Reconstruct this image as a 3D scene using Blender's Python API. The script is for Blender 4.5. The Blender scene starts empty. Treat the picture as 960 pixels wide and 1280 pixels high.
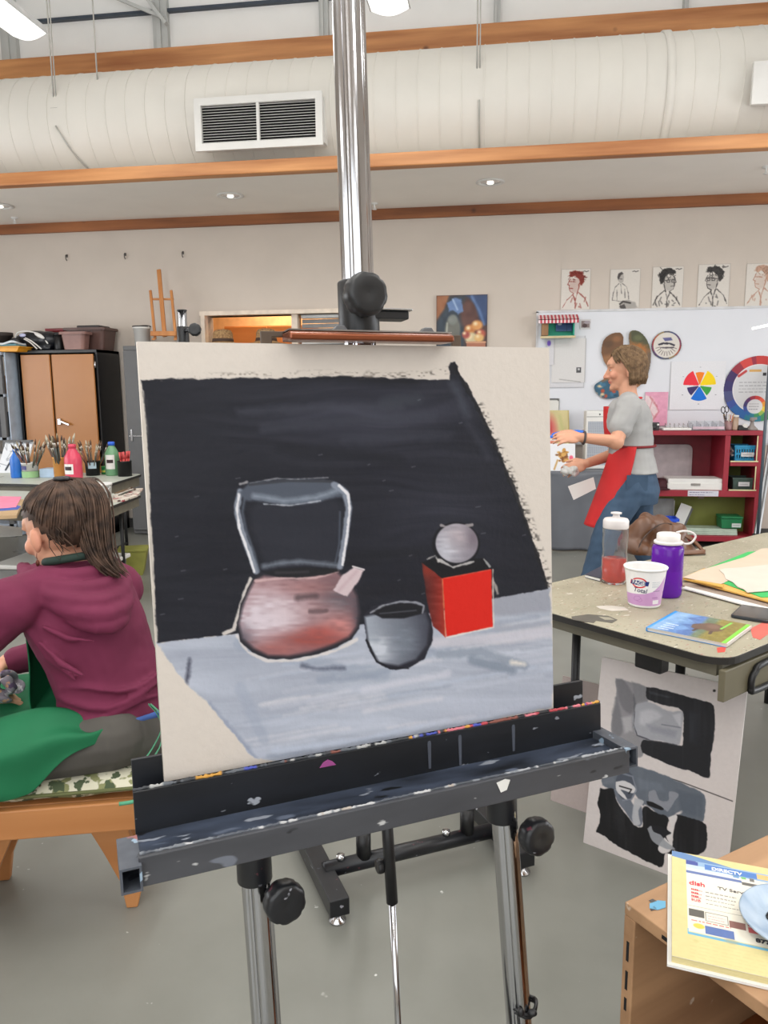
# An art studio: a still-life painting on an easel, two painters, tables and supplies
LAMP_W = 29; UP_W = 26; WINDOW_W = 128; SIDE_W = 90; SIDE_E = .9; EXPO = -0.1
import bpy, bmesh, math, random
import numpy as np
from mathutils import Vector, Matrix, Euler, noise as mnoise
random.seed(7)
RNG = np.random.default_rng(11)
S = bpy.context.scene
COL = S.collection
PI = math.pi

# ---------------------------------------------------------------- camera
CAM_H, YAW, PITCH, ROLL, FPX = 1.42, math.radians(8.3), math.radians(9.0), 0.008, 960.0
F_ = Vector((-math.sin(YAW)*math.cos(PITCH), math.cos(YAW)*math.cos(PITCH), -math.sin(PITCH)))
R0 = Vector((math.cos(YAW), math.sin(YAW), 0)); U0 = R0.cross(F_)
R_ = (R0*math.cos(ROLL) - U0*math.sin(ROLL)).normalized(); U_ = (U0*math.cos(ROLL) + R0*math.sin(ROLL)).normalized()
CC = Vector((0, 0, CAM_H))
def ray(px, py): return F_*FPX + R_*(px-480) + U_*(640-py)
def at(px, py, X=None, Y=None, Z=None, D=None):
    """survey: world point on a given plane seen at a photo position"""
    d = ray(px, py)
    if X is not None: t = X/d.x
    elif Y is not None: t = Y/d.y
    elif Z is not None: t = (Z-CAM_H)/d.z
    else: t = D/FPX
    return CC + d*t
cd = bpy.data.cameras.new('camera'); cam = bpy.data.objects.new('camera', cd); COL.objects.link(cam)
cd.sensor_fit = 'VERTICAL'; cd.sensor_height = 36.0; cd.lens = 36.0*FPX/1280.0
cd.clip_start = 0.02; cd.clip_end = 100
m3 = Matrix((R_, U_, -F_)).transposed()
cam.matrix_world = Matrix.Translation(CC) @ m3.to_4x4()
S.camera = cam
S.view_settings.view_transform = 'Standard'; S.view_settings.look = 'None'
S.view_settings.gamma = 1.0; S.view_settings.use_curve_mapping = False

# ---------------------------------------------------------------- colour + materials
def lin(c):
    c = np.asarray(c, dtype=np.float64)/255.0
    return np.where(c <= .04045, c/12.92, ((c+.055)/1.055)**2.4)
def rgba(c): return tuple(float(x) for x in lin(c)) + (1.0,)
MATS = {}
def mat(name, c, rough=.6, metal=0.0, var=.12, scale=12, c2=None, stretch=(1,1,1), bump=0.0, spec=.5, detail=4, coat=0):
    if name in MATS: return MATS[name]
    m = bpy.data.materials.new(name); m.use_nodes = True; nt = m.node_tree; N = nt.nodes; L = nt.links
    b = N['Principled BSDF']; b.inputs['Roughness'].default_value = rough; b.inputs['Metallic'].default_value = metal
    b.inputs['Specular IOR Level'].default_value = spec
    if coat: b.inputs['Coat Weight'].default_value = coat
    tc = N.new('ShaderNodeTexCoord'); mp = N.new('ShaderNodeMapping'); mp.inputs['Scale'].default_value = stretch
    nz = N.new('ShaderNodeTexNoise'); nz.inputs['Scale'].default_value = scale; nz.inputs['Detail'].default_value = detail
    L.new(tc.outputs['Object'], mp.inputs['Vector']); L.new(mp.outputs['Vector'], nz.inputs['Vector'])
    cr = N.new('ShaderNodeValToRGB'); a = lin(c)
    if c2 is None: lo = a*(1-var); hi = np.minimum(a*(1+var), 1)
    else: lo = a; hi = lin(c2)
    cr.color_ramp.elements[0].position = .3; cr.color_ramp.elements[1].position = .7
    cr.color_ramp.elements[0].color = (*lo, 1); cr.color_ramp.elements[1].color = (*hi, 1)
    L.new(nz.outputs['Fac'], cr.inputs['Fac']); L.new(cr.outputs['Color'], b.inputs['Base Color'])
    if bump:
        bp_ = N.new('ShaderNodeBump'); bp_.inputs['Strength'].default_value = bump; bp_.inputs['Distance'].default_value = .01
        L.new(nz.outputs['Fac'], bp_.inputs['Height']); L.new(bp_.outputs['Normal'], b.inputs['Normal'])
    MATS[name] = m; return m
def wood(name, c, c2, axis='x', scale=6, rough=.5, knots=False):
    if name in MATS: return MATS[name]
    st = {'x': (.12, 1.6, 1.6), 'y': (1.6, .12, 1.6), 'z': (1.6, 1.6, .12)}[axis]
    m = mat(name, c, rough, c2=c2, scale=scale, stretch=st, detail=8)
    if knots:
        nt = m.node_tree; N = nt.nodes; L = nt.links; b = N['Principled BSDF']
        tc = N.new('ShaderNodeTexCoord'); vo = N.new('ShaderNodeTexVoronoi'); vo.inputs['Scale'].default_value = 2.6
        L.new(tc.outputs['Object'], vo.inputs['Vector'])
        r = N.new('ShaderNodeValToRGB'); r.color_ramp.elements[0].position = .05; r.color_ramp.elements[1].position = .1
        r.color_ramp.elements[0].color = (.25, .2, .18, 1); r.color_ramp.elements[1].color = (1, 1, 1, 1)
        mx = N.new('ShaderNodeMixRGB'); mx.blend_type = 'MULTIPLY'; mx.inputs['Fac'].default_value = .9
        src = b.inputs['Base Color'].links[0].from_socket
        L.new(vo.outputs['Distance'], r.inputs['Fac']); L.new(src, mx.inputs['Color1']); L.new(r.outputs['Color'], mx.inputs['Color2'])
        L.new(mx.outputs['Color'], b.inputs['Base Color'])
    return m
def speckle(m, cols, scale=60, thr=.12, seed=0, stretch=(1, 1, 1)):
    """adds splashes of paint of several colours to a material"""
    nt = m.node_tree; N = nt.nodes; L = nt.links; b = N['Principled BSDF']
    for i, c in enumerate(cols):
        src = b.inputs['Base Color'].links[0].from_socket
        tc = N.new('ShaderNodeTexCoord'); mp = N.new('ShaderNodeMapping'); mp.inputs['Location'].default_value = (3.1*i+seed, 1.7*i, 5.3*i); mp.inputs['Scale'].default_value = stretch
        n1 = N.new('ShaderNodeTexNoise'); n1.inputs['Scale'].default_value = scale*(.6+.3*i); n1.inputs['Detail'].default_value = 3
        L.new(tc.outputs['Object'], mp.inputs['Vector']); L.new(mp.outputs['Vector'], n1.inputs['Vector'])
        r = N.new('ShaderNodeValToRGB'); r.color_ramp.elements[0].position = .5+thr; r.color_ramp.elements[1].position = .5+thr+.03
        r.color_ramp.elements[0].color = (0, 0, 0, 1); r.color_ramp.elements[1].color = (1, 1, 1, 1)
        mx = N.new('ShaderNodeMixRGB'); mx.inputs['Color2'].default_value = rgba(c)
        L.new(n1.outputs['Fac'], r.inputs['Fac']); L.new(r.outputs['Color'], mx.inputs['Fac'])
        L.new(src, mx.inputs['Color1']); L.new(mx.outputs['Color'], b.inputs['Base Color'])
    return m
def glass(name, c, rough=.02, trans=1.0, ior=1.45, alpha=1.0):
    m = mat(name, c, rough, var=.02); b = m.node_tree.nodes['Principled BSDF']
    b.inputs['Transmission Weight'].default_value = trans; b.inputs['IOR'].default_value = ior; b.inputs['Alpha'].default_value = alpha
    return m
def emit(name, c, s):
    m = bpy.data.materials.new(name); m.use_nodes = True; b = m.node_tree.nodes['Principled BSDF']
    b.inputs['Base Color'].default_value = rgba(c); b.inputs['Emission Color'].default_value = rgba(c); b.inputs['Emission Strength'].default_value = s
    return m
def vcol(name, rough=.6, bump=0, spec=.4, noisy=.06):
    if name in MATS: return MATS[name]
    m = bpy.data.materials.new(name); m.use_nodes = True; nt = m.node_tree; N = nt.nodes; L = nt.links
    b = N['Principled BSDF']; b.inputs['Roughness'].default_value = rough; b.inputs['Specular IOR Level'].default_value = spec
    a = N.new('ShaderNodeAttribute'); a.attribute_name = 'Col'
    tc = N.new('ShaderNodeTexCoord'); nz = N.new('ShaderNodeTexNoise'); nz.inputs['Scale'].default_value = 90; nz.inputs['Detail'].default_value = 3
    L.new(tc.outputs['Object'], nz.inputs['Vector'])
    mr = N.new('ShaderNodeMapRange'); mr.inputs['To Min'].default_value = 1-noisy; mr.inputs['To Max'].default_value = 1+noisy
    L.new(nz.outputs['Fac'], mr.inputs['Value'])
    mx = N.new('ShaderNodeMixRGB'); mx.blend_type = 'MULTIPLY'; mx.inputs['Fac'].default_value = 1
    L.new(a.outputs['Color'], mx.inputs['Color1']); L.new(mr.outputs['Result'], mx.inputs['Color2'])
    L.new(mx.outputs['Color'], b.inputs['Base Color'])
    if bump:
        bp_ = N.new('ShaderNodeBump'); bp_.inputs['Strength'].default_value = bump; bp_.inputs['Distance'].default_value = .003
        L.new(nz.outputs['Fac'], bp_.inputs['Height']); L.new(bp_.outputs['Normal'], b.inputs['Normal'])
    MATS[name] = m; return m

# ---------------------------------------------------------------- objects
WM = {}
def tag(o, label=None, cat=None, group=None, kind=None):
    if label: o['label'] = label
    if cat: o['category'] = cat
    if group: o['group'] = group
    if kind: o['kind'] = kind
    return o
def thing(name, label, cat, loc=(0, 0, 0), rz=0, group=None, rot=None):
    o = bpy.data.objects.new(name, None); COL.objects.link(o); o.empty_display_size = .1
    M = Matrix.Translation(Vector(loc)) @ (rot.to_4x4() if rot is not None else Matrix.Rotation(rz, 4, 'Z'))
    o.matrix_world = M; WM[o.name] = M
    return tag(o, label, cat, group)
def copy_thing(root, loc, rz, label, group=None):
    r = root.copy(); COL.objects.link(r)
    M = Matrix.Translation(Vector(loc)) @ Matrix.Rotation(rz, 4, 'Z'); r.matrix_world = M; WM[r.name] = M
    tag(r, label, None, group)
    for ch in list(root.children):
        c = ch.copy(); COL.objects.link(c); c.parent = r
        for g in ch.children:
            d = g.copy(); COL.objects.link(d); d.parent = c
    return r
def root_matrix(p):
    while p.parent is not None: p = p.parent
    return WM.get(p.name, Matrix.Identity(4))
def link(name, me, m=None, parent=None):
    o = bpy.data.objects.new(name, me); COL.objects.link(o)
    if m is not None and not me.materials: me.materials.append(m)
    if parent is not None: o.parent = parent
    return o

class MB:
    """collects shapes; build() links them as ONE mesh object"""
    def __init__(s): s.v = []; s.f = []; s.sm = []; s.mi = []; s.cm = 0
    def add(s, vs, fs, smooth=False):
        b = len(s.v); s.v += [tuple(x) for x in vs]; s.f += [tuple(i+b for i in f) for f in fs]
        s.sm += [smooth]*len(fs); s.mi += [s.cm]*len(fs); return s
    def mat(s, i): s.cm = i; return s
    def box(s, c, d, rot=None):
        x, y, z = (k/2 for k in d); c = Vector(c)
        vs = [Vector(p) for p in ((-x,-y,-z),(x,-y,-z),(x,y,-z),(-x,y,-z),(-x,-y,z),(x,-y,z),(x,y,z),(-x,y,z))]
        if rot is not None: vs = [rot @ p for p in vs]
        return s.add([p+c for p in vs], [(0,3,2,1),(4,5,6,7),(0,1,5,4),(1,2,6,5),(2,3,7,6),(3,0,4,7)])
    def hexa(s, p8): return s.add(p8, [(0,3,2,1),(4,5,6,7),(0,1,5,4),(1,2,6,5),(2,3,7,6),(3,0,4,7)])
    def bar(s, a, b, w, h, up=(0, 0, 1)):
        a = Vector(a); b = Vector(b); d = (b-a); L = d.length; d.normalize(); up = Vector(up)
        if abs(d.dot(up)) > .98: up = Vector((0, 1, 0))
        r = d.cross(up).normalized(); u = r.cross(d)
        return s.box((a+b)/2, (L, w, h), Matrix((d, r, u)).transposed())
    def tube(s, pts, r, n=12, caps=True, sx=1.0, smooth=True, twist=None):
        pts = [Vector(p) for p in pts]; k = len(pts); rr = r if isinstance(r, (list, tuple)) else [r]*k
        vs = []; fs = []; prev = None
        for i, p in enumerate(pts):
            t = (pts[min(i+1, k-1)]-pts[max(i-1, 0)])
            t = t.normalized() if t.length > 1e-9 else Vector((0, 0, 1))
            if prev is None:
                a = Vector((1, 0, 0)) if abs(t.x) < .9 else Vector((0, 1, 0))
                e1 = (a-t*a.dot(t)).normalized()
            else:
                e1 = prev-t*prev.dot(t)
                e1 = e1.normalized() if e1.length > 1e-6 else t.orthogonal().normalized()
            prev = e1; e2 = t.cross(e1)
            for j in range(n):
                a = 2*PI*j/n; vs.append(p+(e1*math.cos(a)*sx+e2*math.sin(a))*rr[i])
        for i in range(k-1):
            for j in range(n): fs.append((i*n+j, i*n+(j+1) % n, (i+1)*n+(j+1) % n, (i+1)*n+j))
        if caps: fs.append(tuple(range(n-1, -1, -1))); fs.append(tuple(range((k-1)*n, k*n)))
        return s.add(vs, fs, smooth)
    def cyl(s, a, b, r, r2=None, n=20): return s.tube([a, b], [r, r if r2 is None else r2], n)
    def lathe(s, prof, n=28, o=(0, 0, 0), rot=None, cap=True, sy=1.0):
        o = Vector(o); vs = []; fs = []; k = len(prof)
        for (r, z) in prof:
            for j in range(n):
                a = 2*PI*j/n; p = Vector((r*math.cos(a), r*math.sin(a)*sy, z))
                vs.append(o+(rot @ p if rot is not None else p))
        for i in range(k-1):
            for j in range(n): fs.append((i*n+j, i*n+(j+1) % n, (i+1)*n+(j+1) % n, (i+1)*n+j))
        if cap:
            fs.append(tuple(range(n-1, -1, -1))); fs.append(tuple(range((k-1)*n, k*n)))
        return s.add(vs, fs, True)
    def ell(s, c, d, rot=None, nu=20, nv=12):
        c = Vector(c); vs = []; fs = []
        def tr(p):
            p = Vector((p[0]*d[0], p[1]*d[1], p[2]*d[2]))
            return c+(rot @ p if rot is not None else p)
        vs.append(tr((0, 0, -1)))
        for i in range(1, nv):
            t = -PI/2+PI*i/nv
            for j in range(nu):
                a = 2*PI*j/nu; vs.append(tr((math.cos(t)*math.cos(a), math.cos(t)*math.sin(a), math.sin(t))))
        vs.append(tr((0, 0, 1))); e = len(vs)-1
        for j in range(nu):
            fs.append((0, 1+(j+1) % nu, 1+j)); fs.append((e, e-nu+j, e-nu+(j+1) % nu))
        for i in range(nv-2):
            for j in range(nu):
                a = 1+i*nu+j; b = 1+i*nu+(j+1) % nu; fs.append((a, b, b+nu, a+nu))
        return s.add(vs, fs, True)
    def caps(s, pts, r, n=14):
        """closed limb: tapered tube with ball ends and ball joints"""
        rr = r if isinstance(r, (list, tuple)) else [r]*len(pts)
        s.tube(pts, list(rr), n)
        for p, q in zip(pts, rr): s.ell(p, (q, q, q), nu=14, nv=8)
        return s
    def prism(s, poly, o, ex, ey, depth):
        """polygon (x,y pairs) in the ex/ey plane at o, thickened by the vector depth"""
        o = Vector(o); ex = Vector(ex); ey = Vector(ey); dv = Vector(depth); n = len(poly)
        vs = [o+ex*x+ey*y for x, y in poly]; vs += [p+dv for p in vs]
        if ex.cross(ey).dot(dv) > 0: fs = [tuple(range(n-1, -1, -1)), tuple(range(n, 2*n))] + [(i, (i+1) % n, n+(i+1) % n, n+i) for i in range(n)]
        else: fs = [tuple(range(n)), tuple(range(2*n-1, n-1, -1))] + [((i+1) % n, i, n+i, n+(i+1) % n) for i in range(n)]
        return s.add(vs, fs)
    def grid(s, fn, nu, nv, smooth=True, closed=False):
        vs = [fn(i/(nu), j/(nv)) for j in range(nv+1) for i in range(nu+1)]; w = nu+1
        return s.add(vs, [(j*w+i, j*w+i+1, (j+1)*w+i+1, (j+1)*w+i) for j in range(nv) for i in range(nu)], smooth)
    def mesh(s, name):
        me = bpy.data.meshes.new(name); me.from_pydata(s.v, [], s.f)
        me.polygons.foreach_set('use_smooth', s.sm); me.polygons.foreach_set('material_index', s.mi); me.update(); return me
    def build(s, name, m, parent=None, bevel=0, world=False, kind=None, sub=0, seg=2, solid=0):
        if world and parent is not None:
            inv = root_matrix(parent).inverted(); s.v = [tuple(inv @ Vector(p)) for p in s.v]
        me = s.mesh(name); ms = m if isinstance(m, (list, tuple)) else [m]
        for q in ms: me.materials.append(q)
        o = link(name, me, None, parent)
        if solid:
            md = o.modifiers.new('solid', 'SOLIDIFY'); md.thickness = solid; md.offset = 0
        if bevel:
            md = o.modifiers.new('bevel', 'BEVEL'); md.width = bevel; md.segments = seg; md.limit_method = 'ANGLE'; md.angle_limit = math.radians(40)
        if sub:
            md = o.modifiers.new('sub', 'SUBSURF'); md.levels = sub; md.render_levels = sub
        if kind: o['kind'] = kind
        return o
def noise3(p, s=1.0): return mnoise.noise(Vector(p)*s)

def bake(o):
    """apply modifiers, no operators"""
    dg = bpy.context.evaluated_depsgraph_get(); dg.update(); me = bpy.data.meshes.new_from_object(o.evaluated_get(dg)); old = o.data
    o.modifiers.clear(); o.data = me; me.name = old.name
    return o
def fuse(mb, name, m, parent, vox, smooth=3, fac=.5, world=False):
    """fuses overlapping closed shapes into one continuous skin"""
    o = mb.build(name, m, parent, world=world)
    r = o.modifiers.new('r', 'REMESH'); r.mode = 'VOXEL'; r.voxel_size = vox; r.use_smooth_shade = True
    q = o.modifiers.new('s', 'SMOOTH'); q.iterations = smooth; q.factor = fac
    return bake(o)

# ---------------------------------------------------------------- pigment on flat sheets (colour attribute on a fine mesh)
class Paint:
    """a sheet of pigment; drawing coordinates are given by box (x0,y0,x1,y1), y down"""
    def __init__(s, box, nx, ny, base):
        s.x0, s.y0, s.x1, s.y1 = box; s.nx = nx; s.ny = ny
        s.X, s.Y = np.meshgrid(np.linspace(s.x0, s.x1, nx), np.linspace(s.y0, s.y1, ny))
        s.c = np.ones((ny, nx, 3))*np.array(base, float)
        s.px = abs(s.x1-s.x0)/nx
    def over(s, mask, col):
        col = np.asarray(col, float); s.c = s.c*(1-mask[..., None])+col*mask[..., None]; return s
    def rnd(s, sx, sy, seed=0):
        """smooth value noise -1..1, cell size sx,sy in drawing units"""
        r = np.random.default_rng(seed); gx = int(abs(s.x1-s.x0)/sx)+3; gy = int(abs(s.y1-s.y0)/sy)+3
        g = r.uniform(-1, 1, (gy, gx)); fx = (s.X-s.x0)/(s.x1-s.x0)*(gx-2); fy = (s.Y-s.y0)/(s.y1-s.y0)*(gy-2)
        ix = np.clip(np.floor(fx).astype(int), 0, gx-2); iy = np.clip(np.floor(fy).astype(int), 0, gy-2); tx = np.clip(fx-ix, 0, 1); ty = np.clip(fy-iy, 0, 1)
        tx = tx*tx*(3-2*tx); ty = ty*ty*(3-2*ty)
        return (g[iy, ix]*(1-tx)+g[iy, ix+1]*tx)*(1-ty)+(g[iy+1, ix]*(1-tx)+g[iy+1, ix+1]*tx)*ty
    def segd(s, pts, closed):
        d = np.full(s.X.shape, 1e9); n = len(pts)
        for i in range(n if closed else n-1):
            ax, ay = pts[i]; bx, by = pts[(i+1) % n]; vx, vy = bx-ax, by-ay; l2 = vx*vx+vy*vy+1e-9
            t = np.clip(((s.X-ax)*vx+(s.Y-ay)*vy)/l2, 0, 1)
            d = np.minimum(d, (s.X-ax-t*vx)**2+(s.Y-ay-t*vy)**2)
        return np.sqrt(d)
    def inside(s, pts):
        ins = np.zeros(s.X.shape, bool); n = len(pts)
        for i in range(n):
            ax, ay = pts[i]; bx, by = pts[(i+1) % n]
            if ay == by: continue
            c = ((ay > s.Y) != (by > s.Y)) & (s.X < (bx-ax)*(s.Y-ay)/(by-ay)+ax); ins ^= c
        return ins
    def mpoly(s, pts, soft=1.0, rough=0, seed=0):
        d = s.segd(pts, True); d = np.where(s.inside(pts), d, -d)
        if rough: d = d+rough*.35*s.rnd(2.6*s.px, 2.6*s.px, seed)+rough*.8*s.rnd(9*s.px, 9*s.px, seed+1)
        return np.clip(.5+d/max(soft, s.px), 0, 1)
    def poly(s, pts, col, soft=1.0, a=1.0, rough=0, seed=0): return s.over(s.mpoly(pts, soft, rough, seed)*a, col)
    def mstroke(s, pts, w, soft=1.0, rough=0, seed=0):
        d = w/2-s.segd(pts, False)
        if rough: d = d+rough*(.4*s.rnd(2.6*s.px, 2.6*s.px, seed)+.8*s.rnd(9*s.px, 7*s.px, seed+1))
        return np.clip(.5+d/max(soft, s.px), 0, 1)
    def stroke(s, pts, w, col, soft=1.0, a=1.0, rough=0, seed=0): return s.over(s.mstroke(pts, w, soft, rough, seed)*a, col)
    def ell(s, cx, cy, rx, ry, col, soft=1.0, a=1.0, rot=0):
        ca, sa = math.cos(rot), math.sin(rot); x = (s.X-cx)*ca+(s.Y-cy)*sa; y = -(s.X-cx)*sa+(s.Y-cy)*ca
        d = (1-np.sqrt((x/rx)**2+(y/ry)**2))*min(rx, ry); return s.over(np.clip(.5+d/max(soft, s.px), 0, 1)*a, col)
    def rect(s, x0, y0, x1, y1, col, a=1.0): return s.over(((s.X >= x0)*(s.X <= x1)*(s.Y >= y0)*(s.Y <= y1))*float(a), col)
    def wedge(s, cx, cy, r0, r1, a0, a1, col, a=1.0):
        d = np.hypot(s.X-cx, s.Y-cy); an = np.degrees(np.arctan2(s.Y-cy, s.X-cx)) % 360; w = (an-a0) % 360
        m = np.clip(.5+(r1-d)/s.px, 0, 1)*np.clip(.5+(d-r0)/s.px, 0, 1)*(w <= (a1-a0)); return s.over(m*a, col)
    def scrib(s, x0, y0, x1, y1, col, w, rows, seed=0, a=.8):
        """rows of small illegible print"""
        r = random.Random(seed)
        for i in range(rows):
            y = y0+(y1-y0)*(i+.5)/rows; x = x0
            end = x1-r.random()*.25*(x1-x0)
            while x < end:
                l = (x1-x0)*r.uniform(.04, .12); s.rect(x, y-w/2, min(x+l, end), y+w/2, col, a); x += l+(x1-x0)*.025
        return s
    def sheet(s, name, o, ex, ey, thick, m, parent=None, back=(225, 220, 212), curve=None, world=False, edge=None):
        """slab: front face at o (drawing top-left) spanned by ex (right) and ey (down); thick goes away behind"""
        o = Vector(o); ex = Vector(ex); ey = Vector(ey); nrm = ex.cross(ey).normalized()   # points away from the viewer
        if world and parent is not None:
            inv = root_matrix(parent).inverted(); o = inv @ o; r3 = inv.to_3x3(); ex = r3 @ ex; ey = r3 @ ey; nrm = r3 @ nrm
        nx, ny = s.nx, s.ny; gu, gv = np.meshgrid(np.linspace(0, 1, nx), np.linspace(0, 1, ny))
        P = np.array(o)[None, None]+gu[..., None]*np.array(ex)+gv[..., None]*np.array(ey)
        if curve is not None: P = P-curve(gu, gv)[..., None]*np.array(nrm)
        P = P.reshape(-1, 3); idx = np.arange(nx*ny).reshape(ny, nx)
        q = np.stack([idx[:-1, :-1], idx[1:, :-1], idx[1:, 1:], idx[:-1, 1:]], -1).reshape(-1, 4)
        C = lin(np.clip(s.c, 0, 255)).reshape(-1, 3)
        ring = np.concatenate([idx[0, :-1], idx[:-1, -1], idx[-1, :0:-1], idx[:0:-1, 0]])
        if curve is None: ring = np.array([idx[0, 0], idx[0, -1], idx[-1, -1], idx[-1, 0]])
        k = len(ring); base = len(P); ec = lin(edge if edge is not None else back)
        F2 = P[ring]; B2 = P[ring]+np.array(nrm)*thick
        P = np.concatenate([P, F2, B2, B2]); C = np.concatenate([C, np.tile(ec, (2*k, 1)), np.tile(lin(back), (k, 1))])
        i = np.arange(k); j = (i+1) % k
        side = np.stack([base+i, base+j, base+k+j, base+k+i], -1)
        me = bpy.data.meshes.new(name); nf = len(q)+k+1
        loops = np.concatenate([q.ravel(), side.ravel(), base+2*k+np.arange(k)]).astype(np.int32)
        tot = np.concatenate([np.full(len(q)+k, 4), [k]]).astype(np.int32); st = np.concatenate([[0], np.cumsum(tot)[:-1]]).astype(np.int32)
        me.vertices.add(len(P)); me.vertices.foreach_set('co', P.astype(np.float32).ravel())
        me.loops.add(len(loops)); me.loops.foreach_set('vertex_index', loops)
        me.polygons.add(nf); me.polygons.foreach_set('loop_start', st); me.polygons.foreach_set('loop_total', tot)
        me.update(calc_edges=True)
        ca = me.color_attributes.new('Col', 'FLOAT_COLOR', 'POINT')
        ca.data.foreach_set('color', np.concatenate([C, np.ones((len(C), 1))], 1).astype(np.float32).ravel())
        me.validate(); me.materials.append(m); return link(name, me, None, parent)
def displace(o, fn):
    """moves each vertex by fn(co, normal) without touching normals in between"""
    vs = o.data.vertices; data = [(v.co.copy(), v.normal.copy()) for v in vs]
    flat = []
    for c, n in data: flat += list(fn(c, n))
    vs.foreach_set('co', flat); o.data.update()
def setcol(o, fn):
    """colour attribute from a function of local position"""
    me = o.data; n = len(me.vertices); co = np.empty(n*3, np.float32); me.vertices.foreach_get('co', co); co = co.reshape(-1, 3)
    C = fn(co); ca = me.color_attributes.new('Col', 'FLOAT_COLOR', 'POINT')
    ca.data.foreach_set('color', np.concatenate([lin(C), np.ones((n, 1))], 1).astype(np.float32).ravel())
def lettering(name, text, size, m, parent, o, ex, ey, off=.0008, warp=None, bold=0, slant=0, sx=1.0, align='LEFT'):
    """letters as thin raised paint: o = baseline start, ex/ey = right and up unit vectors in the parent's frame"""
    cu = bpy.data.curves.new(name, 'FONT'); cu.body = text; cu.size = size; cu.extrude = .0004; cu.offset = bold; cu.shear = slant; cu.align_x = align
    t = bpy.data.objects.new('t', cu); COL.objects.link(t); dg = bpy.context.evaluated_depsgraph_get(); dg.update()
    me = bpy.data.meshes.new_from_object(t.evaluated_get(dg)); bpy.data.objects.remove(t); bpy.data.curves.remove(cu)
    o = Vector(o); ex = Vector(ex).normalized(); ey = Vector(ey).normalized(); nz = ex.cross(ey)
    for v in me.vertices:
        x, y, z = v.co; x *= sx
        v.co = warp(x, y, z) if warp else o+ex*x+ey*y+nz*(off+z)
    me.materials.clear(); me.materials.append(m); me.name = name
    return link(name, me, None, parent)
def polar(cx, cy, r, n=24, a0=0, ry=None): return [(cx+r*math.cos(a0+2*PI*i/n), cy+(r if ry is None else ry)*math.sin(a0+2*PI*i/n)) for i in range(n)]
def rrect(x0, y0, x1, y1, r, n=5):
    p = []
    for cx, cy, a in ((x1-r, y1-r, 0), (x0+r, y1-r, 90), (x0+r, y0+r, 180), (x1-r, y0+r, 270)):
        p += [(cx+r*math.cos(math.radians(a+90*i/n)), cy+r*math.sin(math.radians(a+90*i/n))) for i in range(n+1)]
    return p
def smooth_path(pts, k=6):
    """Catmull-Rom through points"""
    P = [Vector(p) for p in pts]; out = []
    for i in range(len(P)-1):
        a = P[max(i-1, 0)]; b = P[i]; c = P[i+1]; d = P[min(i+2, len(P)-1)]
        for j in range(k):
            t = j/k; out.append(.5*((2*b)+(c-a)*t+(2*a-5*b+4*c-d)*t*t+(3*b-a-3*c+d)*t**3))
    out.append(P[-1]); return out
# ================================================================= ROOM
YW = 7.6; XL = -6.6; XR = 4.6; YF = -3.6; ZC = 5.2
ZS = at(480, 262, Y=YW).z; YB = at(480, 206.5, Z=ZS).y
m_wall = mat('wall paint', (205, 194, 183), .75, var=.03, scale=3)
m_wall2 = mat('soffit paint', (238, 232, 224), .8, var=.02, scale=3)
m_up = mat('upper wall paint', (238, 238, 236), .8, var=.02, scale=3)
m_white = mat('white enamel', (222, 220, 216), .45, var=.02, scale=5)
m_duct = mat('duct enamel', (221, 217, 209), .5, var=.03, scale=2)
m_black = mat('black plastic', (22, 22, 24), .42, var=.2, scale=30)
m_dark = mat('dark void', (14, 14, 15), .8)
m_glul = wood('glulam fir', (156, 94, 50), (218, 156, 100), 'x', 6, .5, True)
m_trimw = wood('fir trim', (116, 66, 34), (170, 106, 60), 'x', 7, .5, True)
# floor: sealed concrete with paint drips
m_floor = mat('sealed concrete', (114, 114, 107), .32, c2=(138, 138, 131), scale=1.3, detail=9, bump=.02)
speckle(m_floor, [(196, 196, 188), (96, 95, 88), (205, 205, 200)], 16, .235, 2)
nt = m_floor.node_tree; b_ = nt.nodes['Principled BSDF']
rr_ = nt.nodes.new('ShaderNodeMapRange'); rr_.inputs['To Min'].default_value = .2; rr_.inputs['To Max'].default_value = .42
nt.links.new([n for n in nt.nodes if n.type == 'TEX_NOISE'][0].outputs['Fac'], rr_.inputs['Value']); nt.links.new(rr_.outputs['Result'], b_.inputs['Roughness'])
st = 'structure'
MB().box(((XL+XR)/2, (YF+YW)/2, -.05), (XR-XL+.4, YW-YF+.4, .1)).build('floor', m_floor, kind=st)
# back wall with the pass-through opening
pa = at(262, 398, Y=YW); pb = at(425, 428, Y=YW); px0, px1, pz0, pz1 = pa.x-.02, pb.x+.25, 1.86, pa.z+.02
w = MB(); T = .14
def wseg(x0, x1, z0, z1): w.box(((x0+x1)/2, YW+T/2, (z0+z1)/2), (x1-x0, T, z1-z0))
wseg(XL, px0, 0, ZS+.5); wseg(px1, XR, 0, ZS+.5); wseg(px0, px1, 0, pz0); wseg(px0, px1, pz1, ZS+.5)
w.build('wall_back', m_wall, kind=st)
MB().box((XL-.07, (YF+YW)/2, ZC/2), (.14, YW-YF+.28, ZC)).build('wall_left', m_wall, kind=st)
MB().box((XR+.07, (YF+YW)/2, ZC/2), (.14, YW-YF+.28, ZC)).build('wall_right', m_wall, kind=st)
MB().box(((XL+XR)/2, (YF+YB+1.4)/2, ZC+.05), (XR-XL+.28, YB+1.4-YF+.4, .1)).build('ceiling', m_up, kind=st)
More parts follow.
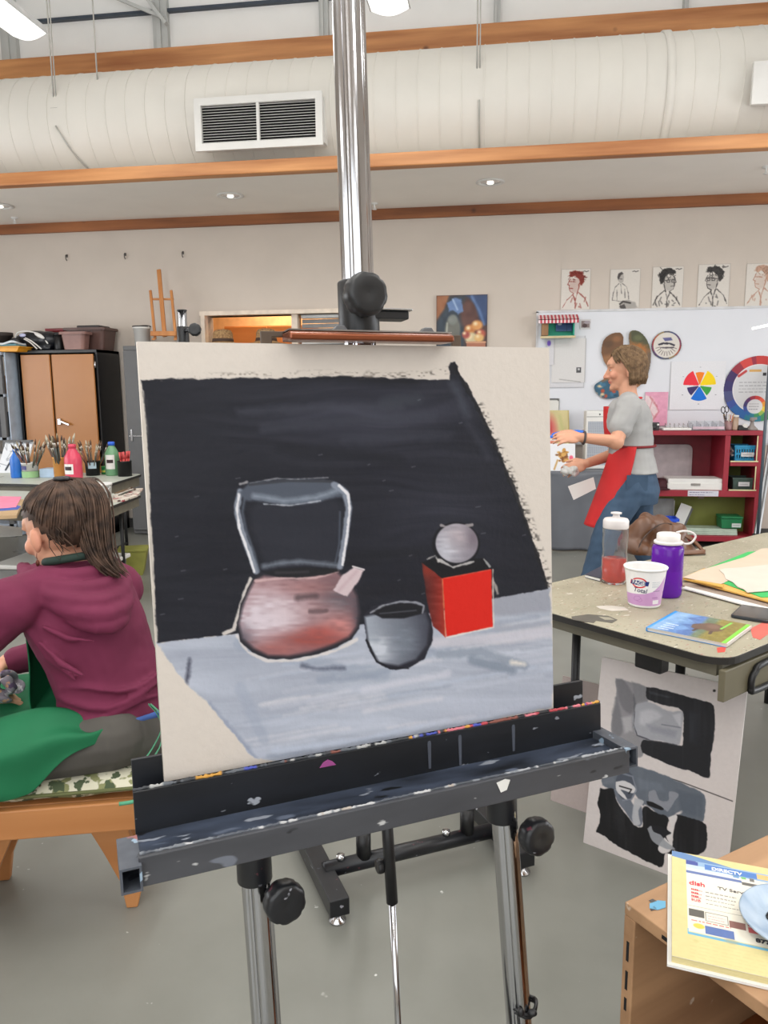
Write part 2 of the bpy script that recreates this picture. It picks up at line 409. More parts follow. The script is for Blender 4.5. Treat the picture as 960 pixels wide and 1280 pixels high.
# front wall (behind the viewer) with a wide window
wx0, wx1, wz0, wz1 = -4.2, 2.6, .95, 3.7
w = MB()
for x0, x1, z0, z1 in ((XL, wx0, 0, ZC), (wx1, XR, 0, ZC), (wx0, wx1, 0, wz0), (wx0, wx1, wz1, ZC)):
    w.box(((x0+x1)/2, YF-.07, (z0+z1)/2), (x1-x0, .14, z1-z0))
w.build('wall_front', m_wall, kind=st)
w = MB()
for i in range(6):
    x = wx0+(wx1-wx0)*i/5; w.box((x, YF-.05, (wz0+wz1)/2), (.06, .08, wz1-wz0))
for z in (wz0+.03, wz1-.03): w.box(((wx0+wx1)/2, YF-.05, z), (wx1-wx0, .08, .06))
w.build('window_1', m_white, kind=st)
# soffit, upper (clerestory) wall
yb1 = YB+.15+.92+.06                                               # face of the upper beam, behind the duct
MB().box(((XL+XR)/2, (YB+.1+YW)/2, ZS+.04), (XR-XL, YW-YB-.1, .08)).build('ceiling_soffit', m_wall2, kind=st)
zb1t = at(480, 38, Y=yb1).z; zb1b = at(480, 84, Y=yb1).z-.12
MB().box(((XL+XR)/2, yb1+.2, (ZS+.081+ZC)/2), (XR-XL, .1, ZC-ZS-.081)).build('wall_upper', m_up, kind=st)
# timbers
zb2t = at(480, 191, Y=YB).z
MB().box(((XL+XR)/2, YB+.05, (ZS+zb2t)/2-.005), (XR-XL, .10, zb2t-ZS+.01)).build('trim_2', m_glul, kind=st, bevel=.008)
MB().box(((XL+XR)/2, yb1+.075, (zb1t+zb1b)/2), (XR-XL, .15, zb1t-zb1b)).build('trim_1', m_glul, kind=st, bevel=.012)
ztr = at(480, 275, Y=YW).z
MB().box(((XL+XR)/2, YW-.02, (ZS+.03+ztr)/2), (XR-XL, .04, ZS+.03-ztr)).build('trim_3', m_trimw, kind=st, bevel=.004)
MB().box(((XL+XR)/2, YW-.008, .05), (XR-XL, .016, .1)).build('baseboard_back', mat('rubber base', (70, 68, 66), .6), kind=st)
# clerestory mullions and a long dark strip
yu = yb1+.15
for a, b in ((5, 24), (195, 213), (401, 412), (617, 625), (851, 857)):
    x0 = at(a, 50, Y=yu).x; x1 = at(b, 50, Y=yu).x
    w = MB(); w.box(((x0+x1)/2, yu-.03, (zb1t+ZC)/2), (x1-x0, .06, ZC-zb1t)); w.box(((x0+x1)/2-.01, yu-.065, (zb1t+ZC)/2), ((x1-x0)*.3, .03, ZC-zb1t))
    w.build('window_post', mat('mullion', (188, 190, 188), .5, var=.02), kind=st)
w = MB(); w.box(((XL+XR)/2, yu-.02, zb1t+.36), (XR-XL, .05, .028)); w.build('window_rail', mat('dark strip', (58, 68, 80), .5), kind=st)
a = at(152, 0, Y=yu-.12); b = at(204, 22, Y=yu-.12); w = MB(); w.bar(a+(a-b)*.5, b, .02, .03); w.bar(at(185, 0, Y=yu-.14), at(208, 30, Y=yu-.14), .05, .03)
w.build('window_brace', mat('mullion', (188, 190, 188), .5), kind=st)

# round spiral duct over the soffit
RD = .45; yd = YB+.13+RD; zd = ZS+.145+RD*.9
rings = []
x = XL+.02
prof = []
sp = .17
while x < XR-.2:
    prof += [(RD, x), (RD, x+sp*.93), (RD+.004, x+sp*.94), (RD+.004, x+sp*.985), (RD, x+sp*.99)]; x += sp
rotx = Matrix(((0, 0, 1), (0, 1, 0), (-1, 0, 0)))
duct = thing('air_duct', 'white round spiral air duct running along the timber beam', 'duct', (0, yd, zd))
w = MB().lathe(prof, 64, rot=rotx, cap=False); w.sm = [False]*len(w.sm); o = w.build('duct_pipe', m_duct, duct); o.data.shade_smooth(); o.data.set_sharp_from_angle(angle=.35)
for px in (838,):
    xx = at(px, 130, Y=yd-RD).x; w = MB(); w.lathe([(RD+.002, xx-.03), (RD+.014, xx-.025), (RD+.014, xx+.025), (RD+.002, xx+.03)], 64, rot=rotx, cap=False)
    w.build('joint_band', m_duct, duct)
m_cable = mat('galvanised cable', (176, 174, 168), .4, metal=.4)
for i, (px, py, tp) in enumerate(((68, 138, 62), (122, 105, 121), (596, 108, 597))):
    yy = yd-RD*.93 if i != 1 else yd-RD*.75
    q = at(px, py, Y=yy); xx = q.x
    h = thing('duct_hanger', ['steel cable hanger left of the vent, clip well down the duct', 'thin steel cable hanger reaching only the top of the duct', 'steel cable hanger with a clip right of the easel mast'][i], 'hanger', (xx, yy, q.z), group='duct hangers')
    w = MB(); w.cyl((0, 0, 0), (0, 0, ZC-q.z-.01), .006, n=8)
    if i != 1: w.cyl((.022, 0, 0), (.022, 0, ZC-q.z-.01), .005, n=8)
    w.build('cable', m_cable, h)
    if i != 1:
        MB().box((0.01, -.012, -.01), (.07, .03, .05)).build('clip', mat('clip steel', (150, 146, 140), .4, metal=.5), h, bevel=.004)
        pts = []
        for k in range(15):
            t = math.radians(190+5.5*k); pts.append((xx+.02+(.28*k/14 if i == 0 else 0), yd+(RD+.008)*math.cos(t), zd+(RD+.008)*math.sin(t)))
        MB().tube(pts, .007, 6).build('strap', m_cable, duct, world=True)
# supply grille on the duct
yg = yd-RD-.07
gp = [at(*p, Y=yg) for p in ((239, 124), (402, 114), (405, 180), (249, 191))]
x0, x1 = (gp[0].x+gp[3].x)/2, (gp[1].x+gp[2].x)/2; z1, z0 = (gp[0].z+gp[1].z)/2, (gp[2].z+gp[3].z)/2
gr = thing('air_grille', 'white louvred air vent on the front of the round duct', 'vent', ((x0+x1)/2, yg, z0))
W_, H_ = x1-x0, z1-z0
MB().box((0.02, .090, H_/2), (W_-.03, .10, H_-.06)).build('vent_box', m_white, gr)
w = MB(); fw = .055
for c, d in (((0, 0, fw/2), (W_, .03, fw)), ((0, 0, H_-fw/2), (W_, .03, fw)), ((-W_/2+fw/2, 0, H_/2), (fw, .03, H_-2*fw)), ((W_/2-fw/2, 0, H_/2), (fw, .03, H_-2*fw)), ((0, .002, H_/2), (.022, .028, H_-2*fw))): w.box(c, d)
w.build('vent_frame', m_white, gr)
MB().box((0, .034, H_/2), (W_-2*fw+.01, .004, H_-2*fw+.01)).build('vent_shade', m_dark, gr)  # dark plate added for the shade seen between the slats
n = 14
for k in range(n):
    z = fw+(H_-2*fw)*(k+.5)/n
    MB().box((0, .008, z), (W_-2*fw, .013, .0032), Matrix.Rotation(math.radians(16), 3, 'X')).build('slat', m_white, gr)
# second vent collar at the right edge
q0 = at(938, 78, Y=yg); q1 = at(938, 132, Y=yg)
w = MB(); w.box((.45, 0, (q0.z-q1.z)/2), (.9, .04, q0.z-q1.z)); w.box((.47, .06, (q0.z-q1.z)/2), (.86, .1, q0.z-q1.z-.05))
g2 = thing('air_grille', 'white vent cut by the right edge, on the duct', 'vent', (q1.x, yg, q1.z)); w.build('vent_frame', m_white, g2, bevel=.005)
# recessed lights + sprinkler heads in the soffit
m_can = mat('satin reflector', (220, 220, 220), .2, metal=.8); m_bulb = emit('lamp glow', (255, 250, 240), 1.5)
for i, (px, py) in enumerate(((288, 244), (613, 227), (0, 257))):
    q = at(px, py, Z=ZS)
    t = thing('recessed_light', ['recessed ceiling light left of the easel mast', 'recessed ceiling light right of the easel mast', 'recessed ceiling light at the left edge'][i], 'ceiling light', (q.x, q.y, ZS), group='recessed soffit lights')
    MB().lathe([(.115, -.001), (.12, -.008), (.1, -.012), (.085, -.008), (.084, -.001)], 28).build('trim_ring', m_white, t)
    MB().lathe([(.083, -.002), (.075, -.006), (.03, -.004), (.0, -.004)], 24, cap=False).build('reflector', m_can, t)
    MB().ell((0, 0, -.012), (.03, .03, .01)).build('bulb', m_bulb, t)
for i, (px, py) in enumerate(((18, 272), (468, 254), (958, 208))):
    q = at(px, py, Z=ZS); t = thing('sprinkler_head', ['tiny sprinkler head under the soffit at far left', 'tiny sprinkler head under the soffit beside the easel mast', 'tiny sprinkler head under the soffit at far right'][i], 'sprinkler', (q.x, q.y, ZS), group='sprinklers')
    w = MB(); w.lathe([(.035, 0), (.03, -.012), (.008, -.014), (.008, -.05), (.022, -.052), (.022, -.056), (.0, -.056)], 14, cap=False); w.build('head', m_white, t)
# hooks on the wall
m_hook = mat('dark hook', (92, 88, 84), .5)
for i, (px, py) in enumerate(((84, 322), (157, 320), (229, 318))):
    q = at(px, py, Y=YW); w = MB(); w.tube([(0, 0, .015), (0, -.02, .022), (0, -.03, .01), (0, -.026, -.02), (0, -.012, -.03)], .005, 8); w.box((0, -.002, .015), (.016, .004, .03))
    o = w.build('wall_hook', m_hook); o.location = q; tag(o, ['small wall hook above the orange cabinet', 'small wall hook, middle of three, above the grey cabinet', 'small wall hook above the little wooden easel'][i], 'hook', 'wall hooks')
# pass-through: lining, room beyond, shutter
w = MB(); m_lin = mat('reveal paint', (226, 212, 196), .7)
for c, d in ((((px0+px1)/2, YW+.03, pz0-.02), (px1-px0+.1, .24, .04)), (((px0+px1)/2, YW+.03, pz1+.02), (px1-px0+.1, .24, .04)), ((px0-.02, YW+.03, (pz0+pz1)/2), (.04, .24, pz1-pz0)), ((px1+.02, YW+.03, (pz0+pz1)/2), (.04, .24, pz1-pz0))): w.box(c, d)
xm = at(369, 410, Y=YW).x; w.box((xm, YW+.05, (pz0+pz1)/2), (.06, .16, pz1-pz0)); w.build('trim_4', m_lin, kind=st)
w = MB()
for c, d in ((((px0+px1)/2, YW+1.2, 2.0), (3.4, .05, 1.4)), ((px0-.9, YW+.7, 2), (.05, 1.0, 1.4)), ((px1+.9, YW+.7, 2), (.05, 1.0, 1.4)), (((px0+px1)/2, YW+.7, 2.72), (3.4, 1.1, .05)), (((px0+px1)/2, YW+.7, 1.3), (3.4, 1.1, .05))): w.box(c, d)
w.build('wall_beyond', mat('warm wall', (244, 208, 160), .8), kind=st)
cb = thing('wall_cupboard', 'orange wooden cupboard glimpsed through the wall opening', 'cupboard', ((px0+xm)/2-.05, YW+.75, 1.75))
m_ply = wood('honey plywood', (214, 140, 70), (228, 160, 92), 'x', 5)
MB().box((0, .15, .2), (1.0, .3, .36)).build('carcass', m_ply, cb, bevel=.004)
for s in (-1, 1): MB().box((s*.25, -.012, .2), (.48, .022, .34)).build('door', m_ply, cb, bevel=.004)
x0 = xm+.06; x1 = px1-.02
gl = thing('serving_hatch', 'grey roller hatch in the right half of the wall opening', 'hatch', ((x0+x1)/2, YW+.05, pz0))
w = MB(); H_ = pz1-pz0
for k in range(7): w.box((0, 0, H_*(k+.5)/7), (x1-x0, .02, H_/7-.006))
w.build('slats', mat('hatch grey', (128, 128, 128), .5), gl)
w = MB(); w.box((0, -.03, H_*.93), (x1-x0, .02, .03)); w.box((0, -.03, H_*.12), (x1-x0, .02, .03)); w.build('hatch_frame', mat('alu', (190, 190, 188), .35, metal=.4), gl)

# pendant lights (two rows down the room)
m_diff = emit('lamp lens', (255, 255, 252), 1.5); m_lampb = mat('lamp housing', (205, 206, 206), .4, metal=.2)
def area_light(loc, sx, sy, power, col=(1, 1, 1), rot=(0, 0, 0)):
    l = bpy.data.lights.new('area_light', 'AREA'); l.shape = 'RECTANGLE'; l.size = sx; l.size_y = sy; l.energy = power; l.color = col
    o = bpy.data.objects.new('area_light', l); COL.objects.link(o); o.location = loc; o.rotation_euler = rot; return o
qa = at(38, 44, Z=3.8); qb = at(488, 13, Z=3.8)
k = 0
for q in (qa, qb, Vector((2.0, qb.y, 3.8))):
    for j in range(3):
        yc = q.y-1.2-2.9*j; t = thing('pendant_light', 'long white pendant strip light '+['near the left corner of the ceiling', 'above the easel mast', 'over the right side of the room'][min(k//3, 2)] if j == 0 else 'long white pendant strip light behind the viewer', 'pendant light', (q.x, yc, 3.8), group='pendant lights')
        w = MB(); w.prism([(-.13, 0), (.13, 0), (.11, .05), (.05, .085), (-.05, .085), (-.11, .05)], (0, -1.2, 0), (1, 0, 0), (0, 0, 1), (0, 2.4, 0)); w.build('housing', m_lampb, t)
        w = MB(); w.grid(lambda u, v: Vector(((u-.5)*.24, -1.19+2.38*v, -.035*math.sin(PI*u)-.002)), 10, 2); w.build('lens', m_diff, t)
        for s in (-.9, .9): MB().cyl((0, s, .08), (0, s, ZC-3.8), .006, n=6).build('suspension', m_cable, t)
        area_light((q.x, yc, 3.74), .24, 2.35, LAMP_W, (1, .985, .96)); area_light((q.x, yc, 3.9), .2, 2.3, UP_W, (1, .985, .96), (PI, 0, 0)); k += 1  # upward light added over each fixture to brighten duct and soffit
area_light(((wx0+wx1)/2, YF+.02, (wz0+wz1)/2), wx1-wx0, wz1-wz0, WINDOW_W, (.93, .97, 1.0), (math.radians(90), 0, 0))
# unseen side-wall windows, added with area lights to brighten the soffit
for k, (xw, sg) in enumerate(((XR, -1), (XL, 1))):
    w = MB(); ya, yb_, za, zb_ = 1.2, 5.6, .75, 2.5
    for i in range(5): w.box((xw+sg*.02, ya+(yb_-ya)*i/4, (za+zb_)/2), (.05, .06, zb_-za))
    for z in (za, (za+zb_)/2, zb_): w.box((xw+sg*.02, (ya+yb_)/2, z), (.05, yb_-ya+.06, .06))
    w.build('window_%d' % (k+2), m_white, kind=st)
    MB().box((xw+sg*.004, (ya+yb_)/2, (za+zb_)/2), (.008, yb_-ya, zb_-za)).build('window_%d_pane' % (k+2), emit('added glow pane %d' % k, (236, 242, 250), SIDE_E), kind=st)
    area_light((xw+sg*.06, (ya+yb_)/2, (za+zb_)/2), zb_-za, yb_-ya, SIDE_W, (.95, .97, 1), (0, math.radians(90)*sg*-1, 0))
area_light(((px0+px1)/2-.2, YW+.8, 2.6), .8, .4, 14, (1, .8, .55))
wd = bpy.data.worlds.new('world'); S.world = wd; wd.use_nodes = True
wd.node_tree.nodes['Background'].inputs['Color'].default_value = (.9, .95, 1, 1); wd.node_tree.nodes['Background'].inputs['Strength'].default_value = 1.0
S.view_settings.exposure = EXPO
# ================================================================= FRONT EASEL + STILL-LIFE PAINTING
EY, ET, EW, EH = .5268, .0664, .6365, .60
eu = Vector((math.cos(EY), math.sin(EY), 0)); n0 = Vector((math.sin(EY), -math.cos(EY), 0)); zz = Vector((0, 0, 1))
ev = zz*math.cos(ET)-n0*math.sin(ET); en = n0*math.cos(ET)+zz*math.sin(ET)
EO = Vector((-.182, 1.1142, 1.1865))-ev*EH/2
def E(u, v, n=0): return EO+eu*u+ev*v+en*n
ERM = Matrix((eu, -en, ev)).transposed()                    # local x = u, y = away, z = v
def ebox(w, u0, u1, v0, v1, n0_, n1_): return w.box(E((u0+u1)/2, (v0+v1)/2, (n0_+n1_)/2), (u1-u0, n1_-n0_, v1-v0), ERM)
easel = thing('studio_easel', 'large black and chrome studio easel holding the still-life painting', 'easel', (EO.x, EO.y, 0), EY)
m_chrome = mat('chrome', (182, 182, 185), .12, metal=1.0, var=.03)
m_blk = speckle(mat('black enamel', (24, 25, 29), .38, var=.3, scale=14), [(70, 76, 88), (150, 150, 158), (96, 50, 60)], 40, .2, 1)
m_tray = mat('painted tray', (13, 14, 17), .42, c2=(24, 27, 34), scale=9, stretch=(.6, 2.5, 2.5), detail=8)
speckle(m_tray, [(60, 68, 84), (150, 154, 162), (120, 122, 130)], 50, .215, 4, (.5, 1, 1))
m_trayl = mat('painted tray floor', (20, 23, 29), .36, c2=(70, 79, 97), scale=7, stretch=(.9, 3.4, 3.4), detail=8)
speckle(m_trayl, [(90, 98, 114), (14, 15, 18), (132, 137, 147)], 34, .16, 6, (.35, 1, 1))
m_trayf = mat('painted tray front', (46, 47, 51), .42, c2=(70, 71, 76), scale=6, stretch=(.5, 2, 2), detail=8)
speckle(m_trayf, [(104, 108, 118), (30, 31, 35), (178, 178, 178)], 40, .17, 9, (.4, 1, 1))
m_trayf.node_tree.nodes['Principled BSDF'].inputs['Roughness'].default_value = .5
def emat(w): return w
# tray
w = MB(); ebox(w, -.361, .397, -.082, .004, .018, .024); w.build('tray_back', m_tray, easel, world=True, bevel=.001)
w = MB(); ebox(w, -.361, .392, -.060, -.054, .018, .105); w.build('tray_floor', m_trayl, easel, world=True, bevel=.001)
w = MB(); ebox(w, -.363, .388, -.083, -.044, .094, .108); w.build('tray_lip', m_trayf, easel, world=True, bevel=.0015)
for s, ua, ub, na in ((0, -.386, -.360, .035), (1, .380, .404, -.004)):
    w = MB()
    for a, b, c, d in ((ua, ub, -.083, -.080), (ua, ub, -.053, -.050), (ua, ua+.003, -.080, -.053), (ub-.003, ub, -.080, -.053)): ebox(w, a, b, c+(.008 if s else 0), d+(.008 if s else 0), na, .116 if not s else .108)
    w.build('tray_end_tube', speckle(mat('painted tube', (56, 60, 68), .5, c2=(84, 88, 96), scale=25), [(150, 96, 92), (44, 48, 56), (140, 160, 178)], 30, .14, 3), easel, world=True)
    w = MB(); ebox(w, ua+.003, ub-.003, -.080+(.008 if s else 0), -.053+(.008 if s else 0), na+.03, na+.034); w.build('tube_shade', m_dark, easel, world=True)  # dark plate standing in for the shade inside the open tube
w = MB(); ebox(w, -.359, .390, -.05, .033, -.022, -.016); w.build('back_plate', m_tray, easel, world=True, bevel=.001)
# dried paint along the tray's edges
def crust(name, p0, p1, r, cols, seed, n=260):
    rg = random.Random(seed); pts = []; rad = []
    for i in range(n+1): pts.append(p0.lerp(p1, i/n)+Vector((0, 0, rg.uniform(-.25, .25)*r))); rad.append(r*rg.uniform(.5, 1.15))
    o = MB().tube(pts, rad, 6).build(name, vcol('dry paint', .55, .3), easel, world=True)
    cs = []
    cur = cols[0]
    for i in range(n+1):
        t = i/n
        if rg.random() < .25: cur = rg.choices(cols, [1+4*((t > .5) and k >= 3)+6*(t <= .5 and k < 3) for k in range(len(cols))])[0]
        cs += [cur]*6
    arr = np.array(cs, float)
    setcol(o, lambda co: arr[:len(co)])
crust('paint_crust', E(-.361, .005, .0195), E(.397, .005, .0195), .0030, [(52, 54, 58), (86, 90, 96), (160, 160, 158), (30, 30, 34), (168, 62, 70), (190, 140, 60), (66, 76, 160), (196, 110, 120), (120, 70, 60)], 3)
crust('paint_crust', E(-.361, -.0435, .1), E(.386, -.0435, .1), .0024, [(110, 114, 120), (80, 84, 92), (180, 180, 180), (120, 124, 130), (150, 152, 156), (70, 74, 80), (170, 160, 150)], 5)
# paint chips
w = MB(); w.prism([(-.012, -.004), (-.006, .003), (.001, .006), (.008, .002), (.013, -.004)], E(-.09, -.008, .0245), eu, ev, en*.0012); w.build('paint_chip', mat('magenta paint', (150, 70, 130), .5), easel, world=True)
w = MB(); w.prism([(-.011, .002), (-.004, -.014), (.006, -.012), (.012, .002), (.004, .005)], E(.155, -.052, .1082), eu, ev, en*.001); w.build('paint_chip', mat('white paint', (214, 212, 208), .5), easel, world=True)
for u_, l_ in ((.075, .04), (.128, .045), (.225, .04)):
    w = MB(); w.prism([(-.003, 0), (-.002, -l_), (.002, -l_), (.003, 0), (.002, .004), (-.002, .004)], E(u_, -.008, .0241), eu, ev, en*.0006); w.build('paint_drip', mat('grey drip', (70, 74, 84), .45), easel, world=True)
# legs with sleeves and knobs, mast, base
def fluted(w, a, b, r, n=48):
    a = Vector(a); b = Vector(b); d = (b-a).normalized(); e1 = eu-d*eu.dot(d); e1.normalize(); e2 = d.cross(e1); vs = []; fs = []
    for p in (a, b):
        for j in range(n):
            t = 2*PI*j/n; k = 1-.10*(abs(math.sin(t*2)) > .93)-.05*(abs(math.sin(t*2+.5)) > .97)
            vs.append(p+(e1*math.cos(t)+e2*math.sin(t))*r*k)
    fs = [(j, (j+1) % n, n+(j+1) % n, n+j) for j in range(n)]+[tuple(range(n-1, -1, -1)), tuple(range(n, 2*n))]
    return w.add(vs, fs, False)
def knob(name, c, axis, r, parent, m=None, depth=.03):
    axis = Vector(axis).normalized(); q = Vector((0, 0, 1)).rotation_difference(axis).to_matrix()
    prof = [(.0, -depth*.9), (r*.4, -depth*.9), (r*.42, -depth*.5), (r*.9, -depth*.45), (r, -depth*.2), (r, depth*.12), (r*.93, depth*.3), (r*.75, depth*.36), (r*.3, depth*.33), (.0, depth*.3)]
    w = MB(); n = 40; vs = []; fs = []
    for pr, z in prof:
        for j in range(n):
            t = 2*PI*j/n; k = 1-(.06*max(0, math.cos(9*t))**2 if pr > r*.85 else 0); vs.append(Vector(c)+q @ Vector((pr*k*math.cos(t), pr*k*math.sin(t), z)))
    for i in range(len(prof)-1):
        for j in range(n): fs.append((i*n+j, i*n+(j+1) % n, (i+1)*n+(j+1) % n, (i+1)*n+j))
    w.add(vs, fs, True); return w.build(name, m or m_blk, parent, world=True)
VB = -(EO.z-.07)/ev.z
for s, u0, u1, kx, kv, top in ((-1, -.200, -.196, -.170, -.183, -.10), (1, .214, .225, .247, -.183, -.10)):
    w = MB(); fluted(w, E(u0, -.07, 0), E(u1+(.012 if s > 0 else .004), VB, .035), .0215); w.build('leg_post', m_chrome, easel, world=True)
    w = MB(); w.cyl(E(u0, -.084, 0), E(u0, -.172, .001), .0255, n=28); w.build('sleeve', m_blk, easel, world=True, bevel=.002)
    knob('knob', E(kx, kv, .055), en+eu*.1, .030, easel, depth=.034)
w = MB(); pm = E(.235, -.49, .02)
for k, (dv, rr) in enumerate(((0, .024), (-.006, .0235))): w.tube([pm+(eu*math.cos(t)+n0*math.sin(t))*rr+zz*(dv+.004*math.sin(3*t)) for t in [2*PI*i/20 for i in range(21)]], .003, 6)
w.ell(pm+n0*.026+eu*.004, (.008, .006, .006)); w.ell(pm+n0*.022-eu*.016+zz*.004, (.006, .005, .008)); w.build('cable_tie', m_black, easel, world=True)
w = MB(); fluted(w, E(.010, -.12, -.048), E(.012, 1.62, -.048), .0245); w.build('mast', m_chrome, easel, world=True)
w = MB(); w.cyl(E(.010, .612, -.046), E(.010, .700, -.046), .031, n=32); w.build('clamp_sleeve', m_black, easel, world=True, bevel=.003)
knob('clamp_knob', E(-.004, .668, .022), en+eu*.05, .0315, easel, m_black, .04)
w = MB(); ebox(w, .02, .082, .642, .654, -.05, -.02); w.build('clamp_plate', m_black, easel, world=True, bevel=.002)
w = MB(); ebox(w, .03, .086, .654, .657, -.055, -.015); w.build('plate_top', m_chrome, easel, world=True, bevel=.001)
m_rail_refl = mat('painted wood reflection', (150, 84, 52), .22, c2=(104, 52, 34), scale=9, stretch=(.3, 2, 2), metal=.5)  # wood reflected in the chrome rail, painted into its colour
w = MB(); pr = [(-.012, .013), (.026, .012), (.034, .008), (.034, 0), (.028, -.001), (-.012, .001)]
pa_ = E(-.120, .6025, 0); w.prism([(a, b) for a, b in pr], pa_, en, ev, eu*.25); w.build('top_clamp_rail', m_rail_refl, easel, world=True, bevel=.002)
w = MB(); ebox(w, -.120, .130, .6155, .6175, -.010, .026); w.build('rail_cover', m_chrome, easel, world=True)
m_brn = mat('brown hardboard', (74, 58, 44), .6, var=.2, scale=30)
w = MB(); w.prism([(-.15, .598), (-.15, .619), (.166, .619), (.166, .598), (.150, .598), (.150, .611), (-.134, .611), (-.134, .598)], E(0, 0, -.013), eu, ev, en*-.006)
w.build('canvas_holder', m_brn, easel, world=True, bevel=.001)
for u_ in (-.042, .095):
    w = MB(); w.prism([(-.011, 0), (-.004, .007), (.007, .007), (.012, 0)], E(u_, .618, .004), eu, ev, en*.012); w.build('wing_bolt', mat('bolt steel', (120, 122, 126), .3, metal=.7), easel, world=True, bevel=.001)
w = MB(); w.tube([E(.020, -.10, -.03), E(.026, -.285, -.03)], .0095, 16); w.build('strut_sleeve', m_black, easel, world=True)
w = MB(); w.tube([E(.026, -.28, -.03), E(.034, VB+.02, -.03)], .0055, 12); w.build('strut_rod', m_chrome, easel, world=True)
knob('strut_knob', E(.010, -.225, -.04), -eu, .012, easel, m_black, .014)
w = MB()
for s in (-.2, .245):
    a = E(s, VB, 0); a.z = .045; w.bar(a+n0*.30, a-n0*.32, .055, .045)
a = E(-.2, VB, 0); b = E(.245, VB, 0); a.z = b.z = .045; w.bar(a, b, .05, .045); 
a = E(.022, VB, -.045); a.z = .09; w.bar(E(-.2, VB, -.04)*1, E(.245, VB, -.04)*1, .04, .03)
w.build('base', m_blk, easel, world=True, bevel=.004)

# ---- the painting, drawn in survey coordinates on its own board
NX, NY = 560, 540
pt = Paint((0, 0, 1, 1), NX, NY, (199, 190, 181))
gu, gv = np.meshgrid(np.linspace(-EW/2, EW/2, NX), np.linspace(EH, 0, NY))
Pw = np.array(EO)+gu[..., None]*np.array(eu)+gv[..., None]*np.array(ev)-np.array(CC)
dz = Pw @ np.array(F_); pt.X = 480+FPX*(Pw @ np.array(R_))/dz; pt.Y = 640-FPX*(Pw @ np.array(U_))/dz
pt.x0, pt.y0, pt.x1, pt.y1, pt.px = 160, 420, 700, 985, 1.0
wv = pt.rnd(150, 40, 77)*14+pt.rnd(60, 30, 78)*5; Y_ = pt.Y.copy(); pt.Y = pt.Y+wv
nz = pt.rnd(150, 9, 1)*.5+pt.rnd(70, 4.5, 2)*.32+pt.rnd(40, 2.2, 5)*.18; pt.Y = Y_                  # horizontal bristle marks
nd = pt.rnd(30, 6, 3)
# table cloth
cl = [(196, 803), (295, 793), (450, 780), (617, 745), (687, 735), (693, 850), (690, 884), (600, 905), (480, 929), (352, 952), (318, 949), (290, 915), (262, 880), (234, 855), (213, 828)]
m = pt.mpoly(cl, 2.5, 2.0, 4)
base = np.array((158, 163, 176))[None, None]+(nz*10+pt.rnd(90, 14, 6)*9)[..., None]
base = base+((np.clip((pt.Y-800)/150, 0, 1)*12)[..., None])*np.array((1, 1, 1.05))
pt.c = pt.c*(1-m[..., None])+base*m[..., None]
for i in range(70):
    r = random.Random(i+50); x = r.uniform(330, 690); y = r.uniform(800, 930)-(x-480)*.16; L = r.uniform(40, 130); c = r.choice([(186, 190, 202), (176, 178, 190), (140, 147, 162), (196, 194, 200), (168, 176, 192)])
    mm = pt.mstroke([(x-L/2, y+L*.07), (x, y-2), (x+L/2, y-L*.10)], r.uniform(2, 6), 4, 1.2, i)*m*r.uniform(.25, .6)
    pt.over(mm, c)
for pts, w_, c, a in (([(585, 762), (685, 750)], 26, (140, 142, 152), .8), ([(620, 785), (686, 782)], 9, (150, 152, 162), .6), ([(545, 803), (640, 797), (688, 790)], 14, (186, 182, 190), .7),
                      ([(550, 818), (600, 815), (655, 832)], 11, (128, 137, 150), .75), ([(590, 825), (640, 838)], 11, (118, 128, 142), .8), ([(540, 815), (470, 842), (400, 850)], 10, (130, 140, 156), .55),
                      ([(300, 805), (345, 818), (430, 838), (480, 842)], 16, (134, 144, 160), .45), ([(455, 862), (560, 842)], 8, (190, 190, 200), .6), ([(430, 835), (395, 836), (378, 832)], 5, (84, 88, 104), .8), ([(237, 825), (233, 855)], 4, (66, 68, 82), .95),
                      ([(262, 880), (300, 925), (320, 948)], 5, (130, 138, 156), .7), ([(300, 860), (330, 925)], 14, (146, 154, 170), .5), ([(640, 828), (655, 830)], 5, (214, 206, 198), .9), ([(340, 938), (450, 925), (560, 900)], 6, (180, 188, 204), .6), ([(320, 950), (350, 951)], 3, (180, 186, 200), .8)):
    pt.over(pt.mstroke(pts, w_, 5, 1.5, int(pts[0][0]))*a*m, c)
pt.stroke([(197, 803), (240, 797), (296, 791)], 2, (34, 34, 40), 1.5, .8, .6, 7)
# dark background with bristle edges
bg = [(176, 475), (215, 473), (260, 474), (300, 472), (340, 473), (420, 470), (470, 472), (520, 474), (562, 475), (564, 462), (568, 455), (576, 470), (596, 505), (613, 540), (630, 582), (646, 624), (662, 665), (676, 703), (685, 736), (640, 743), (617, 748), (560, 762), (450, 781), (300, 792), (197, 803), (193, 740), (188, 640), (184, 560), (180, 500)]
mb_ = pt.mpoly(bg, 1.6, 1.3, 9)
dk = np.array((27, 28, 36))[None, None]+(nz*5+nd*1.5)[..., None]+pt.rnd(110, 60, 12)[..., None]*3
lift = np.exp(-(((pt.X-470)/150)**2+((pt.Y-520)/45)**2))*(.75+.5*nz)+.6*np.exp(-(((pt.X-540)/90)**2+((pt.Y-640)/70)**2))*(.7+.5*nz)
dk = dk+np.clip(lift, 0, 1.5)[..., None]*np.array((22, 22, 26))
pt.c = pt.c*(1-mb_[..., None])+dk*mb_[..., None]
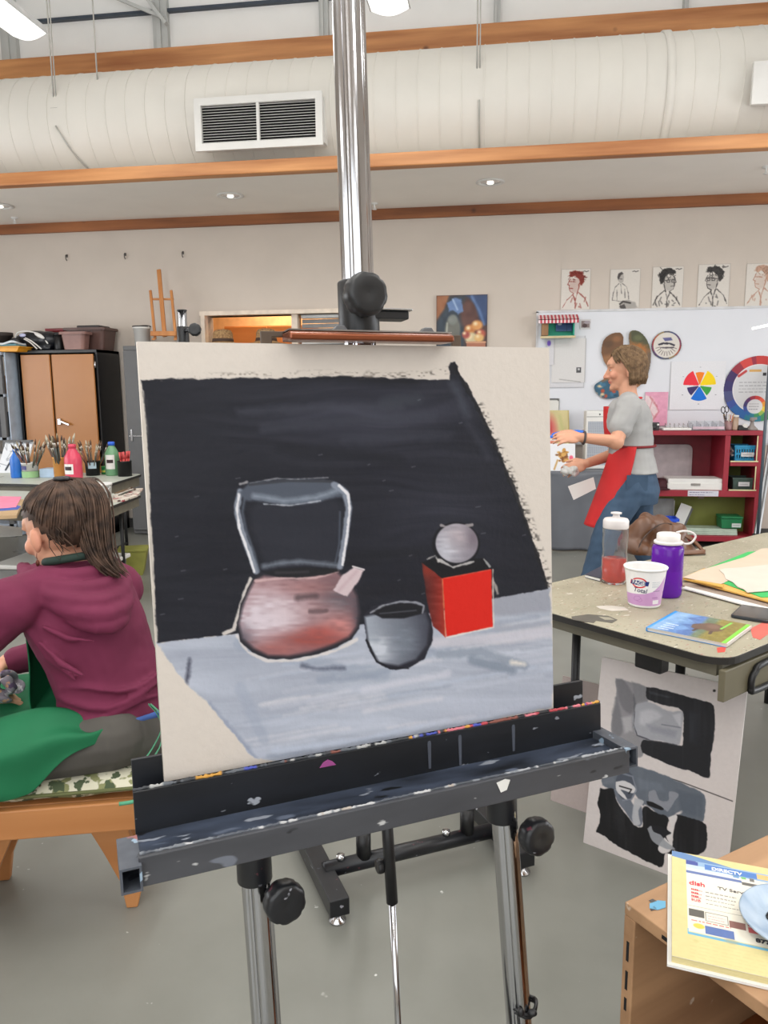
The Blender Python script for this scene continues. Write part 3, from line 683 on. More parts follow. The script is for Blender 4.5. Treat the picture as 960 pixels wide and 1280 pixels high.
for x0, y0, x1, y1, c, w_ in ((300, 515, 500, 508, (58, 60, 70), 10), (330, 535, 540, 520, (54, 56, 66), 12), (480, 503, 520, 500, (52, 56, 64), 14), (430, 550, 560, 545, (50, 52, 62), 10), (340, 470, 520, 478, (22, 23, 28), 9), (350, 560, 500, 575, (24, 25, 32), 12), (440, 700, 540, 690, (24, 25, 31), 14), (210, 640, 290, 620, (28, 30, 38), 16), (455, 740, 530, 735, (26, 26, 33), 16), (566, 480, 585, 520, (66, 70, 80), 9), (585, 530, 610, 570, (50, 52, 62), 9)):
    pt.over(pt.mstroke([(x0, y0), ((x0+x1)/2, (y0+y1)/2-2), (x1, y1)], w_, 8, 2, int(x0))*.55*mb_, c)
# dry-brush: top edge, corner flick, right edge, left edge
dry = (pt.rnd(3, 2, 21)+pt.rnd(14, 2, 22)*.8)
pt.over(pt.mstroke([(200, 473), (300, 468), (440, 466), (520, 468), (566, 461)], 6, 5)*np.clip(dry*.9-.15, 0, 1)*.8, (120, 112, 104))
pt.over(pt.mstroke([(440, 472), (520, 470), (567, 464)], 4, 3)*np.clip(dry+.1, 0, 1)*.7, (66, 60, 56))
pt.poly([(561, 459), (563, 453), (569, 452), (573, 458), (571, 468), (563, 466)], (30, 30, 36), 1.5, 1, 1, 3)
pt.stroke([(568, 457), (600, 515), (640, 606), (662, 665), (684, 733)], 5, (26, 26, 30), 1.5, .9, 2.2, 8)
pt.over(pt.mstroke([(600, 508), (640, 596), (668, 668), (686, 728)], 9, 6)*np.clip(dry, 0, 1)*.75, (50, 46, 44))
pt.over(pt.mstroke([(177, 490), (181, 560), (186, 650), (191, 760)], 7, 1.5, .8, 4)*np.clip(.55+.8*pt.rnd(5, 30, 33), 0, 1), (186, 178, 168))
pt.over(pt.mstroke([(183, 500), (186, 600), (190, 700), (196, 800)], 2.5, 2)*np.clip(pt.rnd(4, 20, 35)+.2, 0, 1)*.5, (120, 116, 112))
for i in range(26):
    r = random.Random(900+i); x = r.uniform(200, 660); y = r.uniform(485, 770); pt.over(pt.mstroke([(x, y), (x+r.uniform(2, 6), y-1)], 1.2, 1.2)*mb_*.6, (96, 98, 106))
# kettle handle
hin = [(312, 640), (322, 628), (372, 634), (420, 622), (428, 640), (422, 690), (416, 706), (372, 704), (334, 712), (326, 690), (315, 664)]
pt.poly(hin, (44, 46, 55), 8, .55)
pt.stroke([(330, 708), (350, 704), (375, 702), (425, 707)], 6, (108, 115, 126), 5, .8, 1, 4)
pt.stroke([(320, 714), (312, 690), (301, 660), (296, 635), (300, 614)], 8, (132, 139, 152), 2.4, .9, .8, 5)
pt.stroke([(318, 715), (310, 690), (299, 660), (296, 635), (299, 618)], 3, (214, 212, 215), 1.3, .9, .8, 6)
pt.stroke([(324, 716), (318, 692), (308, 664), (303, 640), (306, 622)], 3, (88, 96, 108), 3, .7)
pt.poly([(299, 615), (312, 604), (360, 599), (405, 600), (428, 607), (436, 622), (420, 622), (395, 629), (360, 632), (325, 627), (306, 625)], (74, 80, 92), 4, .95, 1, 7)
pt.stroke([(312, 606), (360, 601), (415, 602)], 3, (52, 54, 60), 2, .9)
pt.stroke([(318, 620), (355, 626), (395, 622), (425, 612)], 6, (128, 137, 150), 6, .8, 1, 8)
pt.stroke([(330, 630), (362, 632), (400, 626)], 1.8, (168, 172, 180), 1.4, .8, .8, 9)
pt.stroke([(300, 605), (308, 603)], 3, (150, 148, 150), 2, .9, 1); pt.stroke([(312, 604), (345, 598), (370, 599), (410, 597)], 1.3, (140, 140, 146), 1.2, .7, .9, 3)
pt.stroke([(418, 606), (432, 616), (436, 634), (432, 668), (425, 708)], 8, (124, 131, 145), 2.4, .9, .8, 10)
pt.stroke([(424, 607), (435, 618), (437, 636), (434, 668), (428, 706)], 3, (214, 212, 215), 1.3, .9, .8, 11)
pt.stroke([(425, 640), (424, 680), (419, 704)], 2.5, (70, 76, 88), 2, .8)
# kettle body
body = [(318, 722), (326, 715), (340, 719), (372, 722), (405, 716), (424, 712), (437, 724), (447, 740), (452, 765), (449, 786), (440, 799), (420, 810), (392, 819), (362, 824), (335, 824), (314, 815), (300, 802), (296, 780), (301, 755), (309, 736)]
pt.stroke([(313, 724), (304, 746), (297, 772), (292, 787), (280, 792)], 4, (206, 198, 192), 1.8, .9, 1, 3)
pt.stroke([(297, 795), (310, 815), (335, 826), (372, 825), (420, 813), (446, 799)], 4, (206, 198, 194), 2, .8, 1.2, 5)
pt.poly(body, (36, 35, 42), 1.5, 1, .8, 5)
inner = [(318, 726), (330, 720), (372, 724), (420, 714), (436, 728), (446, 745), (449, 766), (446, 783), (436, 796), (415, 806), (388, 815), (360, 820), (335, 819), (317, 810), (303, 798), (299, 780), (304, 757), (312, 738)]
mk_ = pt.mpoly(inner, 5)
def blob(cx, cy, rx, ry): return np.exp(-(((pt.X-cx)/rx)**2+((pt.Y-cy)/ry)**2))
bd = np.ones_like(pt.c)*np.array((128, 92, 96))
st_ = (pt.rnd(26, 3, 44)+pt.rnd(9, 3, 45))*.5
for cx, cy, rx, ry, c, a in ((330, 735, 60, 16, (158, 128, 132), .9), (425, 748, 30, 24, (84, 78, 86), 1), (325, 772, 36, 30, (196, 184, 192), 1.15), (360, 768, 30, 22, (200, 188, 196), 1.0), (395, 765, 40, 18, (160, 130, 132), .6), (425, 785, 22, 15, (176, 118, 116), 1.0), (390, 800, 45, 10, (140, 72, 68), 1.0), (345, 812, 30, 8, (150, 92, 90), .9), (398, 790, 22, 8, (160, 78, 72), .8), (450, 765, 9, 30, (66, 60, 68), .9), (302, 800, 14, 18, (88, 82, 92), .8), (390, 735, 40, 8, (150, 108, 108), .7)):
    k = np.clip(blob(cx, cy, rx, ry)*a*(1+.5*st_), 0, 1)[..., None]; bd = bd*(1-k)+np.array(c)*k
bd = bd+(st_*9)[..., None]; pt.c = pt.c*(1-mk_[..., None])+bd*mk_[..., None]
pt.stroke([(372, 747), (395, 745)], 7, (72, 58, 62), 5, .7, 1); pt.stroke([(388, 764), (408, 764)], 5, (84, 66, 70), 3, .7, 1)
pt.stroke([(320, 726), (350, 723), (395, 722), (422, 714)], 3.2, (188, 158, 158), 2, .85, .8, 12)
pt.poly([(330, 716), (350, 711), (385, 709), (420, 711), (424, 714), (405, 719), (370, 722), (345, 721)], (28, 28, 32), 2, 1, .6, 3)
pt.stroke([(345, 716), (385, 715)], 3, (58, 56, 60), 3, .6)
pt.poly([(416, 738), (428, 719), (442, 709), (455, 713), (448, 727), (434, 746)], (190, 172, 176), 2, 1, 1, 4)
pt.stroke([(424, 738), (446, 714)], 4, (172, 148, 154), 4, .6); pt.stroke([(441, 708), (455, 712)], 2, (212, 204, 204), 1.3, .9)
# bowl
pt.poly([(455, 768), (466, 757), (490, 750), (515, 751), (531, 757), (540, 776), (541, 800), (531, 824), (512, 834), (490, 837), (470, 828), (458, 804)], (34, 34, 43), 1.6, 1, 1, 6)
mk_ = pt.mpoly([(456, 771), (470, 768), (500, 772), (532, 766), (537, 780), (534, 806), (520, 824), (498, 832), (474, 828), (461, 806)], 4)
sh = np.clip((pt.X-455+st_*14)/(88), 0, 1); bw = np.array((150, 157, 168))*(1-sh[..., None])+np.array((50, 51, 62))*sh[..., None]
k = np.clip(blob(474, 812, 16, 16)*(1+st_), 0, 1)[..., None]; bw = bw*(1-k)+np.array((178, 182, 192))*k; k = np.clip(blob(505, 800, 18, 22)*(1+.6*st_)*.6, 0, 1)[..., None]; bw = bw*(1-k)+np.array((120, 128, 140))*k
bw += (st_*12)[..., None]; pt.c = pt.c*(1-mk_[..., None])+bw*mk_[..., None]
pt.poly([(463, 765), (478, 757), (505, 753), (529, 758), (527, 767), (505, 773), (478, 773)], (26, 26, 31), 2, 1)
pt.stroke([(463, 766), (478, 757), (500, 752), (520, 753), (530, 757), (528, 766)], 2.6, (146, 148, 156), 1.8, .85, .8, 13); pt.stroke([(475, 767), (520, 763)], 1.6, (80, 82, 90), 1.5, .7)
pt.stroke([(458, 800), (470, 826), (488, 836), (510, 835)], 2.4, (22, 22, 28), 1.5, .9, .7)
# red box with the sphere on top
pt.poly([(527, 703), (541, 698), (606, 698), (616, 712), (553, 724)], (20, 20, 24), 1.5, 1, .6, 2)
pt.poly([(553, 723), (614, 712), (616, 784), (558, 796)], (196, 32, 22), 1.2, 1, .5, 3)
mk_ = pt.mpoly([(527, 703), (553, 723), (557, 797), (541, 782), (534, 752)], 1.5, .6, 4); t = np.clip((pt.X-528)/28, 0, 1)[..., None]
sd = np.array((64, 30, 30))*(1-t)+np.array((146, 42, 32))*t+(st_*10)[..., None]; k = np.clip(blob(534, 712, 8, 10), 0, 1)[..., None]; sd = sd*(1-k)+np.array((122, 44, 34))*k
pt.c = pt.c*(1-mk_[..., None])+sd*mk_[..., None]
pt.stroke([(553, 724), (557, 796)], 1.4, (214, 120, 80), 1.2, .7, .5); pt.stroke([(558, 797), (616, 784)], 1.8, (214, 206, 198), 1.4, .8, .8, 4); pt.stroke([(616, 712), (617, 784)], 1.6, (206, 190, 180), 1.3, .75, .8, 6); pt.stroke([(555, 723), (613, 712)], 1.2, (214, 90, 70), 1.2, .7)
pt.stroke([(605, 699), (612, 708)], 2, (170, 170, 168), 1.5, .8, .8); pt.stroke([(618, 728), (622, 742)], 3, (190, 180, 172), 2, .7, 1); pt.stroke([(534, 699), (545, 694), (548, 702)], 2.4, (180, 176, 172), 1.6, .8, 1)
pt.ell(570, 680, 30, 27.5, (22, 22, 27), 2); pt.stroke([(552, 657), (565, 660), (590, 656)], 3, (160, 152, 152), 1.6, .8, 1); pt.stroke([(549, 700), (566, 709), (592, 702)], 3, (196, 192, 190), 1.6, .8, 1, 3)
mk_ = np.clip((1-np.hypot((pt.X-571)/27.5, (pt.Y-679)/25.5))*14, 0, 1)
sp_ = np.ones_like(pt.c)*np.array((140, 136, 144)); 
for cx, cy, rx, ry, c, a in ((558, 685, 16, 18, (178, 178, 188), 1), (574, 672, 16, 14, (164, 152, 158), .8), (592, 672, 10, 22, (108, 98, 108), .9), (584, 694, 10, 8, (130, 124, 134), .7)):
    k = np.clip(blob(cx, cy, rx, ry)*a*(1+.4*st_), 0, 1)[..., None]; sp_ = sp_*(1-k)+np.array(c)*k
sp_ += (st_*10)[..., None]; pt.c = pt.c*(1-mk_[..., None])+sp_*mk_[..., None]
m_paint = vcol('acrylic on board', .55, .25, .25, .03)
pc = pt.sheet('painted_board', E(-EW/2, EH, 0), eu*EW, ev*-EH, .012, m_paint, back=(150, 140, 128), edge=(206, 198, 188))
tag(pc, 'large unframed still-life painting of a kettle, bowl, red box and ball on the front easel', 'painting')
# ================================================================= LEFT BACKGROUND
m_steelb = mat('black cabinet steel', (26, 26, 28), .35, var=.1)
m_door = mat('ochre door', (164, 106, 52), .34, c2=(178, 120, 64), scale=1.5)
m_steelg = mat('grey cabinet steel', (96, 96, 97), .5, var=.03)
m_chr2 = mat('handle chrome', (200, 200, 202), .2, metal=1)
x0, x1, zt = -4.69, -3.84, 1.835
cab = thing('storage_cabinet', 'black steel cabinet with two ochre doors against the back wall', 'cabinet', ((x0+x1)/2, 7.1, 0))
cw = x1-x0
w = MB()
for c, d in (((0, .46, zt/2), (cw, .02, zt)), ((-cw/2+.01, .24, zt/2), (.02, .44, zt)), ((cw/2-.01, .24, zt/2), (.02, .44, zt)), ((0, .24, zt-.015), (cw, .46, .03)), ((0, .24, .04), (cw, .46, .08))): w.box(c, d)
w.build('carcass', m_steelb, cab, bevel=.003)
dw = (cw-.10)/2
d1 = MB().box((0, 0, 0), (dw+.06, .02, zt-.13)).build('door', m_door, cab, bevel=.003); d1.location = (dw/2-.005, -.006, zt/2+.02)
d2 = MB().box((0, 0, 0), (dw-.06, .02, zt-.13)).build('door', m_door, cab, bevel=.003); d2.location = (-dw/2-.012, -.018, zt/2+.02); d2.rotation_euler = (0, 0, math.radians(-3.5))
zh = at(75, 527, Y=7.1).z-zt/2-.02; hh = MB(); hh.box((-dw/2+.015, -.02, zh), (.035, .02, .06)); hh.bar((-dw/2+.01, -.035, zh+.015), (-dw/2+.13, -.04, zh-.03), .018, .02); hh.build('handle', m_chr2, d1, bevel=.004)
for z in (.75, -.75): MB().cyl((dw/2+.045, -.004, z-.03), (dw/2+.045, -.004, z+.03), .01, n=10).build('hinge', m_chr2, d1)
# rack at far left with clutter
rk = thing('shelf_rack', 'grey open steel shelving rack cut by the left edge', 'shelf', (-5.4, 6.95, 0))
for sx in (-.66, .64):
    for sy in (0, .42): MB().box((sx, sy, .91), (.055, .04, 1.82)).build('post', m_steelg, rk, bevel=.003)
for z in (.12, .55, .98, 1.4, 1.8): MB().box((0, .21, z), (1.36, .46, .03)).build('shelf', mat('shelf blue grey', (150, 158, 170), .45), rk, bevel=.003)
MB().box((.69, .21, .91), (.012, .40, 1.8)).build('side_panel', mat('pale blue panel', (176, 190, 206), .45), rk)
rg = random.Random(4)
for z, items in ((.995, [(-.3, .3, .2, (120, 84, 60)), (.2, .25, .16, (190, 150, 70)), (.48, .2, .24, (60, 60, 66))]), (1.415, [(-.2, .4, .22, (210, 208, 204)), (.4, .32, .18, (196, 130, 60))]), (.565, [(.3, .5, .26, (206, 204, 200)), (-.3, .4, .2, (70, 48, 40))])):
    for dx, w_, h_, c in items:
        t = thing('storage_box', ['cardboard box', 'yellow carton', 'dark carton', 'white carton', 'orange carton', 'white lidded carton', 'brown carton'][len([o for o in bpy.data.objects if o.name.startswith('storage_box')]) % 7]+' on the grey steel rack at the left edge', 'box', (-5.4+dx, 7.15, z))
        m = mat('carton %d%d%d' % c, c, .7); MB().box((0, 0, h_*.42), (w_, .3, h_*.84)).build('carton', m, t, bevel=.006); MB().box((0, 0, h_*.92), (w_+.015, .315, h_*.16)).build('lid', m, t, bevel=.006)
z = 1.816
t = thing('tray', 'yellow plastic tray on top of the steel rack', 'tray', (at(9, 424, Y=7.05).x, 7.1, z)); MB().prism([(-.16, 0), (.16, 0), (.18, .045), (-.18, .045)], (0, -.15, 0), (1, 0, 0), (0, 0, 1), (0, .3, 0)).build('tray_body', mat('yellow plastic', (226, 158, 40), .4), t, bevel=.006); MB().box((0, 0, .047), (.39, .33, .008)).build('rim', mat('yellow plastic', (226, 158, 40), .4), t)
t = thing('folded_cloth', 'pale teal and white folded cloth lying on the yellow tray', 'cloth', (at(6, 414, Y=7.05).x, 7.1, z+.052))
w = MB(); w.grid(lambda u, v: Vector(((u-.5)*.3, (v-.5)*.24, .035+.012*math.sin(9*u+4*v))), 14, 8); w.build('top_fold', mat('white linen', (206, 214, 220), .8), t, solid=.02); MB().box((0, 0, .013), (.3, .24, .024)).build('under_fold', mat('teal linen', (96, 140, 150), .8), t, bevel=.01)
t = thing('flower_pot', 'dark brown pot at the left edge above the rack', 'pot', (at(1, 415, Y=7.2).x, 7.2, z+.05*0)); MB().lathe([(.0, 0), (.075, 0), (.10, .16), (.112, .16), (.112, .2), (.1, .2), (.09, .16), (.0, .15)], 26).build('pot', mat('dark brown pot', (52, 42, 38), .6), t)
# on top of the cabinet: bag with hose, red box, tube, bins
zt2 = zt+.002
c = at(47, 425, Y=7.3)
t = thing('vacuum_bag', 'black machine bag with white cords and a round hose port', 'bag', (c.x, 7.26, zt2))
w = MB(); w.ell((0.02, 0, .10), (.23, .13, .098)); w.ell((.14, 0, .10), (.14, .12, .09)); w.ell((-.14, -.02, .065), (.13, .12, .065)); w.box((0.02, 0, .02), (.38, .2, .036))
fuse(w, 'bag_body', mat('black vinyl', (26, 28, 34), .35, var=.3, scale=20, bump=.2), t, .012, 2)
MB().lathe([(.025, 0), (.05, 0), (.055, .01), (.055, .06), (.03, .06), (.025, .02)], 24, o=(-.11, -.12, .065), rot=Matrix.Rotation(math.radians(90), 3, 'X')).build('hose_port', m_black, t)
for k, pts in enumerate(([(-.17, -.07, .1), (-.13, -.09, .17), (-.02, -.1, .185), (.12, -.1, .15), (.2, -.11, .06)], [(-.03, -.14, .11), (.04, -.145, .07), (.10, -.14, .01)], [(-.02, -.135, .12), (.06, -.145, .08), (.14, -.13, .01)])):
    MB().tube(smooth_path(pts, 5), .007, 8).build('cord', m_white, t)
MB().ell((-.05, -.128, .145), (.035, .015, .018)).build('badge', mat('pale lilac plastic', (186, 190, 222), .35), t); MB().ell((.12, -.118, .14), (.06, .014, .02), Matrix.Rotation(.5, 3, 'Y')).build('badge', m_white, t)
c = at(70, 408, Y=7.42); t = thing('box', 'small dark red lidded box on the cabinet behind the black bag', 'box', (c.x, 7.49, zt2)); MB().box((0, 0, .1), (.22, .15, .2)).build('box_body', mat('dark red plastic', (128, 24, 34), .4), t, bevel=.008); MB().box((0, 0, .215), (.24, .16, .03)).build('lid', mat('dark red plastic', (128, 24, 34), .4), t, bevel=.006)
c = at(74, 430, Y=7.2); t = thing('canister', 'small black cylinder standing between the bag and the brown bins', 'canister', (c.x, 7.2, zt2)); MB().lathe([(0, 0), (.042, 0), (.045, .01), (.045, .14), (0, .14)], 24).build('canister_body', m_black, t); MB().lathe([(.048, .14), (.048, .165), (.04, .172), (0, .172)], 24).build('lid', m_black, t)
def bin_(name, label, x, y, z, wb, wt, d, h, m, lid=None):
    t = thing(name, label, 'bin', (x, y, z)); w = MB(); th = .006
    def ring(wx, dy, zz): return [Vector((p[0], p[1], zz)) for p in rrect(-wx/2, -dy/2, wx/2, dy/2, .03)]
    R = [ring(wb, d*.85, 0), ring(wt, d, h), ring(wt+.03, d+.03, h), ring(wt+.03, d+.03, h-.022), ring(wt+.02, d+.02, h-.022), ring(wt+.02, d+.02, h+.004), ring(wt-.012, d-.012, h+.004), ring(wb-.012, d*.85-.012, .006)]
    n = len(R[0]); vs = [p for r in R for p in r]; fs = [tuple(range(n-1, -1, -1)), tuple(range((len(R)-1)*n, len(R)*n))]
    for i in range(len(R)-1): fs += [(i*n+j, i*n+(j+1) % n, (i+1)*n+(j+1) % n, (i+1)*n+j) for j in range(n)]
    w.add(vs, fs); w.build('bin_body', m, t)
    if lid: MB().box((lid[0], 0, h+.012), (lid[1], d*.8, .03)).build('lid', lid[2], t, bevel=.008)
    return t
m_bin = mat('brown plastic', (92, 66, 60), .42); m_binr = mat('rose brown plastic', (140, 104, 96), .42)
c0 = at(108, 431, Y=7.42); bin_('storage_bin', 'large dark brown plastic bin with a lid on the black cabinet', c0.x+.07, 7.40, zt2, .36, .42, .28, .215, m_bin, (.03, .24, mat('dark lid', (44, 36, 36), .45)))
c0 = at(96, 431, Y=7.17); bin_('storage_bin', 'smaller rose-brown plastic bin in front of the large brown bin', c0.x-.005, 7.17, zt2, .21, .25, .14, .165, m_binr)
c = at(80, 430, Y=7.22); 
# grey cabinet hidden partly by the painting
gx0 = at(153, 432, Y=7.2).x; gx1 = at(352, 432, Y=7.2).x; gz = 1.868
g = thing('steel_cabinet', 'grey steel cabinet half hidden behind the large painting', 'cabinet', ((gx0+gx1)/2, 7.2, 0)); gw = gx1-gx0
w = MB(); w.box((0, .195, gz/2), (gw, .37, gz-.02)); w.box((0, .195, gz-.02), (gw, .38, .04)); w.build('carcass', m_steelg, g, bevel=.003)
for k in range(3):
    xx = -gw/2+gw*(k+.5)/3; d = MB().box((xx, -.002, gz/2), (gw/3-.012, .018, gz-.1)).build('door', m_steelg, g, bevel=.003); MB().box((xx-gw/6+.05, -.016, 1.0), (.02, .014, .12)).build('handle', m_chr2, d, bevel=.003)
zc = at(165, 545, Y=7.19).z; MB().box((-gw/2+.12, -.014, zc), (.2, .006, .012)).build('trim_strip', m_chr2, g)
c = at(178, 425, Y=7.35); t = thing('bucket', 'small white plastic bucket on the grey cabinet', 'bucket', (c.x, 7.35, gz+.001)); h = at(178, 409, Y=7.35).z-gz; r = abs(at(188, 425, Y=7.35).x-c.x)
MB().lathe([(0, 0), (r*.85, 0), (r*.95, h*.9), (r*1.05, h*.9), (r*1.05, h), (r*.93, h), (r*.82, .01), (0, .01)], 28).build('bucket_body', m_white, t); MB().tube([(r*1.07*math.cos(a), r*1.07*math.sin(a)*.6, h+.02*math.sin(a)) for a in np.linspace(0, PI, 14)], .004, 6).build('bail', m_black, t); MB().tube([(r*1.02*math.cos(a), r*1.02*math.sin(a), h+.004) for a in np.linspace(.1, 2*PI-.4, 24)], .006, 6).build('rim', m_black, t)
# little wooden table easel
q = lambda x, y, Y=7.3: at(x, y, Y=Y)
c = q(206, 430); t = thing('table_easel', 'little wooden tabletop easel standing on the grey cabinet', 'easel', (c.x, 7.3, gz+.001))
m_be = wood('beech stick', (178, 112, 58), (200, 136, 78), 'z', 9)
Z0 = Vector((0, 0, gz+.004))
def onz(p): p = p.copy(); p.z = max(p.z, gz+.006); return p
for nm, a, b, ww in (('mast', q(198.5, 337, 7.42), q(206, 421, 7.28), .04), ('side_post', q(188, 363, 7.40), q(194, 424, 7.28), .025), ('side_post', q(214, 363, 7.40), q(220, 424, 7.28), .025), ('cross_bar', q(190, 374, 7.385), q(217, 374, 7.385), .02)):
    MB().bar(onz(a), onz(b), ww, .02, up=(0, 1, 0)).build(nm, m_be, t, world=True, bevel=.003)
a = onz(q(189, 417, 7.26)); b = onz(q(221, 417, 7.26)); MB().bar(a, b, .05, .045).build('tray', m_be, t, world=True, bevel=.004); MB().bar(onz(q(192, 424, 7.2)), onz(q(192, 424, 7.5)), .03, .02).build('foot', m_be, t, world=True, bevel=.003); MB().bar(onz(q(219, 424, 7.2)), onz(q(219, 424, 7.5)), .03, .02).build('foot', m_be, t, world=True, bevel=.003)
# two straw hats
m_straw = mat('straw', (186, 150, 104), .8, c2=(120, 88, 56), scale=70, bump=.4)
for i, px in enumerate((279, 333)):
    c = at(px, 430, Y=7.38); t = thing('straw_hat', ['straw hat on the grey cabinet, beside the black easel knob', 'straw hat on the grey cabinet, beside the brown canvas holder'][i], 'hat', (c.x, 7.38, gz+.001), group='straw hats')
    w = MB(); w.lathe([(.20, .0), (.205, .006), (.12, .02), (.1, .035), (.095, .11), (.08, .14), (.04, .15), (0, .15)], 30, cap=False); w.lathe([(.0, .0), (.2, .0)], 30, cap=False); w.build('hat_body', m_straw, t); MB().lathe([(.102, .03), (.106, .032), (.1, .062), (.097, .062)], 30).build('hat_band', mat('brown band', (70, 50, 40), .7), t)
# oil painting on the back wall
box = (545, 369, 610, 432)
p = Paint(box, 110, 106, (70, 44, 38)); p.poly([(545, 369), (562, 369), (556, 385), (545, 400)], (150, 92, 52), 3); p.poly([(556, 385), (562, 371), (585, 369), (580, 432), (545, 432), (545, 400)], (34, 48, 62), 5); p.ell(592, 392, 17, 22, (84, 46, 36), 6); p.poly([(582, 369), (610, 369), (610, 405), (600, 398), (594, 380)], (42, 66, 110), 4); p.stroke([(590, 371), (600, 388), (606, 404)], 3, (82, 110, 156), 3)
p.ell(566, 410, 10, 17, (104, 104, 96), 3); p.ell(566, 398, 6, 6, (120, 124, 118), 3); p.stroke([(559, 402), (558, 420)], 2, (170, 172, 160), 2); p.poly([(559, 378), (568, 372), (577, 374), (580, 388), (573, 392), (566, 386), (561, 388)], (96, 124, 170), 2, 1, 1); p.stroke([(566, 374), (572, 386)], 2, (158, 180, 210), 2)
for x, y, r, c in ((588, 410, 7, (196, 120, 60)), (597, 405, 7, (214, 150, 84)), (602, 415, 6, (180, 84, 60)), (590, 420, 8, (206, 190, 150)), (600, 420, 6, (220, 176, 110)), (583, 416, 5, (160, 70, 60))): p.ell(x, y, r, r*.85, c, 3); p.ell(x-2, y-2, r*.35, r*.3, (236, 214, 170), 3)
p.rect(584, 424, 608, 432, (170, 110, 84)); p.stroke([(584, 425), (608, 425)], 1.5, (220, 170, 130), 1.5); p.c += p.rnd(6, 6, 3)[..., None]*10
a = at(545.5, 369.5, Y=YW-.03); b = at(609.5, 369.5, Y=YW-.03); d = at(546, 436, Y=YW-.03)
tag(p.sheet('oil_painting', (a.x, YW-.03, a.z), (b.x-a.x, 0, 0), (0, 0, d.z-a.z), .026, vcol('oil paint', .35, .2), edge=(190, 180, 170)), 'dark oil painting of a bottle with blue cloth and fruit on the wall', 'painting')

# ---- far tables with paint bottles and brushes
m_ftop = speckle(mat('worn table top', (186, 190, 180), .4, var=.06, scale=6), [(150, 160, 150), (120, 112, 100)], 12, .2, 6)
m_frim = mat('table edge', (112, 106, 92), .6, var=.15)
def folding_table(name, label, corner, ux, uy, L, Wd, z, top, rim, apron=.06, rad=.05, legs=True, group=None):
    """corner = near corner; ux along the length, uy along the width (unit)"""
    ux = Vector((*ux, 0)).normalized(); uy = Vector((*uy, 0)).normalized(); c = Vector((*corner, 0))
    mid = c+ux*L/2+uy*Wd/2; t = thing(name, label, 'table', (mid.x, mid.y, 0), math.atan2(ux.y, ux.x), group)
    hz = Vector((0, 0, z-.022))
    o_ = MB().prism(rrect(0, 0, L, Wd, rad, 6), c+hz, ux, uy, (0, 0, .022)).build('tabletop', top, t, world=True, bevel=.003)
    MB().prism(rrect(-.004, -.004, L+.004, Wd+.004, rad+.004, 6), c+hz+Vector((0, 0, .002)), ux, uy, (0, 0, .018)).build('edge_band', mat('black edge band', (34, 32, 30), .5), t, world=True)
    w = MB(); i = .03; h2 = Vector((0, 0, z-.022-apron/2))
    for a, b in ((c+ux*i+uy*i, c+ux*(L-i)+uy*i), (c+ux*(L-i)+uy*i, c+ux*(L-i)+uy*(Wd-i)), (c+ux*(L-i)+uy*(Wd-i), c+ux*i+uy*(Wd-i)), (c+ux*i+uy*(Wd-i), c+ux*i+uy*i)): w.bar(a+h2, b+h2, .02, apron)
    w.build('apron', rim, t, world=True)
    if legs:
        for s in (.14, L-.14):
            for k, yy in enumerate((.10, Wd-.10)):
                b = c+ux*s+uy*yy; MB().cyl(b+Vector((0, 0, .002)), b+Vector((0, 0, z-.035)), .0125, n=12).build('leg', m_black, t, world=True)
            sg = 1 if s < L/2 else -1
            a = c+ux*s+uy*.10; b = c+ux*s+uy*(Wd-.1); MB().tube([a+Vector((0, 0, .18)), b+Vector((0, 0, .18))], .010, 10).build('stretcher', m_black, t, world=True)
            m_ = c+ux*(s+sg*.32)+uy*Wd/2; pts = smooth_path([a.lerp(b, .5)+Vector((0, 0, .18)), a.lerp(b, .5)+ux*sg*.1+Vector((0, 0, .36)), m_+Vector((0, 0, z-.035))], 6); MB().tube(pts, .009, 8).build('brace', m_black, t, world=True)
    return t
t1x, t1y = (-.996, .089), (-.106, .994)
folding_table('folding_table', 'far work table with paint bottles and brush tubs', (-2.823, 5.213), t1x, t1y, 1.83, .8, .75, m_ftop, m_frim, .075)
folding_table('folding_table', 'work table just behind the seated woman with papers and a white bucket', (-2.40, 4.34), t1x, t1y, 1.83, .78, .705, m_ftop, m_frim, .06)
Z1 = .7505; Z2 = .7055
def ppm(c): return FPX/((c-CC).dot(F_))
def lay(px, py, Z): return at(px, py, Z=Z)
def hgt(px, ytop, c): return at(px, ytop, Y=c.y).z-c.z
def paint_bottle(label, px, pb, ptop, wpx, col, cap=None, lab=None, group=None):
    c = lay(px, pb, Z1); H = hgt(px, ptop, c); r = wpx/2/ppm(c); t = thing('paint_bottle', label, 'bottle', c, 0, group)
    MB().lathe([(0, 0), (r*.95, 0), (r, .01), (r, H*.58), (r*.93, H*.66), (r*.55, H*.82), (r*.42, H*.86), (r*.42, H*.9), (0, H*.9)], 28).build('bottle_body', mat('paint %d %d %d' % col, col, .32), t)
    MB().lathe([(r*.46, H*.89), (r*.46, H*.985), (r*.38, H), (0, H)], 24).build('cap', cap or mat('paint %d %d %d' % col, col, .32), t)
    if lab:
        w = MB(); w.grid(lambda u, v: Vector((r*1.01*math.sin((u-.5-lab[2])*1.3), -r*1.01*math.cos((u-.5-lab[2])*1.3), H*(lab[0]+(lab[1]-lab[0])*v))), 10, 1); w.build('label', m_white, t)
        w = MB(); hm = (lab[0]+lab[1])/2; w.grid(lambda u, v: Vector((r*1.02*math.sin((u-.5)*.9-lab[2]*1.3), -r*1.02*math.cos((u-.5)*.9-lab[2]*1.3), H*(hm-.03+.10*v))), 10, 1); w.build('label_band', mat('label black', (50, 30, 34), .6), t)
    return t
paint_bottle('blue paint bottle at the left end of the far table', 22, 597, 561, 15, (34, 104, 190))
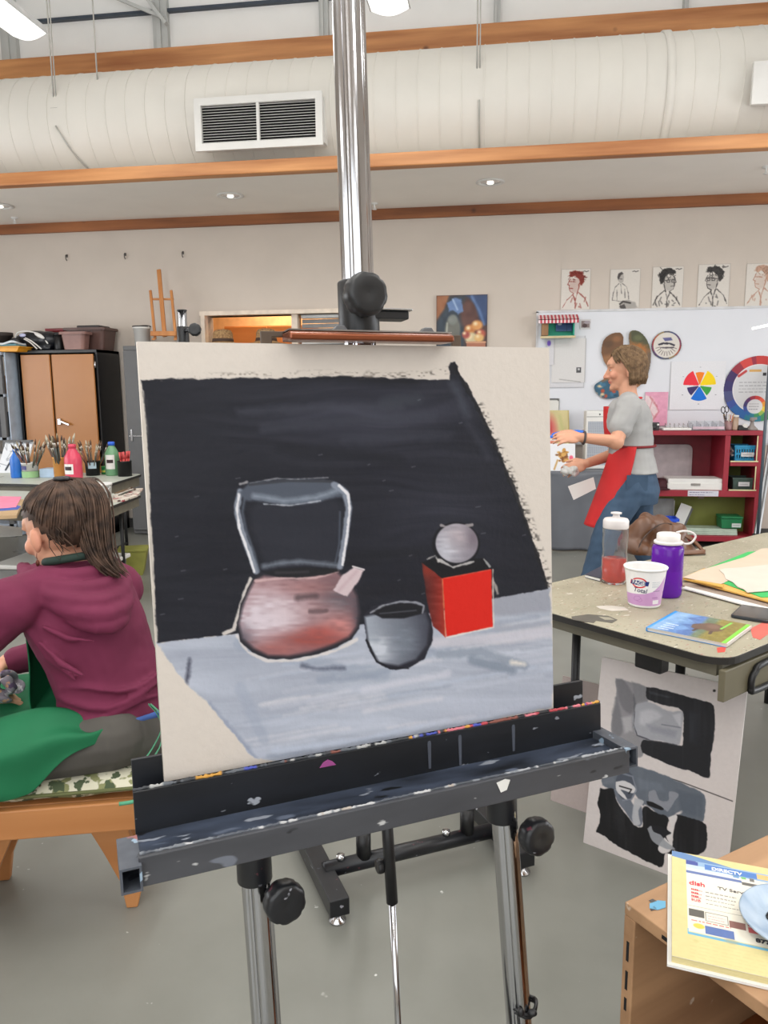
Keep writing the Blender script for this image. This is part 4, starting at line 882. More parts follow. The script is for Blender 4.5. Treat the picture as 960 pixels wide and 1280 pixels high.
paint_bottle('raspberry red paint bottle with a white label on the far table', 93, 600, 555, 21, (206, 66, 92), lab=(.18, .46, .12))
paint_bottle('green paint bottle with a blue cap on the far table', 141.5, 594, 552, 18, (104, 150, 112), mat('blue cap', (44, 98, 206), .4), lab=(.2, .62, -.1))
def cup(name, label, px, pb, ptop, wpx, m, flare=1.08):
    c = lay(px, pb, Z1); H = hgt(px, ptop, c); r = wpx/2/ppm(c); t = thing(name, label, 'cup', c)
    MB().lathe([(0, 0), (r/flare, 0), (r, H), (r*1.04, H), (r*1.04, H-.008), (r*.99, H-.008), (r*.97, H-.002), (r/flare*.94, .006), (0, .006)], 28).build('cup_body', m, t); return t, c, H, r
tA = cup('brush_tub', 'white and green tub full of brushes beside the blue bottle', 38.5, 597, 578, 20, m_white)
MB().lathe([(tA[3]*1.0, .004), (tA[3]*1.015, tA[2]*.45)], 28, cap=False).build('label_band', mat('leaf green print', (142, 182, 130), .5), tA[0]); MB().grid(lambda u, v: Vector((tA[3]*1.03*math.sin((u-.85)*1), -tA[3]*1.03*math.cos((u-.85)*1), tA[2]*(.55+.25*v))), 8, 1).build('logo', mat('navy print', (70, 70, 120), .5), tA[0])
tB = cup('brush_tub', 'orange-yellow tub full of brushes behind the raspberry bottle', 78, 598, 571, 20, mat('orange tub', (226, 160, 84), .45))
tC = cup('brush_tub', 'black cup of brushes with a pale blue label', 116.5, 594, 576, 18, m_black)
MB().grid(lambda u, v: Vector((tC[3]*1.03*math.sin((u-.1)*1.1), -tC[3]*1.03*math.cos((u-.1)*1.1), tC[2]*(.5+.42*v))), 8, 1).build('label', mat('pale blue label', (176, 198, 210), .5), tC[0])
tD = cup('pen_cup', 'black cup of red pens at the right end of the far table', 156.5, 595, 576, 17, m_black, 1.0)
# brushes
def brush_mesh(hc, bc):
    w = MB(); w.mat(0).tube([(0, 0, 0), (0, 0, .10), (0, 0, .17)], [.0022, .0042, .003], 7); w.mat(1).tube([(0, 0, .17), (0, 0, .2)], [.0034, .0042], 7); w.mat(2).tube([(0, 0, .2), (0, 0, .215), (0, 0, .236)], [.0042, .0056, .0012], 7)
    me = w.mesh('brush'); me.materials.append(hc); me.materials.append(mat('ferrule', (176, 170, 160), .3, metal=.8)); me.materials.append(bc); return me
HC = [mat('handle %d' % i, c, .45) for i, c in enumerate([(88, 66, 52), (124, 98, 70), (60, 58, 58), (130, 76, 50), (100, 96, 76), (66, 74, 66)])]
BC = [mat('bristle %d' % i, c, .8) for i, c in enumerate([(150, 138, 112), (92, 72, 56), (190, 180, 160), (70, 56, 48)])]
BM = [brush_mesh(HC[i % 6], BC[i % 4]) for i in range(12)]
def fill(t, label, group, n, length, spread, seed):
    r = random.Random(seed); c, H, rad = t[1], t[2], t[3]
    for i in range(n):
        o = link('paintbrush', BM[r.randrange(12)]); a = r.uniform(0, 2*PI); q = rad*.6*math.sqrt(r.random()); s = length/.236*r.uniform(.85, 1.08); tilt = min(spread, .9*rad/H*1.4)*r.uniform(.2, 1)*1.0
        bx = Vector((q*math.cos(a)*.5, q*math.sin(a)*.5, .008)); o.location = Vector(c)+bx; d = Vector((math.cos(a)*tilt, math.sin(a)*tilt, 1)); o.rotation_mode = 'QUATERNION'; o.rotation_quaternion = d.to_track_quat('Z', 'Y'); o.scale = (s*1.1, s*1.1, s); tag(o, label, 'paintbrush', group)
fill(tA, 'paintbrush standing in the white and green tub', 'brushes in the white and green tub', 26, hgt(38, 552, tA[1]), .55, 1)
fill(tB, 'paintbrush standing in the orange-yellow tub', 'brushes in the orange-yellow tub', 28, hgt(78, 545, tB[1]), .42, 2)
fill(tC, 'paintbrush standing in the black cup with a pale blue label', 'brushes in the black cup', 24, hgt(116, 553, tC[1]), .6, 3)
w = MB(); w.mat(0).cyl((0, 0, 0), (0, 0, .1), .004, n=8); w.mat(1).cyl((0, 0, .1), (0, 0, .14), .0048, n=8); pm_ = w.mesh('pen'); pm_.materials.append(mat('pen body', (205, 70, 66), .4)); pm_.materials.append(mat('pen cap', (214, 84, 84), .4))
r = random.Random(5)
for i in range(12):
    o = link('pen', pm_); a = i*2.4; q = tD[3]*.75*math.sqrt((i+.5)/12); o.location = Vector(tD[1])+Vector((q*math.cos(a)*.6, q*math.sin(a)*.6, .007)); d = Vector((math.cos(a)*.12, math.sin(a)*.12, 1)); o.rotation_mode = 'QUATERNION'; o.rotation_quaternion = d.to_track_quat('Z', 'Y'); s = hgt(156, 566, tD[1])/.14*r.uniform(.85, 1.05); o.scale = (s, s, s); tag(o, 'red pen standing in the black pen cup', 'pen', 'pens in the black cup')
c = lay(130.5, 593, Z1); H = hgt(130, 583, c); rr = 5.5/ppm(c); t = thing('can', 'small green tin between the brush cup and the green bottle', 'can', c+Vector((0, .03, 0))); MB().lathe([(0, 0), (rr, 0), (rr, H*.8), (0, H*.8)], 24).build('can_body', mat('green tin', (40, 140, 74), .4), t); MB().lathe([(rr*1.05, H*.78), (rr*1.05, H), (0, H)], 24).build('lid', mat('green tin', (40, 140, 74), .4), t); MB().lathe([(rr*1.01, H*.28), (rr*1.01, H*.5)], 24, cap=False).build('label_band', mat('yellow print', (206, 200, 80), .5), t)
c = lay(59, 597, Z1); t = thing('tissue_box', 'pale blue paper box between the two brush tubs', 'box', c+Vector((0, .06, 0))); ww = 20/ppm(c); MB().box((0, 0, .035), (ww, .12, .07)).build('box_body', mat('pale blue card', (178, 200, 224), .6), t, bevel=.003); MB().prism(polar(0, 0, .04, 16, 0, .015), (0, 0, .0702), (1, 0, 0), (0, 1, 0), (0, 0, .001)).build('opening', m_white, t)
# sketch pad leaning at the far left
p = Paint((0, 0, 100, 100), 70, 70, (214, 216, 220)); r = random.Random(3)
for i in range(22):
    x, y = r.uniform(5, 95), r.uniform(5, 95); p.stroke([(x, y), (x+r.uniform(-20, 20), y+r.uniform(-20, 20)), (x+r.uniform(-30, 30), y+r.uniform(-30, 30))], 2, (110, 112, 120), 2, .7)
p.stroke([(60, 5), (30, 90)], 7, (50, 56, 66), 2)
a = lay(-8, 592, Z1); b = lay(27, 592, Z1); t = thing('sketch_pad', 'white sketch pad with pencil scribbles leaning at the left end of the far table', 'sketch pad', a.lerp(b, .5)+Vector((0, .12, 0)))
p.sheet('pages', a+Vector((0, .2, .26)), (b-a), (0, -.16, -.258), .02, vcol('drawing paper', .8), t, world=True); MB().bar(a+Vector((0, .19, .262)), b+Vector((0, .19, .262)), .03, .018).build('binding', m_steelg, t, world=True)
# second table
c = lay(129, 628, Z2); H = hgt(129, 604, c); rr = 11.5/ppm(c); t = thing('bucket', 'white plastic bucket on the table behind the ponytail', 'bucket', c); MB().lathe([(0, 0), (rr*.85, 0), (rr, H), (rr*1.05, H), (rr*1.05, H-.012), (rr*.98, H-.012), (rr*.95, H-.004), (rr*.8, .006), (0, .006)], 28).build('bucket_body', m_white, t); MB().tube([(rr*1.06*math.cos(a), -rr*1.06*math.sin(a), H-.012-.05*math.sin(a)) for a in np.linspace(0, PI, 14)], .003, 6).build('bail', m_chr2, t)
def flat_sheet(name, label, pts, Z, m, th=.0012, cat='paper'):
    q = [at(x, y, Z=Z) for x, y in pts]; c = sum(q, Vector())/len(q); t = MB().prism([((p-c).x, (p-c).y) for p in q], (0, 0, 0), (1, 0, 0), (0, 1, 0), (0, 0, th)).build(name, m); t.location = (c.x, c.y, Z); return tag(t, label, cat)
m_pap = mat('paper white', (222, 220, 214), .8, var=.03)
flat_sheet('paper_sheet', 'stack of paint-smeared palette paper by the white bucket', [(141, 622), (160, 613), (179, 612), (172, 621), (155, 627), (141, 628)], Z2+.0005, speckle(mat('smeared paper', (206, 196, 184), .7), [(150, 50, 60), (90, 70, 66)], 30, .1, 2), .012)
for i, (a, b) in enumerate((((143, 617), (166, 609)), ((148, 619), (170, 611)))):
    A = at(*a, Z=Z2+.02); B = at(*b, Z=Z2+.02); L = (B-A).length; o = link('paintbrush', BM[1+4*i]); o.location = A; o.rotation_mode = 'QUATERNION'; o.rotation_quaternion = (B-A).to_track_quat('Z', 'Y'); o.scale = (1.4, 1.4, L/.236); tag(o, ['paintbrush lying on the palette paper, nearer the bucket', 'paintbrush lying on the palette paper, farther from the bucket'][i], 'paintbrush')
flat_sheet('drawing_board', 'pale brown drawing board under the pink paper at the left edge', [(-60, 652), (21, 648), (30, 628), (-20, 624)], Z2+.0005, wood('pale ply', (176, 146, 108), (192, 162, 124), 'x', 6), .02, 'board')
flat_sheet('paper_sheet', 'blue sheet of paper under the pink one at the left edge', [(-30, 641), (22, 637), (26, 633), (-20, 622)], Z2+.021, mat('blue paper', (70, 92, 170), .8))
flat_sheet('paper_sheet', 'bright pink sheet of paper on the near table at the left edge', [(-30, 638), (20, 634), (27, 621), (-20, 620)], Z2+.023, mat('pink paper', (232, 130, 158), .8))
# things under the tables
c = at(8, 690, Z=0); t = thing('storage_crate', 'grey plastic storage crate under the near table at left', 'crate', (-3.0, 4.9, 0)); m_cr = mat('grey crate', (128, 128, 126), .5)
w = MB(); w.prism([(-.33, 0), (.33, 0), (.37, .24), (-.37, .24)], (0, -.22, 0), (1, 0, 0), (0, 0, 1), (0, .44, 0)); w.build('crate_body', m_cr, t, bevel=.01); MB().box((0, 0, .255), (.78, .48, .03)).build('lid', m_white, t, bevel=.008)
for s in (-1, 1): MB().box((s*.385, 0, .2), (.02, .12, .04)).build('handle', m_cr, t, bevel=.004)
flat_sheet('paper_sheet', 'white paper on the lid of the grey crate', [(-14, 672), (28, 670), (28, 660), (0, 657)], .2715, m_pap, .004)
p0 = at(158, 720, Z=0); ol = thing('waste_box', 'olive green cardboard box on the floor behind the seated woman', 'box', (p0.x+.02, p0.y+.1, 0), .35)
w = MB(); H = .19; w.prism([(-.09, 0), (.07, 0), (.11, H), (-.11, H)], (0, -.1, 0), (1, 0, 0), (0, 0, 1), (0, .2, 0)); w.build('box_body', mat('olive card', (140, 140, 66), .7), ol, bevel=.003); MB().box((0, 0, H+.008), (.232, .21, .016)).build('lid', mat('olive card', (140, 140, 66), .7), ol, bevel=.003)
# ---- second easel (only its base shows under the tray) and third easel (only its mast top shows)
def h_easel(label, loc, rz, half, post_h, mast_h, mast_r=.022, tray=True):
    t = thing('studio_easel', label, 'easel', loc, rz)
    for s in (-1, 1):
        MB().box((s*half*1.72, .03, .055), (.055, .42, .05)).build('foot', m_blk, t, bevel=.003)
        for yy in (-.155, .215): MB().lathe([(0, 0), (.022, 0), (.024, .006), (.01, .012), (.008, .032), (0, .032)], 18, o=(s*half*1.72, yy, 0)).build('levelling_foot', m_chr2, t)
    MB().cyl((-half*1.72, -.03, .072), (half*1.72, -.03, .072), .023, n=24).build('cross_bar', m_blk, t)
    for s in (-1, 1):
        MB().cyl((s*half, -.03, .085), (s*half, -.03, .165), .0215, n=20).build('sleeve', m_black, t); MB().cyl((s*half, -.03, .16), (s*half, -.03, post_h), .017, n=20).build('leg_post', m_chrome, t); MB().cyl((s*half-.07, -.03, .092), (s*half-.07, -.03, .108), .012, n=8).build('bolt', m_chr2, t)
    MB().box((0, -.03, post_h), (half*2.2, .06, .05)).build('upper_bar', m_blk, t, bevel=.003)
    if tray:
        w = MB(); w.box((0, -.03, post_h+.03), (.55, .1, .01)); w.box((0, -.08, post_h+.045), (.55, .01, .04)); w.build('tray', m_blk, t)
    MB().cyl((0, .06, post_h-.1), (0, .06, mast_h), mast_r, n=24).build('mast', m_chrome, t)
    return t
fa = at(428, 1150, Z=0); fb = at(645, 1080, Z=0)
A0 = Vector((-.48, 1.98)); B0 = Vector((.02, 2.26)); cc = (A0+B0)/2; rz2 = math.atan2(B0.y-A0.y, B0.x-A0.x); half = (Vector((-.098, 2.182))-Vector((-.39, 2.019))).length/2
h_easel('black easel behind the painting, only its paint-spattered base showing', (cc.x, cc.y, 0), rz2, half, .62, 1.12, .02)
cm = at(228, 400, D=2.9); e3 = h_easel('easel farther back, only its mast top and knob showing above the painting', (cm.x+.03*0, cm.y-.06, 0), 0, .10, .55, at(228, 388, D=2.9).z, .017, False)
zs_ = at(228, 408, D=2.9).z; MB().cyl((0, .06, zs_-.14), (0, .06, zs_), .0225, n=22).build('clamp_sleeve', m_black, e3, bevel=.003); MB().cyl((0, .06, at(228, 389, D=2.9).z), (0, .06, at(228, 387.4, D=2.9).z), .0185, n=22).build('mast_cap', m_black, e3)
kx = at(243.5, 412, D=2.85); knob('clamp_knob', kx, (.25, -1, .1), .024, e3, m_black, .03); MB().cyl((.0, .055, kx.z), (kx.x-cm.x, kx.y-cm.y+.06, kx.z), .007, n=10).build('knob_shaft', m_black, e3)
# ================================================================= RIGHT BACK WALL: BOARD, DRAWINGS, CHARTS
m_board = mat('white board', (220, 222, 228), .3, var=.015, scale=3)
a = at(672, 390, Y=YW-.025); b = at(1010, 382, Y=YW-.025)
wb = thing('whiteboard', 'large white board on the right part of the back wall', 'whiteboard', ((a.x+b.x)/2, YW, .9)); bw_, bh_ = b.x-a.x, (a.z+b.z)/2-.9
MB().box((0, -.012, bh_/2), (bw_, .02, bh_)).build('panel', m_board, wb)
w = MB(); w.box((0, -.015, bh_), (bw_+.02, .03, .02)); w.box((-bw_/2, -.015, bh_/2), (.02, .03, bh_)); w.box((bw_/2, -.015, bh_/2), (.02, .03, bh_)); w.box((0, -.015, 0), (bw_+.02, .03, .02)); w.build('frame', mat('board frame', (204, 204, 206), .4), wb)
YB2 = YW-.028
def wall_sheet(p, name, label, cat, Yp, th=.003, m=None, group=None, corners=None, edge=None):
    """hangs a painted sheet on the wall where its drawing box lies"""
    x0, y0, x1, y1 = corners or (p.x0, p.y0, p.x1, p.y1)
    a = at(x0, y0, Y=Yp); b = at(x1, y0, Y=Yp); c = at(x0, y1, Y=Yp); d = at(x1, y1, Y=Yp)
    zt = (a.z+b.z)/2; zb = (c.z+d.z)/2; xl = (a.x+c.x)/2; xr = (b.x+d.x)/2
    o = p.sheet(name, (xl, Yp, zt), (xr-xl, 0, 0), (0, 0, zb-zt), th, m or vcol('drawing paper', .8), edge=edge)
    return tag(o, label, cat, group)
PAPR = (216, 210, 202)
def portrait(box, col, hair, style, seed, glasses=True):
    p = Paint(box, 96, 124, PAPR); x0, y0, x1, y1 = box; W, H = x1-x0, y1-y0
    P = lambda u, v: (x0+u*W, y0+v*H); r = random.Random(seed); L = W*.028; c2 = tuple(.45*a+.55*b for a, b in zip(col, PAPR))
    if style == 'seated':
        p.poly([P(.26, .16), P(.32, .10), P(.42, .11), P(.46, .2), P(.44, .32), P(.36, .36), P(.28, .3)], c2, 1, .6); p.poly([P(.24, .2), P(.27, .11), P(.38, .07), P(.44, .12), P(.36, .15), P(.3, .24), P(.27, .27)], hair, 1, .85)
        for pts in ([P(.3, .36), P(.18, .45), P(.12, .62), P(.1, .76)], [P(.42, .36), P(.56, .44), P(.62, .6), P(.64, .74)], [P(.24, .5), P(.26, .76)], [P(.5, .5), P(.52, .72)], [P(.36, .38), P(.4, .6)], [P(.1, .76), P(.4, .8), P(.66, .78)], [P(.3, .24), P(.4, .25)]): p.stroke(pts, L*.8, col, 1, .7, .5, seed)
        p.poly([P(.34, .84), P(.55, .76), P(.86, .82), P(.94, .96), P(.6, 1.0), P(.36, .98)], c2, 2, .8, 1); p.stroke([P(.36, .86), P(.46, .8), P(.7, .84)], L*2, hair, 1, .9); p.poly([P(.36, .9), P(.5, .86), P(.56, .98), P(.4, .98)], hair, 1, .8, 1)
    else:
        f = -1 if style == 'left' else 1; X = lambda u: .5+(u-.5)*f
        Q = lambda u, v: P(X(u), v)
        p.poly([Q(.34, .24), Q(.66, .24), Q(.72, .38), Q(.70, .50), Q(.62, .58), Q(.48, .58), Q(.36, .48)], c2, 2, .45)
        p.poly([Q(.22, .30), Q(.20, .18), Q(.32, .07), Q(.52, .04), Q(.70, .08), Q(.76, .18), Q(.66, .20), Q(.52, .18), Q(.40, .26), Q(.36, .40), Q(.28, .42)], hair, 1.5, .92, 1.2, seed)
        for i in range(26):
            u, v = r.uniform(.2, .68), r.uniform(.06, .28); p.stroke([Q(u, v), Q(u+r.uniform(-.1, .1), v+r.uniform(-.06, .1))], L*.7, tuple(k*.75 for k in hair), .8, .7)
        for pts in ([Q(.70, .26), Q(.77, .38), Q(.71, .40), Q(.72, .46), Q(.68, .55), Q(.56, .60)], [Q(.50, .32), Q(.60, .31)], [Q(.64, .31), Q(.73, .31)], [Q(.60, .48), Q(.70, .47)], [Q(.38, .42), Q(.44, .60)], [Q(.36, .34), Q(.40, .40)]): p.stroke(pts, L, col, .8, .85, .4, seed+1)
        if glasses:
            p.stroke([Q(.40, .34), Q(.56, .33), Q(.56, .38), Q(.48, .38), Q(.46, .33)], L, col, .8, .8); p.stroke([Q(.62, .33), Q(.72, .33), Q(.70, .38), Q(.63, .38), Q(.62, .33)], L, col, .8, .8)
        for pts in ([Q(.40, .58), Q(.18, .72), Q(.06, .92)], [Q(.58, .62), Q(.78, .76), Q(.92, .94)], [Q(.44, .60), Q(.5, .78), Q(.58, .64)], [Q(.5, .78), Q(.5, .98)]): p.stroke(pts, L*1.1, col, 1, .75, .6, seed+2)
        for i in range(14 if style == 'right' else 7):
            u, v = r.uniform(.12, .85), r.uniform(.74, .98); p.stroke([Q(u, v), Q(u+r.uniform(-.05, .05), v+r.uniform(-.12, .06))], L*1.4, col, 1.2, .55)
    p.stroke([P(.74, .07), P(.80, .06), P(.84, .08), P(.92, .06)], L*.9, (70, 66, 66), .8, .9)
    p.rect(x0, y0, x1, y0+.6, (188, 180, 172)); p.rect(x0, y0, x0+.6, y1, (188, 180, 172)); p.rect(x1-.6, y0, x1, y1, (188, 180, 172)); return p
for box, col, hair, stl, lab in (((701, 336, 738, 387), (142, 62, 54), (122, 42, 34), 'l', 'red chalk portrait of a head in profile, leftmost of the drawings above the white board'), ((762, 336, 800, 387), (84, 80, 80), (64, 60, 60), 'seated', 'pencil sketch of a seated figure above the white board'),
        ((815, 333, 854, 385), (62, 58, 58), (44, 42, 42), 'right', 'charcoal portrait of a dark-haired person with glasses facing right'), ((872, 330, 912, 384), (66, 62, 62), (54, 52, 52), 'left', 'charcoal portrait of a head with glasses facing left'), ((932, 329, 972, 383), (176, 128, 108), (190, 150, 128), 'l', 'faint brown portrait drawing cut by the right edge of the photo')):
    p = portrait(box, col, hair, 'left' if stl == 'l' else stl, len(lab), col[0] < 100); wall_sheet(p, 'portrait_drawing', lab, 'drawing', YW-.006, group='drawings above the white board')
# toy theatre with striped awning
c0 = at(677, 421, Y=YB2-.12); c1 = at(718, 421, Y=YB2-.12); zt = at(697, 400, Y=YB2-.12).z; W_ = c1.x-c0.x; H_ = zt-c0.z
th = thing('puppet_theatre', 'tiny green puppet theatre with a red striped awning on the wall', 'toy theatre', ((c0.x+c1.x)/2, YB2-.001, c0.z))
m_gr = mat('theatre green', (30, 150, 122), .6)
w = MB(); w.box((0, -.005, H_/2), (W_, .01, H_)); w.box((0, -.06, .006), (W_, .11, .012)); w.box((W_/2-.006, -.06, H_/2), (.012, .11, H_)); w.build('box', m_gr, th)
MB().box((-W_/2+.03, -.06, H_/2), (.06, .11, H_)).build('side_post', wood('theatre wood', (130, 92, 56), (160, 120, 80), 'z', 12), th); MB().box((0, -.115, -.004), (W_+.02, .02, .02)).build('ledge', mat('cream trim', (206, 190, 150), .6), th)
p = Paint((0, 0, 60, 40), 40, 30, (44, 78, 128)); p.ell(14, 8, 8, 5, (196, 206, 220), 2); p.poly([(0, 40), (60, 40), (60, 30), (30, 34), (0, 28)], (60, 96, 140), 3); p.stroke([(40, 4), (40, 40)], 3, (36, 60, 104), 1)
p.sheet('backdrop', (-W_*.05, -.03, H_*.9), (W_*.5, 0, 0), (0, 0, -H_*.55), .004, vcol('print', .5), th)
n = 11
aw = MB(); aw2 = MB(); A = W_*1.22
for k in range(2*n):
    xa = -A/2+A*k/(2*n); xb = -A/2+A*(k+1)/(2*n); tgt = aw if k % 2 else aw2
    tgt.hexa([(xa, -.02, H_+.05), (xb, -.02, H_+.05), (xb, -.02, H_+.056), (xa, -.02, H_+.056), (xa, -.15, H_-.0), (xb, -.15, H_-.0), (xb, -.15, H_+.006), (xa, -.15, H_+.006)]); tgt.hexa([(xa, -.15, H_-.03), (xb, -.15, H_-.03), (xb, -.146, H_-.03), (xa, -.146, H_-.03), (xa, -.15, H_+.006), (xb, -.15, H_+.006), (xb, -.146, H_+.006), (xa, -.146, H_+.006)])
aw.cm = 0; aw2.mi = [1]*len(aw2.mi); aw.mi = [0]*len(aw.mi); off = len(aw.v); aw.v += aw2.v; aw.f += [tuple(i+off for i in f) for f in aw2.f]; aw.sm += aw2.sm; aw.mi += aw2.mi
aw.build('awning', [mat('awning red', (186, 60, 76), .7), mat('awning white', (226, 206, 208), .7)], th)
# small photo, papers
p = Paint((725, 399, 738.5, 411.5), 40, 36, (206, 204, 206)); p.rect(726.5, 401, 737, 409.5, (140, 126, 124)); p.ell(731, 407, 3, 2.5, (90, 74, 74), 1); p.ell(734, 403, 4, 2, (170, 160, 166), 1); wall_sheet(p, 'photo', 'small photo pinned beside the toy theatre', 'photo', YB2)
p = Paint((684, 420, 731, 485), 60, 80, (209, 209, 213)); p.rect(684, 483.6, 731, 485, (176, 176, 182)); p.rect(730, 420, 731, 485, (186, 186, 190)); p.stroke([(701, 472), (727, 478)], 1, (170, 170, 176), 1); wall_sheet(p, 'paper_sheet', 'large white sheet pinned on the board right of the painting', 'paper', YB2)
p = Paint((690, 423, 732, 478), 70, 90, (215, 213, 212)); p.rect(721, 459, 727, 466, (84, 84, 88)); p.rect(722.5, 460.5, 725, 463, (190, 190, 192)); p.stroke([(700, 474), (726, 477.5)], 1, (160, 158, 158), 1); p.rect(731, 423, 732, 478, (180, 178, 178)); wall_sheet(p, 'notice', 'white notice with a small dark symbol near its corner', 'paper', YB2-.006)
p = Paint((683.5, 424, 693, 456), 24, 70, (214, 212, 216)); p.ell(686, 429, 2.4, 3.4, (120, 90, 190), 1.5); p.rect(692.2, 424, 693, 456, (176, 174, 176)); wall_sheet(p, 'paper_slip', 'narrow paper slip with a purple mark beside the painting edge', 'paper', YB2-.012)
def shape_sheet(name, label, cat, pts, box, p, Yp, th=.008, holes=None):
    """flat cut-out piece with painted face"""
    x0, y0, x1, y1 = box; a = at(x0, y0, Y=Yp); b = at(x1, y1, Y=Yp)
    bm = bmesh.new(); f = lambda x, y: Vector((a.x+(x-x0)/(x1-x0)*(b.x-a.x), 0, a.z+(y-y0)/(y1-y0)*(b.z-a.z)))
    nx, ny = p.nx, p.ny; X, Yc = p.X, p.Y; ins = p.inside(pts); cen = f((x0+x1)/2, (y0+y1)/2)
    idx = -np.ones((ny, nx), int); V = []; Cc = []
    need = np.zeros((ny, nx), bool); cell = ins[:-1, :-1] & ins[1:, :-1] & ins[1:, 1:] & ins[:-1, 1:]
    for j in range(ny-1):
        for i in range(nx-1):
            if cell[j, i]: need[j:j+2, i:i+2] = True
    for j in range(ny):
        for i in range(nx):
            if need[j, i]: idx[j, i] = len(V); q = f(X[j, i], Yc[j, i])-cen; V.append((q.x, -th/2, q.z)); Cc.append(p.c[j, i])
    F = [(idx[j, i], idx[j+1, i], idx[j+1, i+1], idx[j, i+1]) for j in range(ny-1) for i in range(nx-1) if cell[j, i]]
    n = len(V); V2 = V+[(x, th/2, z) for x, y, z in V]; F2 = F+[tuple(i+n for i in reversed(q)) for q in F]
    cnt = {}
    for q in F:
        for k in range(4): cnt[(q[k], q[(k+1) % 4])] = 1
    for (i, j) in list(cnt):
        if (j, i) not in cnt: F2.append((j, i, i+n, j+n))
    me = bpy.data.meshes.new(name); me.from_pydata(V2, [], F2); me.update(); o = link(name, me, vcol('print', .5)); o.location = (cen.x, Yp, cen.z)
    ca = me.color_attributes.new('Col', 'FLOAT_COLOR', 'POINT'); C = lin(np.clip(np.array(Cc+Cc), 0, 255)); ca.data.foreach_set('color', np.concatenate([C, np.ones((len(C), 1))], 1).astype(np.float32).ravel())
    return tag(o, label, cat)
# big wooden painter's palette
box = (743, 411, 814, 501); p = Paint(box, 150, 190, (150, 106, 70))
p.poly([(750, 415), (780, 412), (782, 440), (752, 445)], (112, 78, 52), 5); p.poly([(784, 412), (812, 412), (814, 435), (800, 440), (786, 428)], (78, 80, 56), 6); p.poly([(788, 428), (806, 432), (808, 455), (792, 462)], (176, 110, 56), 6, .9, 2); p.poly([(806, 440), (814, 440), (812, 476), (800, 486)], (110, 92, 76), 5)
for x, y, r, c in ((760, 430, 6, (92, 66, 46)), (770, 424, 5, (140, 96, 62)), (795, 423, 5, (100, 104, 70)), (796, 444, 5, (206, 146, 80)), (790, 470, 6, (190, 150, 110)), (804, 465, 5, (96, 110, 90))): p.ell(x, y, r, r*.7, c, 3, .9)
p.poly([(743, 478), (776, 474), (776, 501), (743, 501)], (52, 92, 116), 4, 1, 2); r = random.Random(2)
for i in range(26): x, y = r.uniform(745, 774), r.uniform(478, 498); p.ell(x, y, r.uniform(1, 3.5), r.uniform(1, 2.5), r.choice([(196, 206, 206), (36, 62, 84), (120, 160, 170), (170, 80, 60), (60, 110, 140), (214, 190, 150)]), 1.5)
pal = smooth_path([(x, y, 0) for x, y in ((752, 440), (754, 426), (762, 418), (773, 416), (778, 422), (778, 432), (781.5, 435), (785, 431), (784, 420), (787, 414), (796, 415), (805, 424), (811, 440), (811, 456), (808, 470), (800, 482), (786, 490), (772, 497), (758, 498), (748, 491), (745, 482), (750, 477), (758, 472), (764, 464), (756, 452), (752, 440))], 4)
shape_sheet('artist_palette', 'large wooden palette with dried paint hung on the board', 'palette', [(q.x, q.y) for q in pal], box, p, YB2-.012, .012)
# small round chart
box = (814, 413, 852, 451); cx, cy = 833, 431.5; p = Paint(box, 100, 100, (214, 208, 200))
RW = [(150, 54, 60), (170, 96, 70), (150, 130, 90), (90, 90, 100), (70, 76, 116), (96, 70, 110), (128, 60, 90)]
for k in range(14): p.wedge(cx, cy, 15.6, 18, k*360/14, (k+1)*360/14, RW[k % 7])
p.wedge(cx, cy, 17.4, 18.2, 0, 359.9, (80, 74, 80))
for k in range(10): a = math.radians(20+k*16); p.stroke([(cx+8*math.cos(a), cy+8*math.sin(a)), (cx+13*math.cos(a), cy+13*math.sin(a))], .7, (110, 96, 96), .6)
p.stroke([(cx-9, cy-1), (cx-4, cy-2.5), (cx+4, cy-2), (cx+9, cy)], 2.2, (50, 46, 60), 1, 1, .6); p.poly([(cx-5, cy-9), (cx+5, cy-9.5), (cx+7, cy-6), (cx-2, cy-5)], (92, 92, 140), 1); p.stroke([(cx-7, cy+3), (cx+8, cy+3)], 1.4, (70, 62, 70), 1, .9, .6)
shape_sheet('round_chart', 'small round dial chart with dark print above the pie-shaped poster', 'chart', polar(cx, cy, 18, 60, ry=17.6), box, p, YB2-.004, .006)
# pie-shaped colour wheel poster
box = (838, 451.5, 906, 512); p = Paint(box, 220, 200, (224, 224, 228)); cx, cy = 874.5, 482
for a0, a1, r0, c in ((183, 244, 20.5, (232, 56, 70)), (250, 289, 17.0, (242, 130, 40)), (296, 356, 20.5, (246, 212, 30)), (8, 52, 15.5, (66, 160, 70)), (58, 122, 19.0, (28, 112, 210)), (128, 172, 15.5, (66, 56, 104))): p.wedge(cx, cy, 1.5, r0, a0, a1, c)
for k in range(6): a = math.radians(30+60*k); p.rect(cx+24*math.cos(a)-1, cy+23*math.sin(a)-.4, cx+24*math.cos(a)+1, cy+23*math.sin(a)+.4, (150, 150, 156))
wall_sheet(p, 'colour_wheel_poster', 'white poster with a six-part pie colour wheel', 'poster', YB2-.006)
